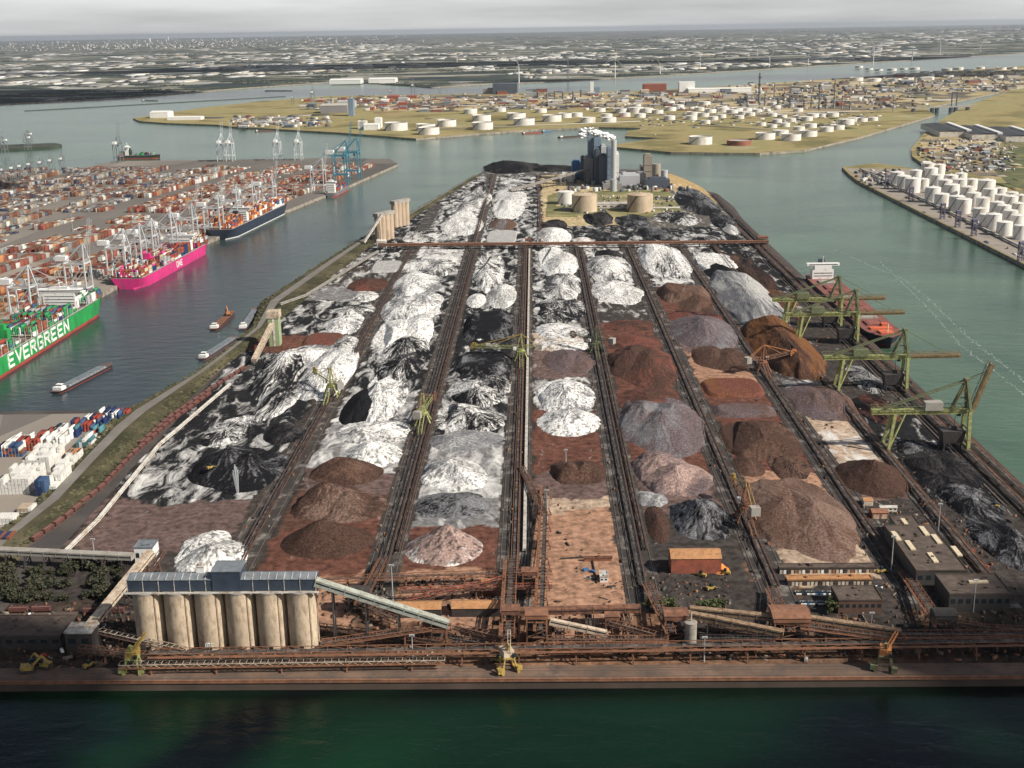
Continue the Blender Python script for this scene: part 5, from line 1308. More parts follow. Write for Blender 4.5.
def put(key, label, px, py, rz_):
    x, y = P(px, py); mt, up = {'wu': (whc, 1), 'wd': (whc, 0), 'bu': (teal, 1), 'dd': (drk, 0), 'du': (drk, 1)}[key]
    if key not in protos: protos[key] = sts(label, (x, y, 0), rz_, mt, up); return protos[key]
    return dup(protos[key], (x, y, 0), rz_, label)
for key, px, py, l in (('wu', 84, 299, 'pale gantry crane with its boom raised like a mast beside the green ship'), ('wd', 30, 326, 'pale gantry crane reaching over the middle of the green ship'),
        ('wd', 124, 281, 'pale gantry crane at the stern of the pink ship'), ('wd', 140, 274, 'pale gantry crane over the pink ship, second from its stern'), ('wd', 152, 268, 'pale gantry crane amidships of the pink ship'),
        ('wd', 171, 259, 'pale gantry crane beside the bridge of the pink ship'), ('wu', 192, 249, 'pale crane with raised boom between the pink and the dark blue ship'), ('wu', 218, 236, 'raised boom crane at the stern of the dark blue ship'), ('wd', 236, 228, 'pale crane reaching over the dark blue ship amidships'),
        ('wd', 252, 221, 'pale crane near the bow of the dark blue ship'), ('wu', 272, 212, 'pale crane with a raised boom off the bow of the dark blue ship'), ('wu', 322, 193, 'tall pale crane alone near the grey feeder ship'), ('bu', 345, 184, 'teal blue crane with raised boom, the left one of the pair'), ('bu', 356, 180, 'teal blue crane with raised boom, the right one of the pair')):
    x, y = P(px, py); g_ = put(key, l, px-3, py-1, shore)
    if key == 'bu': g_.scale = (1.2, 1.2, 1.32)
for key, px, py, l in (('du', 119, 162, 'dark grey crane standing alone on the back quay'), ('wu', 222, 161, 'pale crane on the back quay, left one of the close pair'), ('wu', 231, 161, 'pale crane on the back quay, right one of the close pair'), ('wu', 278, 160, 'white crane with raised boom on the back quay, left of two'), ('wu', 299, 160, 'white crane with raised boom on the back quay, right of two')):
    put(key, l, px, py, PI/2)
for i, (px, py) in enumerate(((4, 183), (14, 181), (22, 179), (31, 177), (42, 175), (52, 173), (63, 171))):
    put('dd', ['dark crane at the left edge behind the terminal', 'dark crane on the rear quay, second from the left edge', 'dark crane on the rear quay, third from the left edge', 'dark crane on the rear quay, middle of the dark row', 'dark crane on the rear quay, fifth from the left edge', 'dark crane on the rear quay, sixth from the left edge', 'dark crane at the right end of the dark rear row'][i], px, py, PI/2+.15).scale = (.62, .62, .62)
for i, (px, py) in enumerate(((5, 153), (28, 150), (30, 146))):
    put('dd', ['dark crane on the dark mole at the left edge', 'dark crane on the mole, the nearer one of two', 'dark crane on the mole, the farther one of two'][i], px, py, -PI/2).scale = (.7, .7, .7)
# high masts on the terminal
for i, (px, py) in enumerate(((39, 222), (73, 232), (90, 205), (135, 178), (165, 190), (200, 196), (190, 215), (240, 180), (60, 196), (262, 186))):
    mast(['light mast on the terminal, nearest the left edge', 'light mast behind the raised boom crane', 'light mast in the middle of the dark container rows', 'light mast near the rear quay of the terminal', 'light mast by the terminal main road', 'light mast among the white containers', 'light mast amid the red container rows', 'light mast at the far side of the terminal', 'light mast at the rear left of the terminal', 'light mast close to the far quay corner'][i], px, py, 38, group='high masts on the container terminal')
# -- barges
def barge(label, px, py, px2, py2, B_, mats_, cover, group='river barges'):
    a = Vector(P3(px, py, WZ)); b = Vector(P3(px2, py2, WZ)); d = b-a; L_ = d.length; c = (a+b)/2
    t = E('river_barge', label, 'barge', tuple(c), math.atan2(d.y, d.x), group)
    smooth(ob('hull', hull_mesh(L_, B_, 2.6, .1, keel=-1.5, boot=.5, sheer=.3, n=20), mats_, t), 30)
    m = MB()
    if cover == 'covers':
        n = int(L_*.72/7)
        for i in range(n): m.box((-L_*.30+i*7, 0, 2.6), (6.6, B_*.8, 1.5+.2*(i % 2)), top=.9)
        ob('hatch_covers', m, slate, t)
    else: m.box((L_*.02, 0, 2.62), (L_*.72, B_*.78, 1.)); ob('hold_cargo', m, cover, t)
    m = MB(); m.box((-L_*.42, 0, 2.6), (L_*.08, B_*.8, 3.2)); m.box((-L_*.41, 0, 5.8), (L_*.04, B_*.5, 2.4)); w_ = ob('wheelhouse', m, white, t)
    m = MB(); m.box((-L_*.41, 0, 6.6), (L_*.042, B_*.52, .9)); ob('window_band', m, glass, w_)
    return t
barge('long grey barge with rows of hatch covers under way in the basin', 55, 394, 111, 365, 13, [deckm, black, bootm], 'covers')
barge('brown deck barge carrying an orange machine', 213, 331, 232, 313, 12, [rust, black, bootm], rust)
barge('grey blue barge moored upright against the dyke', 242, 331, 257, 309, 11, [deckm, navy, bootm], 'covers')
barge('pale barge moored at the long dyke berth', 201, 361, 236, 338, 11, [deckm, navy, bootm], 'covers')
x, y = P(228, 318, WZ); excavator('orange machine working on the brown deck barge', x, y, 2., orange, WZ+3.7, 1.6, 'barge machines')
barge('small dark barge crossing the river far left', 142, 101, 158, 101, 14, [deckm, dark, dark], dark)
barge('red tanker barge moored at the tank farm quay', 522, 134, 542, 133, 16, [bootm, bootm, bootm], rust)
barge('blue and white barge at the tank farm quay, right of the red one', 542, 132, 552, 131, 14, [deckm, blue, blue], 'covers')
barge('dark long vessel lying in the channel behind the power station', 558, 138, 592, 136, 18, [dark, dark, bootm], dark)
barge('dark vessel alongside the europort dock, far left of it', 255, 132, 275, 131, 16, [dark, dark, bootm], rust)
barge('blue grey barge in the inlet beside the second tank peninsula', 652, 137, 684, 135, 16, [deckm, navy, navy], 'covers')
barge('dark vessel outbound under the wooded far bank', 265, 91, 292, 91, 26, [dark, dark, bootm], dark)
# -- bulk carrier at the unloading quay
bx, by = P(886, 350, WZ); ex, ey = P(806, 284, WZ)
Lb = math.hypot(ex-bx, ey-by)
t = E('bulk_carrier', 'red decked bulk carrier moored under the green unloaders', 'bulk carrier', (408, (by+ey)/2+5, WZ), -PI/2)
Lb = ey-by
smooth(ob('hull', hull_mesh(Lb, 42, 13, .12, sheer=.15, boot=1.5), [mat('red_deck', (.20, .075, .06), .75, .25, .05, dirt=(.2, .06, .05), dirt_amt=.4, scale2=.1), mat('blue_black_hull', (.025, .035, .06), .5, .2, .05), bootm], t), 30)
for k in range(8):
    m = MB(); x = -Lb/2+Lb*.16+k*Lb*.093; m.box((x, 0, 13), (Lb*.06, 22, 2.)); m.box((x, -8, 15), (Lb*.05, .5, .4)); m.box((x, 8, 15), (Lb*.05, .5, .4)); ob('hatch_cover', m, mat('dull_red_hatch', (.24, .085, .07), .7, .2, .1) if k % 3 else concrete_g, t)
m = MB(); x = -Lb/2+Lb*.07; m.box((x, 0, 13), (15, 30, 13)); m.box((x+2, 0, 26), (11, 24, 6)); m.box((x+3, 0, 32), (8, 46, 3.2)); b = ob('bridge', m, white, t)
m = MB(); m.box((x+3, 0, 33), (8.3, 40, 1.1)); m.box((x+7.6, 0, 17), (.2, 26, 1)); m.box((x+7.6, 0, 21), (.2, 26, 1)); ob('window_rows', m, glass, b)
m = MB(); m.box((x-7, 0, 26), (6, 8, 13)); ob('funnel', m, navy, t)
m = MB(); m.cyl((x+3, 0, 35.2), .4, 10, 6); m.cyl((Lb/2-14, 0, 13), .5, 14, 6); ob('mast', m, white, t)
m = MB(); m.box((Lb/2-20, 0, 13), (16, 16, 3)); m.box((Lb/2-42, 0, 13), (10, 26, 2.4)); m.box((Lb/2-60, 9, 13), (8, 8, 3)); ob('deck_gear', m, mat('orange_red_gear', (.55, .12, .05), .7, .2, .3), t)
# -- the four green unloaders
def unloader(label, y, raised, xw=369, xl=301):
    t = E('ship_unloader', label, 'ship unloader', ((xw+xl)/2, y, .3), 0, 'green ship unloaders on the east quay'); h = (xw-xl)/2; H_ = 33
    for j in (-1, 1):
        m = MB(); m.beam((h, j*10, 0), (h, j*6, H_+2), 2.7); ob('water_leg', m, ygreen, t)
        m = MB(); m.beam((-h, j*9, 0), (-h+5, j*5, H_), 2.4); ob('land_leg', m, ygreen, t)
        m = MB(); m.beam((-h+14, j*3, H_), (-h, j*9, 2), 1.2); ob('leg_brace', m, ygreen, t)
    m = MB()
    for i in (-1, 1):
        m.beam((i*h, -9, 4), (i*h, 9, 4), 1.6)
        for j in (-1, 1): m.box((i*h, j*9.5, 0), (2.4, 9, 2.2))
    m.beam((h, -7, 20), (h, 7, 20), 1.4); m.beam((h, -9, 5), (h, 7, 19), .9); ob('sill_beam', m, green, t)
    g = MB(); g.beam((-h-14, 0, H_+1.5), (h+4, 0, H_+1.5), 5.6, 4.); ob('girder', g, ygreen, t)
    g = truss(MB(), (-h-14, 0, H_+3.5), (h+4, 0, H_+3.5), 8, 3.4, step=5); ob('girder_railing', g, green, t)
    m = MB(); ax_, az = h-3, H_+29
    for j in (-1, 1):
        m.beam((h+1, j*6, H_), (ax_, j*2, az), 2.2); m.beam((h-14, j*3, H_+2), (ax_, j*2, az), 1.6); m.beam((h-6, j*4, H_+12), (h, j*4, H_+12), .9)
    m.box((ax_, 0, az), (4, 6, 1.6)); ob('mast', m, green, t)
    if raised: b0, b1 = (h+4, 0, H_+2), (h+17, 0, H_+43)
    else: b0, b1 = (h+4, 0, H_+1.5), (h+54, 0, H_+2)
    m = MB(); m.beam(b0, b1, 4.8, 3.2); truss(m, Vector(b0)+Vector((0, 0, 1.6)), Vector(b1)+Vector((0, 0, 1.6)), 7, 2.6, step=5); ob('boom', m, mat('rusty_green_boom', (.22, .17, .08), .7, .3, .3, dirt=(.15, .08, .05), dirt_amt=.4, scale2=.4), t)
    m = MB()
    for j in (-1, 1):
        m.beam((ax_, j*2, az), (-h-8, j*2.4, H_+3), .9)
        q = Vector(b0)+(Vector(b1)-Vector(b0))*.8; m.beam((ax_, j*2, az), (q.x, j*2, q.z+1.5), .5)
    ob('stays', m, green, t)
    m = MB(); m.box((4 if raised else -12, 0, H_+3.2), (15, 9, 7)); ob('machinery_house', m, concrete_g if raised else green, t)
    m = MB(); m.box((h-12, 0, 7), (16, 12, 11), top=1.25); m.beam((h-19, -5, 0), (h-19, -5, 8), 1); m.beam((h-19, 5, 0), (h-19, 5, 8), 1); m.beam((h-5, 5, 0), (h-5, 5, 8), 1); m.beam((h-5, -5, 0), (h-5, -5, 8), 1)
    ob('hopper', m, dark, t)
    m = MB(); m.box((h-6, 3.5, H_-4), (3, 3, 3.4)); ob('cab', m, glass, t)
    m = MB(); m.beam((h-10, 0, H_), (h-10, 0, H_-12), .3); m.box((h-10, 0, H_-15), (4, 3, 3)); ob('grab', m, dark, t)
    return t
unloader('nearest green unloader, its boom raised over the water', P(963, 449)[1], True)
unloader('second green unloader with a rusty boom lowered level', P(905, 390)[1], False)
unloader('third green unloader, reaching over the bow of the red decked ship', P(858, 343)[1], False)
unloader('farthest green unloader, crowding the third one', P(846, 327)[1], False)
# foam wakes on the east channel
foam = mat('water_foam', (.30, .37, .33), .6, .1, .1)
def wake(pts, w, seed, name='boat_wake'):
    R = random.Random(seed); m = MB()
    P_ = [Vector((*P(*p, WZ), 0)) for p in pts]
    for a, b in zip(P_[:-1], P_[1:]):
        n = int((b-a).length/2.5); d = (b-a).normalized(); r = Vector((-d.y, d.x, 0))
        for i in range(n):
            if R.random() < .12: continue
            c = a+d*(i*2.5+R.uniform(-2, 2))+r*R.gauss(0, w); L_, ww = R.uniform(2, 9), R.uniform(.4, 1.7); k = 6; vs = []
            an = R.uniform(-.5, .5); e = Vector((d.x*math.cos(an)-d.y*math.sin(an), d.x*math.sin(an)+d.y*math.cos(an), 0)); f = Vector((-e.y, e.x, 0))
            for q in range(k):
                t_ = 2*PI*q/k; p_ = c+e*(L_/2*math.cos(t_)*R.uniform(.7, 1.1))+f*(ww/2*math.sin(t_)*R.uniform(.7, 1.3)); vs.append((p_.x, p_.y, WZ+.12))
            m.add(vs, [tuple(range(k))])
    struct(name, m, [foam], kind='stuff')
wake([(905, 280), (935, 305), (965, 335), (1000, 362), (1040, 395)], 1.6, 1)
wake([(880, 262), (925, 305), (960, 345), (1000, 375), (1030, 400)], .9, 2)
wake([(835, 250), (880, 270), (905, 280)], .8, 3)
wake([(150, 151), (100, 152), (75, 158), (60, 161)], 6, 4)
wake([(398, 178), (440, 179), (474, 176)], 7, 5)
wake([(235, 128), (300, 133), (380, 139)], 4, 6)
# ------------------------------------------------------------------ storage tanks
ORD = ordw+['twenty-fifth', 'twenty-sixth', 'twenty-seventh', 'twenty-eighth', 'twenty-ninth', 'thirtieth']
for k in ('thirt', 'fort', 'fift', 'sixt', 'sevent', 'eight', 'ninet'):
    st0 = k+'y'
    for o_ in ordw[:9]: ORD.append(st0+'-'+o_)
    ORD.append({'thirt': 'fortieth', 'fort': 'fiftieth', 'fift': 'sixtieth', 'sixt': 'seventieth', 'sevent': 'eightieth', 'eight': 'ninetieth', 'ninet': 'hundredth'}[k])
tankwhite = mat('tank_white', (.72, .70, .66), .5, .08, .03, dirt=(.50, .44, .36), dirt_amt=.25, scale2=.05)
tankbeige = mat('tank_beige', (.52, .42, .30), .6, .1, .03, dirt=(.36, .26, .18), dirt_amt=.35, scale2=.04)
tankrust = mat('tank_rust', (.26, .10, .06), .8, .2, .03)
tankroof = mat('tank_roof_grey', (.40, .38, .35), .7, .15, .04)
TP = {}
def tank(label, x, y, r, h, kind='cone', mt=None, group='storage tanks', z=0):
    mt = mt or tankwhite; key = (kind, mt.name)
    if key not in TP:
        t = E('storage_tank', label, 'storage tank', (x, y, z), 0, group)
        n = 26; m = MB()
        for k in range(4): m.cyl((0, 0, k*.25), 1-.004*(k % 2), .25, n, cap=False)
        m.cyl((0, 0, .985), 1.012, .02, n, cap=False)
        smooth(ob('shell', m, mt, t), 30)
        m = MB()
        if kind == 'cone': m.cyl((0, 0, 1.0), 1.0, .10, n, r2=.08); m.cyl((0, 0, 1.1), .05, .05, 6); m.box((.7, .1, 1.02), (.1, .1, .06))
        else: m.cyl((0, 0, .86), .985, .01, n); m.cyl((0, 0, .87), .5, .02, n)
        smooth(ob('roof', m, mt if kind == 'cone' else tankroof, t), 20)
        m = MB(); vs = None; k0 = 3.4
        for k in range(8):
            a0, a1 = k0+k*.13, k0+(k+1)*.13; m.beam((1.02*math.cos(a0), 1.02*math.sin(a0), k/8), (1.02*math.cos(a1), 1.02*math.sin(a1), (k+1)/8), .035, .05)
        ob('stairway', m, dark, t)
        TP[key] = t; t.scale = (r, r, h); return t
    t = dup(TP[key], (x, y, z), 0, label, (r, r, h)); t['group'] = group; return t
# two big beige ones and their neighbour on the fenced lawn
lawn = mat('fenced_lawn', (.13, .13, .045), .95, .35, .02, dirt=(.34, .28, .14), dirt_amt=.4, scale2=.012)
m = MB(); m.prism(PX((548, 196), (556, 193), (668, 189), (684, 214), (676, 217), (546, 217)), 0.1, .6); struct('lawn', m, [lawn])
m = MB(); m.prism(PX((672, 189), (688, 189), (700, 212), (690, 214)), .1, .7); struct('north_path', m, [mat('sandy_track', (.36, .29, .18), .9, .2, .03)])
for px, py, rp, h, mt, l in ((585, 213, 12.5, 34, tankbeige, 'big beige tank left of its twin on the fenced lawn'), (641, 213, 12.5, 34, tankbeige, 'big beige tank right of its twin on the fenced lawn'), (566, 205, 8, 26, tankwhite, 'white domed tank behind the left beige tank')):
    x, y = P(px, py); s = math.hypot(x, y+0)/F*1.03; r = rp*s; tank(l, x, y+r, r, h, 'cone', mt, 'tanks near the power station')
x, y = P(613, 212)
house('pump_house', 'pale pump house between the two big beige tanks', 'building', x, y+60, (70, 34, 9), (offwhite, pale), flat=True, windows=5)
# east bank terminal: white tanks
eb = [(898, 186, 8), (905, 190, 8), (914, 193, 9), (924, 189, 7), (917, 181, 7), (932, 181, 8), (938, 186, 7), (929, 177, 8), (934, 203, 9), (943, 207, 8.5), (946, 194, 8), (953, 199, 9), (958, 211, 9), (965, 214, 9), (952, 189, 8), (961, 193, 8), (969, 201, 8), (975, 207, 8), (973, 190, 7),
      (981, 222, 8), (988, 226, 8), (984, 212, 8), (991, 203, 8), (988, 196, 10), (995, 230, 9), (1006, 236, 9), (998, 215, 8), (1005, 219, 8), (1012, 224, 8), (1003, 207, 8), (1012, 211, 8), (1020, 216, 8), (1019, 229, 8), (1022, 240, 8), (1001, 200, 8), (1013, 203, 7), (1022, 208, 7), (940, 177, 7), (962, 184, 7)]
eb.sort(); R_ = random.Random(6)
for i, (px, py, rp) in enumerate(eb):
    x, y = P(px, py); s = math.hypot(x, y)/F; r = rp*s*.79
    tank('tall white tank, %s from the left in the east quay tank park' % ORD[i], x, y+r*.8, r, rp*s*1.5*R_.uniform(.85, 1.1), 'cone', tankwhite, 'white tanks on the east quay')
# pale loading towers along the east quay
for i, (px, py) in enumerate(((881, 189), (905, 202), (936, 220), (951, 228), (967, 237), (1013, 262))):
    x, y = P(px, py); tower('slim purple grey loading tower, %s from the quay tip' % ORD[i], x+14, y+8, 7, 7, 26, mat('purple_grey_steel', (.12, .11, .18), .7, .2, .2), group='loading towers on the east quay')
# oil peninsula tanks
tf = [(395, 131, 12), (428, 135, 11), (446, 127, 10), (425, 131, 10), (481, 122, 10), (482, 130, 11), (516, 120, 10), (524, 126, 11), (552, 122, 10), (565, 118, 7), (577, 117, 6), (588, 123, 8), (607, 118, 6), (609, 123, 8), (622, 113, 7), (636, 113, 8), (647, 113, 7), (658, 114, 6), (671, 111, 6), (670, 120, 6), (679, 109, 6), (541, 113, 6), (600, 112, 6), (625, 117, 6),
      (692, 120, 6), (693, 116, 6), (704, 117, 6), (700, 111, 5), (711, 113, 6), (714, 120, 5), (722, 118, 5), (724, 112, 6), (733, 114, 6), (740, 119, 5), (738, 112, 6), (744, 115, 5), (751, 116, 5), (706, 124, 5), (758, 113, 5), (768, 112, 3), (762, 126, 5), (773, 128, 5), (778, 123, 5), (783, 118, 5), (786, 127, 5), (792, 122, 5), (800, 120, 6), (808, 121, 6), (814, 118, 6), (823, 117, 5), (834, 117, 6), (800, 131, 6), (812, 128, 6),
      (702, 145, 12), (767, 140, 10), (782, 136, 8), (793, 141, 10), (810, 137, 9), (828, 132, 7), (839, 130, 7), (848, 125, 8), (855, 122, 6), (863, 122, 6), (874, 121, 5), (500, 112, 6), (470, 114, 7)]
R_ = random.Random(44)
for a_ in range(30):
    q_ = (R_.uniform(632, 800), R_.uniform(105, 124)); 
    if all(abs(q_[0]-t_[0]) > 8 or abs(q_[1]-t_[1]) > 2.2 for t_ in tf): tf.append((q_[0], q_[1], R_.uniform(4.5, 6.5)))
tf.sort()
for i, (px, py, rp) in enumerate(tf):
    x, y = P(px, py); s = math.hypot(x, y)/F; r = rp*s*.95
    tank('white oil tank, %s from the left on the land across the channel' % ORD[i], x, y+r, r, max(13, rp*s*.62), 'float' if (i*7) % 3 == 0 or rp >= 10 else 'cone', tankwhite, 'oil tanks across the channel')
x, y = P(741, 146); s = math.hypot(x, y)/F; tank('rust brown open tank beside a white one on the tip of the tank peninsula', x, y+12*s, 12*s, 15, 'float', tankrust, 'oil tanks across the channel')
ft = [(860, 68, 4), (870, 70, 4), (880, 71, 4), (893, 71, 5), (905, 70, 4), (916, 70, 5), (926, 74, 5), (938, 73, 4), (948, 71, 5), (960, 70, 5), (970, 72, 5), (982, 69, 4), (992, 72, 5), (1003, 70, 5), (1014, 69, 4), (876, 82, 7), (896, 82, 7), (858, 81, 7), (910, 80, 5), (930, 80, 6), (950, 78, 5), (1000, 78, 5), (1018, 76, 4), (1010, 74, 4)]
ft.sort()
for i, (px, py, rp) in enumerate(ft):
    x, y = P(px, py); s = math.hypot(x, y)/F; r = rp*s*.9
    tank('small white tank, %s from the left in the far north east tank park' % ORD[i], x, y+r, r, max(12, r*.5), 'cone' if i % 2 else 'float', tankwhite, 'far tanks in the north east')
# ------------------------------------------------------------------ power station
def pblock(t, name, xl, xr, yf, ytop, mt, dep=None, k=3050., rnd_=False, parent=None):
    """a block between two columns of the picture standing on row yf and reaching row ytop"""
    a = P(xl, yf); b = P(xr, yf); D = a[1]*cp+HC*sp; w_ = b[0]-a[0]; h = (yf-ytop)*D/F/.98; dep = dep or w_
    m = MB(); o = t.location
    if rnd_:
        m.cyl(((a[0]+b[0])/2-o.x, a[1]+w_/2-o.y, 0), w_/2, h, 20); return smooth(ob(name, m, mt, t), 30)
    m.box(((a[0]+b[0])/2-o.x, a[1]+dep/2-o.y, 0), (w_, dep, h)); m.box(((a[0]+b[0])/2-o.x, a[1]+dep/2-o.y, h), (w_*.7, dep*.6, 4))
    for z in range(1, int(h/14)): m.box(((a[0]+b[0])/2-o.x, a[1]-.3-o.y, z*14), (w_*.98, 1., .8))
    return ob(name, m, mt, t)
clad = mat('blue_grey_cladding', (.17, .23, .30), .5, .15, .02); cl2 = mat('slate_cladding', (.07, .085, .11), .55, .15, .02); cl3 = mat('light_grey_cladding', (.42, .43, .44), .5, .12, .02); cl4 = mat('mid_grey_cladding', (.24, .23, .23), .6, .12, .02)
x, y = P(600, 186); t = E('power_station', 'power station of tall blue grey blocks with a steaming pale stack', 'power station', (x, y, 0))
for n_, xl, xr, yf, yt_, mt, rd in (('boiler_house', 588, 594, 180, 138, clad, 0), ('boiler_house', 594, 601, 182, 140, clad, 0), ('flue_block', 601, 606, 183, 148, cl3, 0), ('stair_tower', 596, 600, 184, 152, cl2, 0), ('coal_bunker', 584, 593, 182, 159, cl4, 0), ('bunker_tower', 581, 585, 181, 159, cl2, 0),
                             ('filter_block', 600, 607, 186, 157, cl2, 0), ('turbine_hall', 572, 581, 178, 163, blue, 0), ('stack', 611, 616.5, 188, 142, cl3, 1), ('scrubber', 607, 611, 187, 150, clad, 0), ('white_block', 616, 619, 178, 155, white, 0), ('silver_vessel', 610, 617, 192, 180, steelgrey, 1), ('ash_hall', 620, 640, 186, 176, cl3, 0), ('low_annex', 603, 622, 190, 184, cl4, 0), ('low_annex', 560, 575, 182, 175, offwhite, 0)):
    pblock(t, n_, xl, xr, yf, yt_, mt, rnd_=bool(rd), dep=40)
x, y = P(655, 186); t = E('mill_plant', 'beige tower block and round silo beside the power station', 'industrial plant', (x, y, 0))
for n_, xl, xr, yf, yt_, mt, rd in (('tower', 644, 652, 183, 157, mat('grey_beige_concrete', (.30, .26, .21), .9, .15, .02), 0), ('silo', 652, 661, 185, 165, mat('grey_beige_concrete', (.3, .26, .2)), 1), ('silo', 661, 668, 186, 171, cl3, 1), ('low_wing', 636, 646, 184, 174, cl4, 0), ('low_wing', 646, 670, 188, 180, cl2, 0), ('side_tower', 640.5, 644, 181, 167, cl4, 0)):
    pblock(t, n_, xl, xr, yf, yt_, mt, rnd_=bool(rd), dep=36)
# steam
m = MB(); R = random.Random(2); bx_, by_ = P(612, 186); D = by_*cp; u1 = D/F
for k in range(230):
    f_ = R.random()**1.2; m.blob((bx_-f_*34*u1+R.gauss(0, 1.5*u1), by_+10+R.uniform(-8, 8), (48+6*math.sin(f_*2.4)+R.gauss(0, 1.7)*(.5+f_))*u1), R.uniform(1.1, 2.6)*u1, .8, k)
smooth(ob('steam_plume', m, [mat('white_steam', (.85, .86, .87), 1., .02, .01)], kind='stuff'), 180)
m = MB()
# ------------------------------------------------------------------ works across the channel: individual buildings
cols_ = [('white', white), ('pale', pale), ('grey', concrete_g), ('brown', brickred), ('dark', cl2), ('beige', palewarm), ('steel grey', steelgrey), ('slate roofed', slate)]
def far_house(label, px, py, wp, dep, hp, mt, rf=None, group=None, cat='industrial building', name='industrial_building'):
    x, y = P(px, py); s = math.hypot(x, y)/F; W_, h = wp*s, hp*s
    t = E(name, label, cat, (x, y+dep/2, 0), 0, group)
    m = MB(); m.box((0, 0, 0), (W_, dep, h)); ob('wall', m, mt, t)
    m = MB(); m.gable((0, 0, h-.1), (W_*1.01, dep*1.01, .15), max(1, dep*.06), m=0, mr=0); ob('roof', m, rf or mt, t)
    return t
for a_ in (('large white warehouse at the left tip of the land across the river', 159, 118, 17, 90, 5, white), ('long low white sheds right of the large white warehouse', 184, 120, 32, 60, 2.4, white), ('huge dark slab sided coal or ore building on the far shore', 505, 94, 24, 120, 9, cl2), ('dark side wing of the huge slab sided building', 488, 94, 10, 60, 5, cl4),
        ('grey industrial hall with a pale roof left of the oil tanks', 334, 113, 26, 110, 7, cl4, pale), ('teal grey tower block next to the pale roofed hall', 351, 116, 5, 50, 16, clad), ('round shouldered grey block behind the teal tower', 346, 108, 16, 80, 6, cl3), ('white office beside the first oil tank', 371, 130, 14, 60, 5, white), ('white tower left of the first oil tank', 378, 128, 6, 50, 9, white), ('small white plant building by the shore left of the tanks', 362, 129, 8, 50, 7, offwhite),
        ('white striped office block in the north east', 687, 92, 15, 60, 9, white), ('long white hall right of the striped office block', 720, 92, 60, 80, 3, white), ('bright white tower on the far works', 592, 92, 3.5, 40, 9, white), ('slate coloured block beside the bright white tower', 597, 93, 5, 50, 5, clad), ('red brown works hall far behind the tanks', 655, 91, 22, 80, 6, brickred), ('long white sheds on the wooded far bank, left one', 345, 84, 30, 160, 3.5, white), ('long white sheds on the wooded far bank, right one', 382, 83, 26, 160, 3.5, white)):
    far_house(*a_, group='works across the channel')
for i, (xl, xr, yf) in enumerate(((930, 962, 138), (962, 993, 141), (996, 1032, 143))):
    a = P(xl, yf); b = P(xr, yf); t = E('warehouse', ['black roofed warehouse on the east bank, the left of three', 'black roofed warehouse on the east bank, the middle of three', 'black roofed warehouse on the east bank, cut by the picture edge'][i], 'warehouse', ((a[0]+b[0])/2+60, a[1]+190, 0), -.12, 'three black roofed warehouses')
    W_ = (b[0]-a[0]); m = MB(); m.box((0, 0, 0), (W_, 330, 16)); ob('wall', m, offwhite, t)
    m = MB(); m.gable((0, 0, 16.1), (330, W_, .1), 4, rz=PI/2, m=0, mr=0); ob('roof', m, mat('black_roofing', (.035, .038, .045), .8, .2, .02), t)
    m = MB(); m.box((W_/2-6, 0, 16.5), (14, 334, 6.)); ob('light_strip', m, white, t)
R = random.Random(21)
spots = []
def inside_any(x): return True
regions = [((235, 290), (118, 129), 22, 'on the sandy shore'), ((300, 470), (98, 112), 46, 'in the red ore works'), ((500, 700), (92, 108), 60, 'in the works behind the oil tanks'), ((700, 900), (84, 108), 60, 'around the refinery'), ((900, 1020), (74, 92), 26, 'at the far right works'), ((920, 1010), (146, 170), 42, 'in the yards on the east bank')]
for (xa, xb), (ya, yb2), n, where in regions:
    pts = sorted((R.uniform(xa, xb), R.uniform(ya, yb2)) for _ in range(n))
    for i, (px, py) in enumerate(pts):
        cn_, mt = R.choice(cols_); near = 'east bank' in where
        if 'ore works' in where and R.random() < .4: cn_, mt = 'brown', brickred
        far_house('%s building %s, %s from left' % (cn_, where, ORD[i]), px, py, R.uniform(3, 11)*(.7 if near else 1), R.uniform(30, 90)*(.4 if near else 1), R.uniform(.8, 2.8)*(.9 if near else 1), mt, R.choice((None, slate, pale, brownroof)), 'small works buildings '+where)
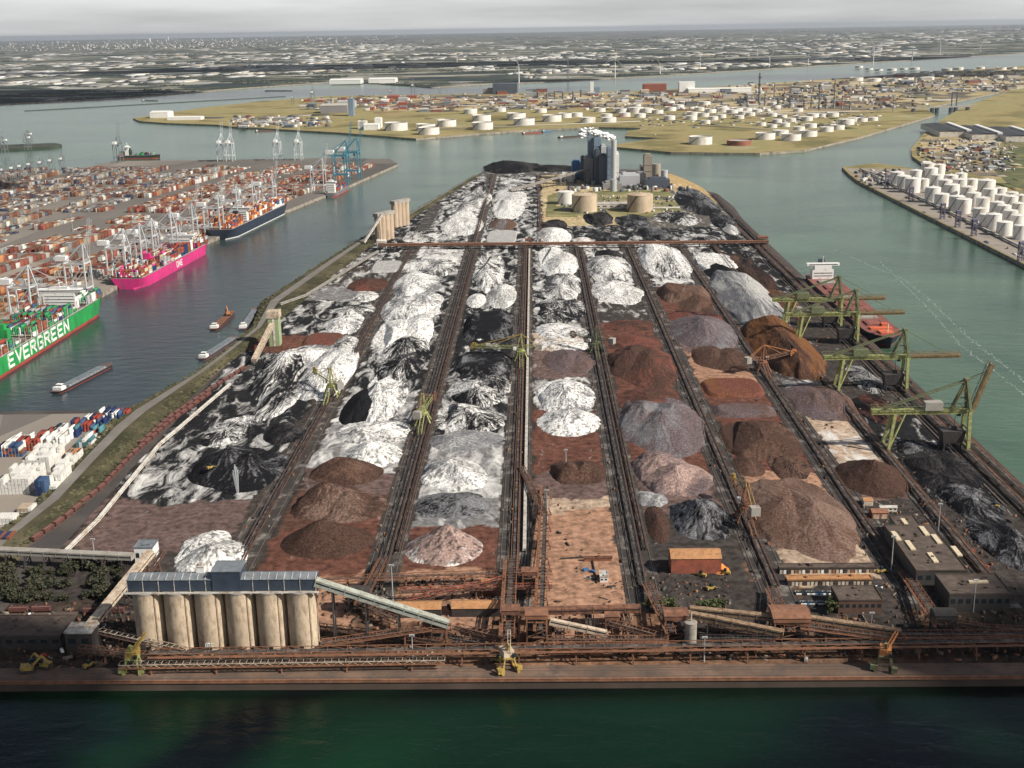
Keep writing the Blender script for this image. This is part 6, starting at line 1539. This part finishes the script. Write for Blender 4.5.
# refinery columns and stacks
def column(label, px, py, hp, wp, mt, group='refinery columns and stacks', name='refinery_column'):
    x, y = P(px, py); s = math.hypot(x, y)/F; h = hp*s; r = wp*s/2
    t = E(name, label, 'column', (x, y, 0), 0, group)
    m = MB(); m.cyl((0, 0, 0), r, h, 10, r2=r*.8); smooth(ob('shaft', m, mt, t))
    m = MB()
    for k in (.35, .6, .85): m.cyl((0, 0, h*k), r*1.5, h*.02, 10)
    ob('platform', m, dark, t)
for i, (px, py, hp, wp) in enumerate(((759, 103, 28, 2.6), (774, 104, 20, 1.6), (784, 106, 14, 2), (819, 108, 24, 1.8), (834, 108, 26, 1.8), (765, 106, 12, 2.2), (790, 108, 10, 2), (797, 107, 15, 1.4), (804, 109, 9, 2.6), (811, 108, 12, 1.6), (826, 109, 10, 2.4), (842, 109, 11, 1.6), (778, 108, 9, 3), (850, 110, 8, 2), (893, 112, 13, 1.2), (747, 104, 8, 2.2), (555, 100, 9, 2), (563, 100, 8, 2.4), (573, 100, 8, 1.8), (547, 100, 7, 2.2), (538, 98, 6, 2.5), (581, 97, 7, 2), (332, 108, 12, 1.6), (340, 106, 8, 2))):
    column('slender plant column or stack, %s in the list from the tallest refinery stack' % ORD[i] if False else ['tall grey refinery stack, the highest of all', 'thin pale stack right of the highest one', 'squat refinery column near the thin pale stack', 'tall dark refinery stack left of its near twin', 'tall dark refinery stack right of its near twin', 'short thick column at the foot of the highest stack', 'short column between the stacks, thick', 'thin mid height column left of the twin stacks', 'broad low vessel left of the twin stacks', 'slim column just left of the twin stacks', 'stubby column between the twin stacks', 'slim column right of the twin stacks', 'broadest low refinery vessel', 'last short column east of the twin stacks', 'isolated thin mast column near the bridge', 'short column left of the highest stack', 'grey column at the middle works, first', 'grey column at the middle works, the broad one', 'grey column at the middle works, the slim one', 'squat column left at the middle works', 'lowest column at the middle works', 'column close to the bright white tower', 'thin column by the pale roofed hall', 'stubby column behind the pale roofed hall'][i], px, py, hp, wp, concrete_g if i % 3 else drk)
# paving, bund walls and pipe racks in the works
B = []; R = random.Random(31)
def onland(x, y, m_=6):
    return any(all(pip(x+i, y+j, q) for i in (-m_, m_) for j in (-m_, m_)) for q in (euro, right, main_poly))
def patches(n, xa, xb, ya, yb_, cl, sx=(8, 34), dy=(25, 110)):
    for i in range(n):
        x, y = P(R.uniform(xa, xb), R.uniform(ya, yb_)); s = math.hypot(x, y)/F; c = R.choice(cl)
        if not onland(x, y, 25*s if xa < 900 else 12): continue
        v = R.uniform(.8, 1.1)
        B.append((x, y, .0, R.uniform(*sx)*s, R.uniform(*dy), .25+.013*(len(B) % 60), R.uniform(-.12, .12), c[0]*v, c[1]*v, c[2]*v))
gl = [(.16, .15, .13), (.10, .10, .095), (.30, .28, .24), (.11, .12, .055), (.24, .19, .10), (.38, .34, .27), (.20, .10, .07)]
patches(60, 300, 700, 94, 110, gl); patches(50, 700, 930, 80, 104, gl); patches(10, 640, 860, 112, 130, gl, (6, 22)); patches(14, 250, 640, 112, 126, gl, (8, 30)); patches(26, 880, 1020, 68, 92, gl); patches(46, 918, 1020, 140, 172, gl, (3, 14), (12, 50)); patches(26, 990, 1020, 146, 190, gl[3:6], (3, 12), (10, 60)); patches(10, 180, 330, 117, 124, gl)
ob('works_paving', boxes_mesh('works_paving', B, box_attr), None, kind='structure')
B = []; cl = [(.5, .5, .48), (.3, .3, .3), (.1, .1, .1), (.17, .09, .06), (.36, .31, .24), (.07, .09, .13), (.58, .57, .54), (.16, .15, .14), (.12, .12, .12)]
def clutter(n, xa, xb, ya, yb_, h=(2, 9), w_=(4, 26)):
    for i in range(n):
        x, y = P(R.uniform(xa, xb), R.uniform(ya, yb_)); c = R.choice(cl)
        if onland(x, y): B.append((x, y, 0, R.uniform(*w_), R.uniform(4, 20), R.uniform(*h), R.uniform(-.3, .3), *c))
clutter(420, 300, 700, 93, 110); clutter(380, 700, 930, 80, 110, (2, 12)); clutter(160, 230, 330, 117, 127); clutter(200, 640, 880, 112, 126, (1, 4)); clutter(420, 880, 1020, 68, 92); clutter(260, 918, 1015, 140, 172, (1.5, 5), (2, 9)); clutter(120, 855, 900, 170, 186, (1.5, 6), (2, 7)); clutter(120, 556, 690, 176, 192, (2, 10), (2, 12)); clutter(150, 560, 680, 196, 214, (1, 4), (1, 6)); clutter(90, 870, 1024, 190, 262, (1, 3), (1, 5))
for px1, py1, px2, py2 in ((430, 130, 640, 122), (640, 116, 860, 112), (300, 110, 480, 106), (690, 126, 800, 132), (560, 107, 760, 108), (860, 170, 1024, 250), (560, 210, 680, 209)):
    a = Vector(P(px1, py1)); b = Vector(P(px2, py2)); d = b-a; c = (a+b)/2; B.append((c.x, c.y, 2, d.length, 4, 2.5, math.atan2(d.y, d.x), .35, .33, .3))
ob('works_clutter', boxes_mesh('works_clutter', B, box_attr), None, kind='stuff')
# unloaders on the far ore quay
for i, (px, py) in enumerate(((293, 104), (313, 103), (391, 97), (413, 95), (440, 94))):
    x, y = P(px, py); put('wu' if False else 'du' if i % 2 else 'dd', ['dark ore crane at the far quay, leftmost', 'dark ore crane at the far quay, second from the left', 'dark ore crane at the far quay, third from the left', 'dark ore crane at the far quay, fourth from the left', 'dark ore crane at the far quay, rightmost'][i], px, py, PI/2)
# far ore and coal heaps
i = 0
for px, py, wpx, c in ((345, 106, 14, 'R'), (365, 104, 16, 'R'), (385, 103, 18, 'R'), (405, 102, 20, 'B2'), (425, 103, 16, 'R'), (440, 100, 18, 'R'), (455, 104, 16, 'PK'), (470, 101, 14, 'R'), (398, 107, 16, 'R'), (420, 108, 16, 'B2'), (378, 108, 12, 'R'), (446, 107, 20, 'R'), (360, 99, 14, 'B2'), (490, 103, 14, 'K'), (515, 101, 12, 'K'), (560, 104, 14, 'K'), (520, 105, 16, 'GW')):
    heap('low %s heap across the channel, %s in its field' % ({'R': 'red ore', 'B2': 'brown ore', 'PK': 'pinkish ore', 'K': 'black coal', 'GW': 'pale grey'}[c], ORD[i]), px-wpx/2, px+wpx/2, py, py-2.2, 14, c, 'G', .15, 'multi2', 'ore heap', group='heaps across the channel'); i += 1
# wind turbines
def turbine(label, px, py, hp, a0):
    x, y = P(px, py); s = math.hypot(x, y)/F; hub = hp*s*.66; bl = hp*s*.36
    t = E('wind_turbine', label, 'wind turbine', (x, y, 0), 0, 'wind turbines in the distance')
    m = MB(); m.cyl((0, 0, 0), 4., hub, 10, r2=2.4); ob('tower', m, white, t)
    m = MB(); m.box((0, 1, hub-2), (5, 12, 5)); ob('nacelle', m, white, t)
    for k in range(3):
        a = a0+k*2*PI/3; m = MB(); e_ = Vector((math.cos(a), 0, math.sin(a)))
        m.beam(Vector((0, -6, hub)), Vector((0, -6, hub))+e_*bl*.5, 4.2, 2); m.beam(Vector((0, -6, hub))+e_*bl*.5, Vector((0, -6, hub))+e_*bl, 2.4, 1.4); ob('blade', m, white, t)
for i, (px, py, hp) in enumerate(((519, 83, 26), (568, 80, 27), (615, 78, 27), (660, 74, 14), (769, 68, 16), (808, 66, 14), (873, 65, 26), (881, 52, 13), (912, 60, 20), (940, 55, 17), (980, 52, 9), (700, 70, 15), (457, 62, 9), (757, 56, 9))):
    turbine(['wind turbine left of the other two tall ones mid picture', 'wind turbine in the middle of the three tall ones', 'wind turbine right of the three tall ones mid picture', 'smaller wind turbine right of the tall trio', 'small wind turbine above the refinery', 'small wind turbine right above the twin stacks', 'tall wind turbine in the north east, leftmost there', 'short far wind turbine close behind the tall north east one', 'wind turbine second from the right in the north east', 'large bladed wind turbine near the right end', 'tiny wind turbine at the right end', 'smaller wind turbine above the striped office', 'tiny far wind turbine left of the picture centre', 'tiny far wind turbine over the right fields'][i], px, py, hp, i*.7)
# bridge over the canal
a = Vector((*P(905, 112), 0)); b = Vector((*P(972, 110), 0)); d = (b-a).normalized(); t = E('canal_bridge', 'low dark bridge carrying a road over the canal', 'bridge', tuple(a))
m = MB(); m.beam((0, 0, 16), tuple(b-a+Vector((0, 0, 16))), 30, 5); ob('deck', m, concrete_g, t)
for f_ in (.12, .4, .47, .68, .75, .93):
    m = MB(); c = (b-a)*f_; m.box((c.x, c.y, -8), (9, 26, 22)); ob('pier', m, cl2, t)
m = MB(); c = (b-a)*.72
for s in (-1, 1): m.beam((c.x+s*10, c.y, 14), (c.x+s*10, c.y, 75), 4)
m.beam((c.x-10, c.y, 73), (c.x+10, c.y, 73), 4); ob('lift_tower', m, cl2, t)
# ------------------------------------------------------------------ the polder in the distance
def bank(px):
    P_ = [(-500, 118), (0, 104), (120, 98), (240, 88), (300, 84), (345, 81), (430, 87), (560, 81), (700, 73), (860, 63), (1024, 53), (1300, 36.5)]
    for (a, b), (c, d) in zip(P_[:-1], P_[1:]):
        if a <= px <= c: return b+(d-b)*(px-a)/(c-a)
    return 50
def horizon(px): return 38.5-px*.0166
R = random.Random(4)
m = MB(); k = 0
def woods(n, f0, f1, x0=-60, x1=1090, dens=1.):
    """clumps between two fractions of the way from the horizon to the river bank"""
    global k
    for _ in range(n):
        cx_ = R.uniform(x0, x1); f = R.uniform(f0, f1); wid = R.uniform(10, 60); bk = bank(cx_)
        py = horizon(cx_)+(bk-horizon(cx_))*f; 
        for q in range(int(wid*dens)):
            px = cx_+R.uniform(-.5, .5)*wid; pyq = min(py+R.uniform(-.25, .25)-(px-cx_)*.017, bank(px)-.3)
            x, y = P(px, pyq); s = math.hypot(x, y)/F
            m.blob((x, y, 0), R.uniform(.6, 1.7)*s*R.uniform(.7, 1.2), .35 if s > 12 else .5, k); k += 1
woods(60, .86, .995, -60, 340, 1.3); woods(26, .93, .995, 340, 1090); woods(70, .55, .85, dens=.8); woods(80, .3, .55, dens=.8); woods(40, .12, .3, dens=.6)
fol = mat('distant_foliage', (.026, .038, .030), .95, .4, .01, dirt=(.045, .055, .025), dirt_amt=.35, scale2=.006)
ob('distant_woods', m, [fol], kind='stuff')
B = []; wc = [(.70, .70, .68), (.62, .62, .60), (.5, .5, .48), (.66, .60, .5), (.34, .34, .34)]
def greens(n, f0, f1, x0, x1, spread=1.):
    for _ in range(n):
        cx_ = R.uniform(x0, x1); f = R.uniform(f0, f1); bk = bank(cx_); py0 = horizon(cx_)+(bk-horizon(cx_))*f
        if py0 > bk-3: continue
        wid = R.uniform(8, 70); nr = R.randint(3, 10)
        for q in range(int(wid/4.5)):
            px = cx_+R.uniform(-.5, .5)*wid; py = py0+R.gauss(0, .5)*spread-(px-cx_)*.017
            if py < horizon(px)+2: continue
            x, y = P(px, py); s = math.hypot(x, y)/F; c = R.choice(wc); v = R.uniform(.35, 1.)
            B.append((x, y, 0, R.uniform(2, 11)*s*(1 if R.random() < .7 else 1.8), R.uniform(60, 260), R.uniform(6, 10), R.uniform(-.2, .2), c[0]*v, c[1]*v, c[2]*v))
greens(60, .25, .52, -40, 420); greens(55, .52, .80, -40, 330); greens(150, .22, .62, 300, 1060); greens(34, .55, .9, 340, 900); greens(30, .8, .93, 520, 900, .6)
ob('distant_glasshouses', boxes_mesh('distant_glasshouses', B, box_attr), None, kind='stuff')
B = []
for _ in range(900):   # town on the horizon, thickest left of the middle
    px = min(1060, max(-30, R.gauss(190, 120))) if R.random() < .6 else R.uniform(0, 1024)
    py = horizon(px)+R.uniform(4.5, 13); x, y = P(px, py); s = math.hypot(x, y)/F
    hh_ = R.choice((.25, .4, .5, .6, .9, 1.2)) if px < 450 else R.choice((.2, .3, .4)); 
    if 120 < px < 190 and R.random() < .12: hh_ *= 3
    v = R.uniform(.25, .6); B.append((x, y, 0, R.uniform(.4, 2.)*s, R.uniform(20, 80), hh_*s, 0, v, v*.96, v*.9))
ob('distant_town', boxes_mesh('distant_town', B, box_attr), None, kind='stuff')
# ------------------------------------------------------------------ trees and scrub
leafm = mat('leaf_green', (.055, .075, .022), .8, .45, .25, dirt=(.09, .09, .03), dirt_amt=.4, scale2=.5)
leafd = mat('dark_scrub_leaves', (.028, .035, .018), .85, .5, .25, dirt=(.07, .06, .03), dirt_amt=.4, scale2=.4)
def crown_mesh(r, h, z0, n, seed, mt):
    R = random.Random(seed); m = MB(); cl = [(R.uniform(-.6, .6)*r, R.uniform(-.6, .6)*r, z0+R.uniform(.2, .85)*h, R.uniform(.3, .55)*r) for _ in range(9)]
    for _ in range(n):
        c = R.choice(cl); v = Vector((R.gauss(0, 1), R.gauss(0, 1), R.gauss(0, .8))).normalized()*c[3]*R.uniform(.6, 1.1)
        p = Vector(c[:3])+v; p.z = max(.1, p.z); a = Vector((R.gauss(0, 1), R.gauss(0, 1), R.gauss(0, .6))).normalized(); b = a.cross(Vector((R.gauss(0, 1), R.gauss(0, 1), R.gauss(0, 1)))).normalized(); s = R.uniform(.35, .8)
        m.add([tuple(p-a*s-b*s*.6), tuple(p+a*s-b*s*.5), tuple(p+a*s*.8+b*s*.7), tuple(p-a*s*.7+b*s*.6)], [(0, 1, 2, 3)])
    return m.mesh('crown', [mt])
def trunk_mesh(h, r):
    m = MB(); m.cyl((0, 0, 0), r, h, 7, r2=r*.5)
    for k in range(5):
        a = k*1.3; m.tube((0, 0, h*.6), (math.cos(a)*h*.45, math.sin(a)*h*.45, h*1.05), r*.4, 5, r2=r*.12)
    return m.mesh('trunk', [bark])
CR = [crown_mesh(4.2, 6.5, 1.2, 420, s, leafm) for s in (1, 2)]+[crown_mesh(4., 4.2, .2, 380, s, leafd) for s in (3, 4, 5)]
TRK = trunk_mesh(4, .35); TRS = trunk_mesh(1.8, .2)
def tree(label, x, y, s, kind, rz, group, name='broadleaf_tree', cat='tree'):
    t = E(name, label, cat, (x, y, 0), rz, group); t.scale = (s, s, s)
    ob('crown', CR[kind], None, t); ob('trunk', TRK if kind < 2 else TRS, None, t)
R = random.Random(9)
for px, py, s, l in ((830, 612, 1.3, 'rounded green tree at the left end of the brown office block'), (838, 606, 1.1, 'second green tree behind the one by the brown office block'), (656, 613, 1.1, 'leafy green bush west of the scrub on the dark ground'), (668, 612, 1.3, 'broad green bush between two others south of the red shed'), (700, 612, 1.1, 'brownish bush left of its larger neighbour'), (719, 614, 1.2, 'larger brownish bush beside the pale conveyor'), (648, 610, .8, 'smallest bush at the foot of the fifth lane'), (710, 607, .7, 'little bush behind the brownish pair')):
    x, y = P(px, py); tree(l, x, y, s, R.randint(0, 1), R.uniform(0, 6), 'green trees and bushes by the yards')
pts = sorted((R.uniform(-6, 130), R.uniform(568, 603)) for _ in range(64))
for i, (px, py) in enumerate(pts):
    x, y = P(px, py); tree('dark scrub bush below the grey tube gallery, %s from the left' % ORD[i], x, y, R.uniform(.7, 1.5), R.randint(2, 4), R.uniform(0, 6), 'scrub bushes below the tube gallery', 'scrub_bush', 'bush')
m = MB()
# low growth on the dyke, uncountable
vs = []
for _ in range(2600):
    f_ = R.random()*(len(DY_S)-1.001); i = int(f_); g_ = f_-i; t_ = R.choice((R.uniform(.04, .22), R.uniform(.56, .98), R.uniform(.56, .98)))
    ax_ = DY_S[i][0]*(1-g_)+DY_S[i+1][0]*g_; ay_ = DY_S[i][1]*(1-g_)+DY_S[i+1][1]*g_; bx_ = DY_I[i][0]*(1-g_)+DY_I[i+1][0]*g_; by_ = DY_I[i][1]*(1-g_)+DY_I[i+1][1]*g_
    m.blob((ax_*(1-t_)+bx_*t_, ay_*(1-t_)+by_*t_, 2.4 if t_ < .8 else 1.4), R.uniform(.7, 2.4), .6, len(m.v))
ob('dyke_undergrowth', m, [mat('dyke_scrub', (.05, .052, .022), .95, .4, .1, dirt=(.13, .11, .06), dirt_amt=.4, scale2=.06)], kind='stuff')
# ------------------------------------------------------------------ trains
wag = None; R = random.Random(3)
wm = mat('wagon_red', (.12, .042, .036), .75, .25, .2, dirt=(.12, .05, .04), dirt_amt=.4, scale2=.4)
def wagon(label, p, rz, load=True, group='ore train wagons'):
    global wag
    if wag is None:
        wag = E('hopper_wagon', label, 'rail wagon', p, rz, group)
        m = MB(); m.box((0, 0, 1.1), (12.2, 3, .5)); 
        for i in (-1, 1): m.box((i*5.6, 0, 1.6), (.5, 2.9, 2.2)); m.box((0, i*1.4, 1.6), (11.6, .25, 2.3))
        for k in range(6): 
            for i in (-1, 1): m.box((-5+k*2, i*1.56, 1.6), (.2, .14, 2.2))
        ob('body', m, wm, wag)
        m = MB(); m.gable((0, 0, 2.6), (10.8, 2.5, .5), .7, m=0, mr=0); ob('load', m, mat('wagon_load', (.13, .07, .06), .95, .3, .4), wag)
        for x_ in (-4.2, 4.2): m = MB(); m.box((x_, 0, .45), (3.2, 2.1, .6)); [m.tube((x_+d_, -1., .5), (x_+d_, 1., .5), .48, 8) for d_ in (-1.1, 1.1)]; ob('bogie', m, black, wag)
        return wag
    return dup(wag, p, rz, label)
def train(pts, label, z=.2):
    P_ = [Vector((*P(*p), z)) for p in pts]; i = 0; seg = 0; s = 0.
    Ln = [(b-a).length for a, b in zip(P_[:-1], P_[1:])]; tot = sum(Ln); d = 7.
    while d < tot-7:
        q = d; k = 0
        while q > Ln[k]: q -= Ln[k]; k += 1
        a, b = P_[k], P_[k+1]; v = (b-a).normalized(); p = a+v*q
        wagon(label % ORD[i], tuple(p), math.atan2(v.y, v.x)); i += 1; d += 14.3
train([(32, 543), (66, 519), (103, 488), (133, 456), (170, 424), (212, 394)], 'red hopper wagon in the long dyke train, %s from the front left')
train([(140, 446), (172, 418), (214, 389), (246, 368)], 'dark red wagon on the outer dyke track, %s from the south')
train([(8, 613), (74, 611)], 'red wagon parked below the scrub, %s from the left')
train([(82, 614), (134, 613)], 'dark red wagon beside the westernmost silo, %s from the left')
m = MB()
def track(pts, off=0):
    P_ = [Vector((*P(*p), .12)) for p in pts]
    for a, b in zip(P_[:-1], P_[1:]):
        v = (b-a).normalized(); r = Vector((-v.y, v.x, 0))
        for s in (-.75, .75): m.beam(a+r*(s+off), b+r*(s+off), .18, .2, 1)
        m.beam(a+r*off-Vector((0, 0, .1)), b+r*off-Vector((0, 0, .1)), 3.2, .12, 0)
track([(20, 552), (32, 543), (66, 519), (103, 488), (133, 456), (170, 424), (212, 394), (252, 366)]); track([(20, 552), (140, 446), (172, 418), (214, 389), (250, 365)], 0); track([(-40, 615), (140, 612)])
for yy in (606.5, 609.5, 616, 619): m.box((0, yy, .28), (1500, .2, .18), m=1)
struct('rail_tracks', m, [mat('track_ballast', (.10, .07, .06), .95, .3, .3), rail_m])
# ------------------------------------------------------------------ cars, lorries, cabins
cpr = None
def car(label, x, y, rz, mt=white, van=False, group='parked cars below the garage rows'):
    t = E('parked_van' if van else 'parked_car', label, 'van' if van else 'car', (x, y, .05), rz, group)
    m = MB(); m.box((0, 0, .35), (4.4, 1.8, .75)); 
    if van: m.box((-.5, 0, 1.1), (3.4, 1.75, 1.1), top=.94)
    ob('body', m, mt, t)
    m = MB(); m.box((-.1 if not van else 1.3, 0, 1.1), (2.4 if not van else .9, 1.6, .6), top=.78); ob('cabin', m, glass, t)
    for i in (-1.4, 1.4): m = MB(); m.tube((i, -.92, .35), (i, .92, .35), .35, 8); ob('wheel', m, black, t)
    return t
cm_ = {'white': white, 'silver': steelgrey, 'blue': blue, 'black': black, 'red': red}
i = 0
for row, (xa, xb, py, n) in enumerate(((797, 832, 594, 14), (799, 824, 604, 10), (845, 876, 594, 9))):
    for k in range(n):
        px = xa+(xb-xa)*k/(n-1); x, y = P(px, py); cname = R.choice(['white', 'white', 'white', 'silver', 'black', 'blue'])
        car('%s parked car, %s from the left in the %s parking row' % (cname, ORD[k], ['northern', 'southern', 'eastern'][row]), x, y, PI/2+R.uniform(-.04, .04), cm_[cname])
for px, py, c, v, l in ((586, 571, 'blue', 1, 'blue van left of the white site cabin on orange ground'), (592, 573, 'blue', 1, 'second blue van touching the site cabin corner'), (588, 579, 'silver', 0, 'silver car in front of the blue vans'), (594, 580, 'black', 0, 'black car beside the silver one at the site cabin'),
        (58, 645, 'blue', 1, 'blue van on the quay road west of the silos'), (62, 652, 'white', 1, 'white van with a blue one behind it on the quay'), (44, 657, 'red', 1, 'red van near the dark hall on the quay'), (28, 614, 'white', 0, 'white car beside the parked red wagons'), (104, 627, 'white', 0, 'white car under the beige gallery'),
        (903, 556, 'white', 1, 'white van by the workshop west wall'), (907, 562, 'silver', 0, 'silver car by the workshop west wall'), (879, 588, 'white', 0, 'white car at the road bend east of the garages'), (1000, 600, 'white', 1, 'white van behind the workshop annex'), (972, 552, 'red', 1, 'red van on the service road by the coal strip'), (985, 568, 'red', 1, 'red van farther south on the service road'), (806, 661, 'silver', 1, 'silver van on the quay below the wide transfer tower'), (430, 655, 'white', 0, 'white car on the quay road mid picture')):
    x, y = P(px, py); car(l, x, y, R.uniform(0, 3), cm_[c], bool(v), 'vehicles scattered over the site')
# bits of plant, plate and timber strewn between the conveyors: nobody could count them
B = []; R = random.Random(12); pal = [(.05, .04, .035), (.16, .08, .05), (.24, .13, .08), (.10, .07, .055), (.05, .04, .035), (.08, .075, .07), (.2, .17, .14)]
def strew(n, xa, xb, ya, yb_, s=1.):
    for _ in range(n):
        x, y = P(R.uniform(xa, xb), R.uniform(ya, yb_)); c = R.choice(pal); q = R.random()
        if x > 358 and y > 700: continue
        B.append((x, y, .0, R.uniform(.5, 6 if q < .3 else 2.5)*s, R.uniform(.4, 1.8)*s, R.uniform(.3, 1.8), R.uniform(0, 3), *c))
strew(900, 100, 1024, 612, 660); strew(220, 400, 510, 575, 612); strew(260, 860, 1020, 500, 620); strew(160, 600, 730, 575, 612); strew(120, 250, 400, 585, 612); strew(260, 0, 130, 604, 668)
strew(30, 535, 600, 500, 610); strew(300, 880, 1000, 440, 560, .8); strew(260, 740, 900, 255, 430, 1.1)
for x in LX:
    for _ in range(130): B.append((x+R.uniform(-11, 11), R.uniform(720, 2000), .2, R.uniform(.5, 2), R.uniform(.8, 5), R.uniform(.4, 1.6), R.uniform(-.1, .1), *R.choice(pal)))
ob('yard_debris', boxes_mesh('yard_debris', B, box_attr), None, kind='stuff')
m = MB(); 
for px1, py1, px2, py2 in ((560, 560, 592, 558), (592, 558, 597, 584)):
    a = Vector(P3(px1, py1)); b = Vector(P3(px2, py2)); m.beam(a+Vector((0, 0, .8)), b+Vector((0, 0, .8)), .5, 1.6)
ob('site_wall', m, dark, None, 'low dark wall around the corner of the site cabin yard', 'wall')
# ------------------------------------------------------------------ unseen clouds added to shade the ground, and haze
shade_cloud('x', (-400, 430, 300, 130), 1500, 3)  # added out of view to darken the near water and quay corners
shade_cloud('x', (430, 425, 370, 130), 1500, 6)
shade_cloud('x', (0, 330, 500, 100), 1500, 7)
shade_cloud('x', (-500, 560, 200, 95), 1500, 5)
shade_cloud('x', (420, 605, 190, 75), 1500, 8)
shade_cloud('x', (-1650, 2700, 330, 330), 1700, 11)
shade_cloud('x', (-2600, 7600, 2600, 700), 1900, 14)
shade_cloud('x', (2200, 8800, 1800, 500), 1900, 17)
shade_cloud('x', (-500, 13000, 5000, 900), 1900, 21)
S = 122000.
mb = MB(); mb.box((0, S*.45, WZ-12), (2*S+24000, 1.6*S, 420-WZ+12))
hz = bpy.data.materials.new('haze'); hz.use_nodes = True; nt = hz.node_tree
nt.nodes.remove(nt.nodes['Principled BSDF'])
pv = nt.nodes.new('ShaderNodeVolumePrincipled'); pv.inputs['Density'].default_value = 1.15e-5; pv.inputs['Color'].default_value = (.82, .90, 1., 1); pv.inputs['Anisotropy'].default_value = .4
nt.links.new(pv.outputs[0], nt.nodes['Material Output'].inputs['Volume'])
struct('haze', mb, [hz], kind='stuff')
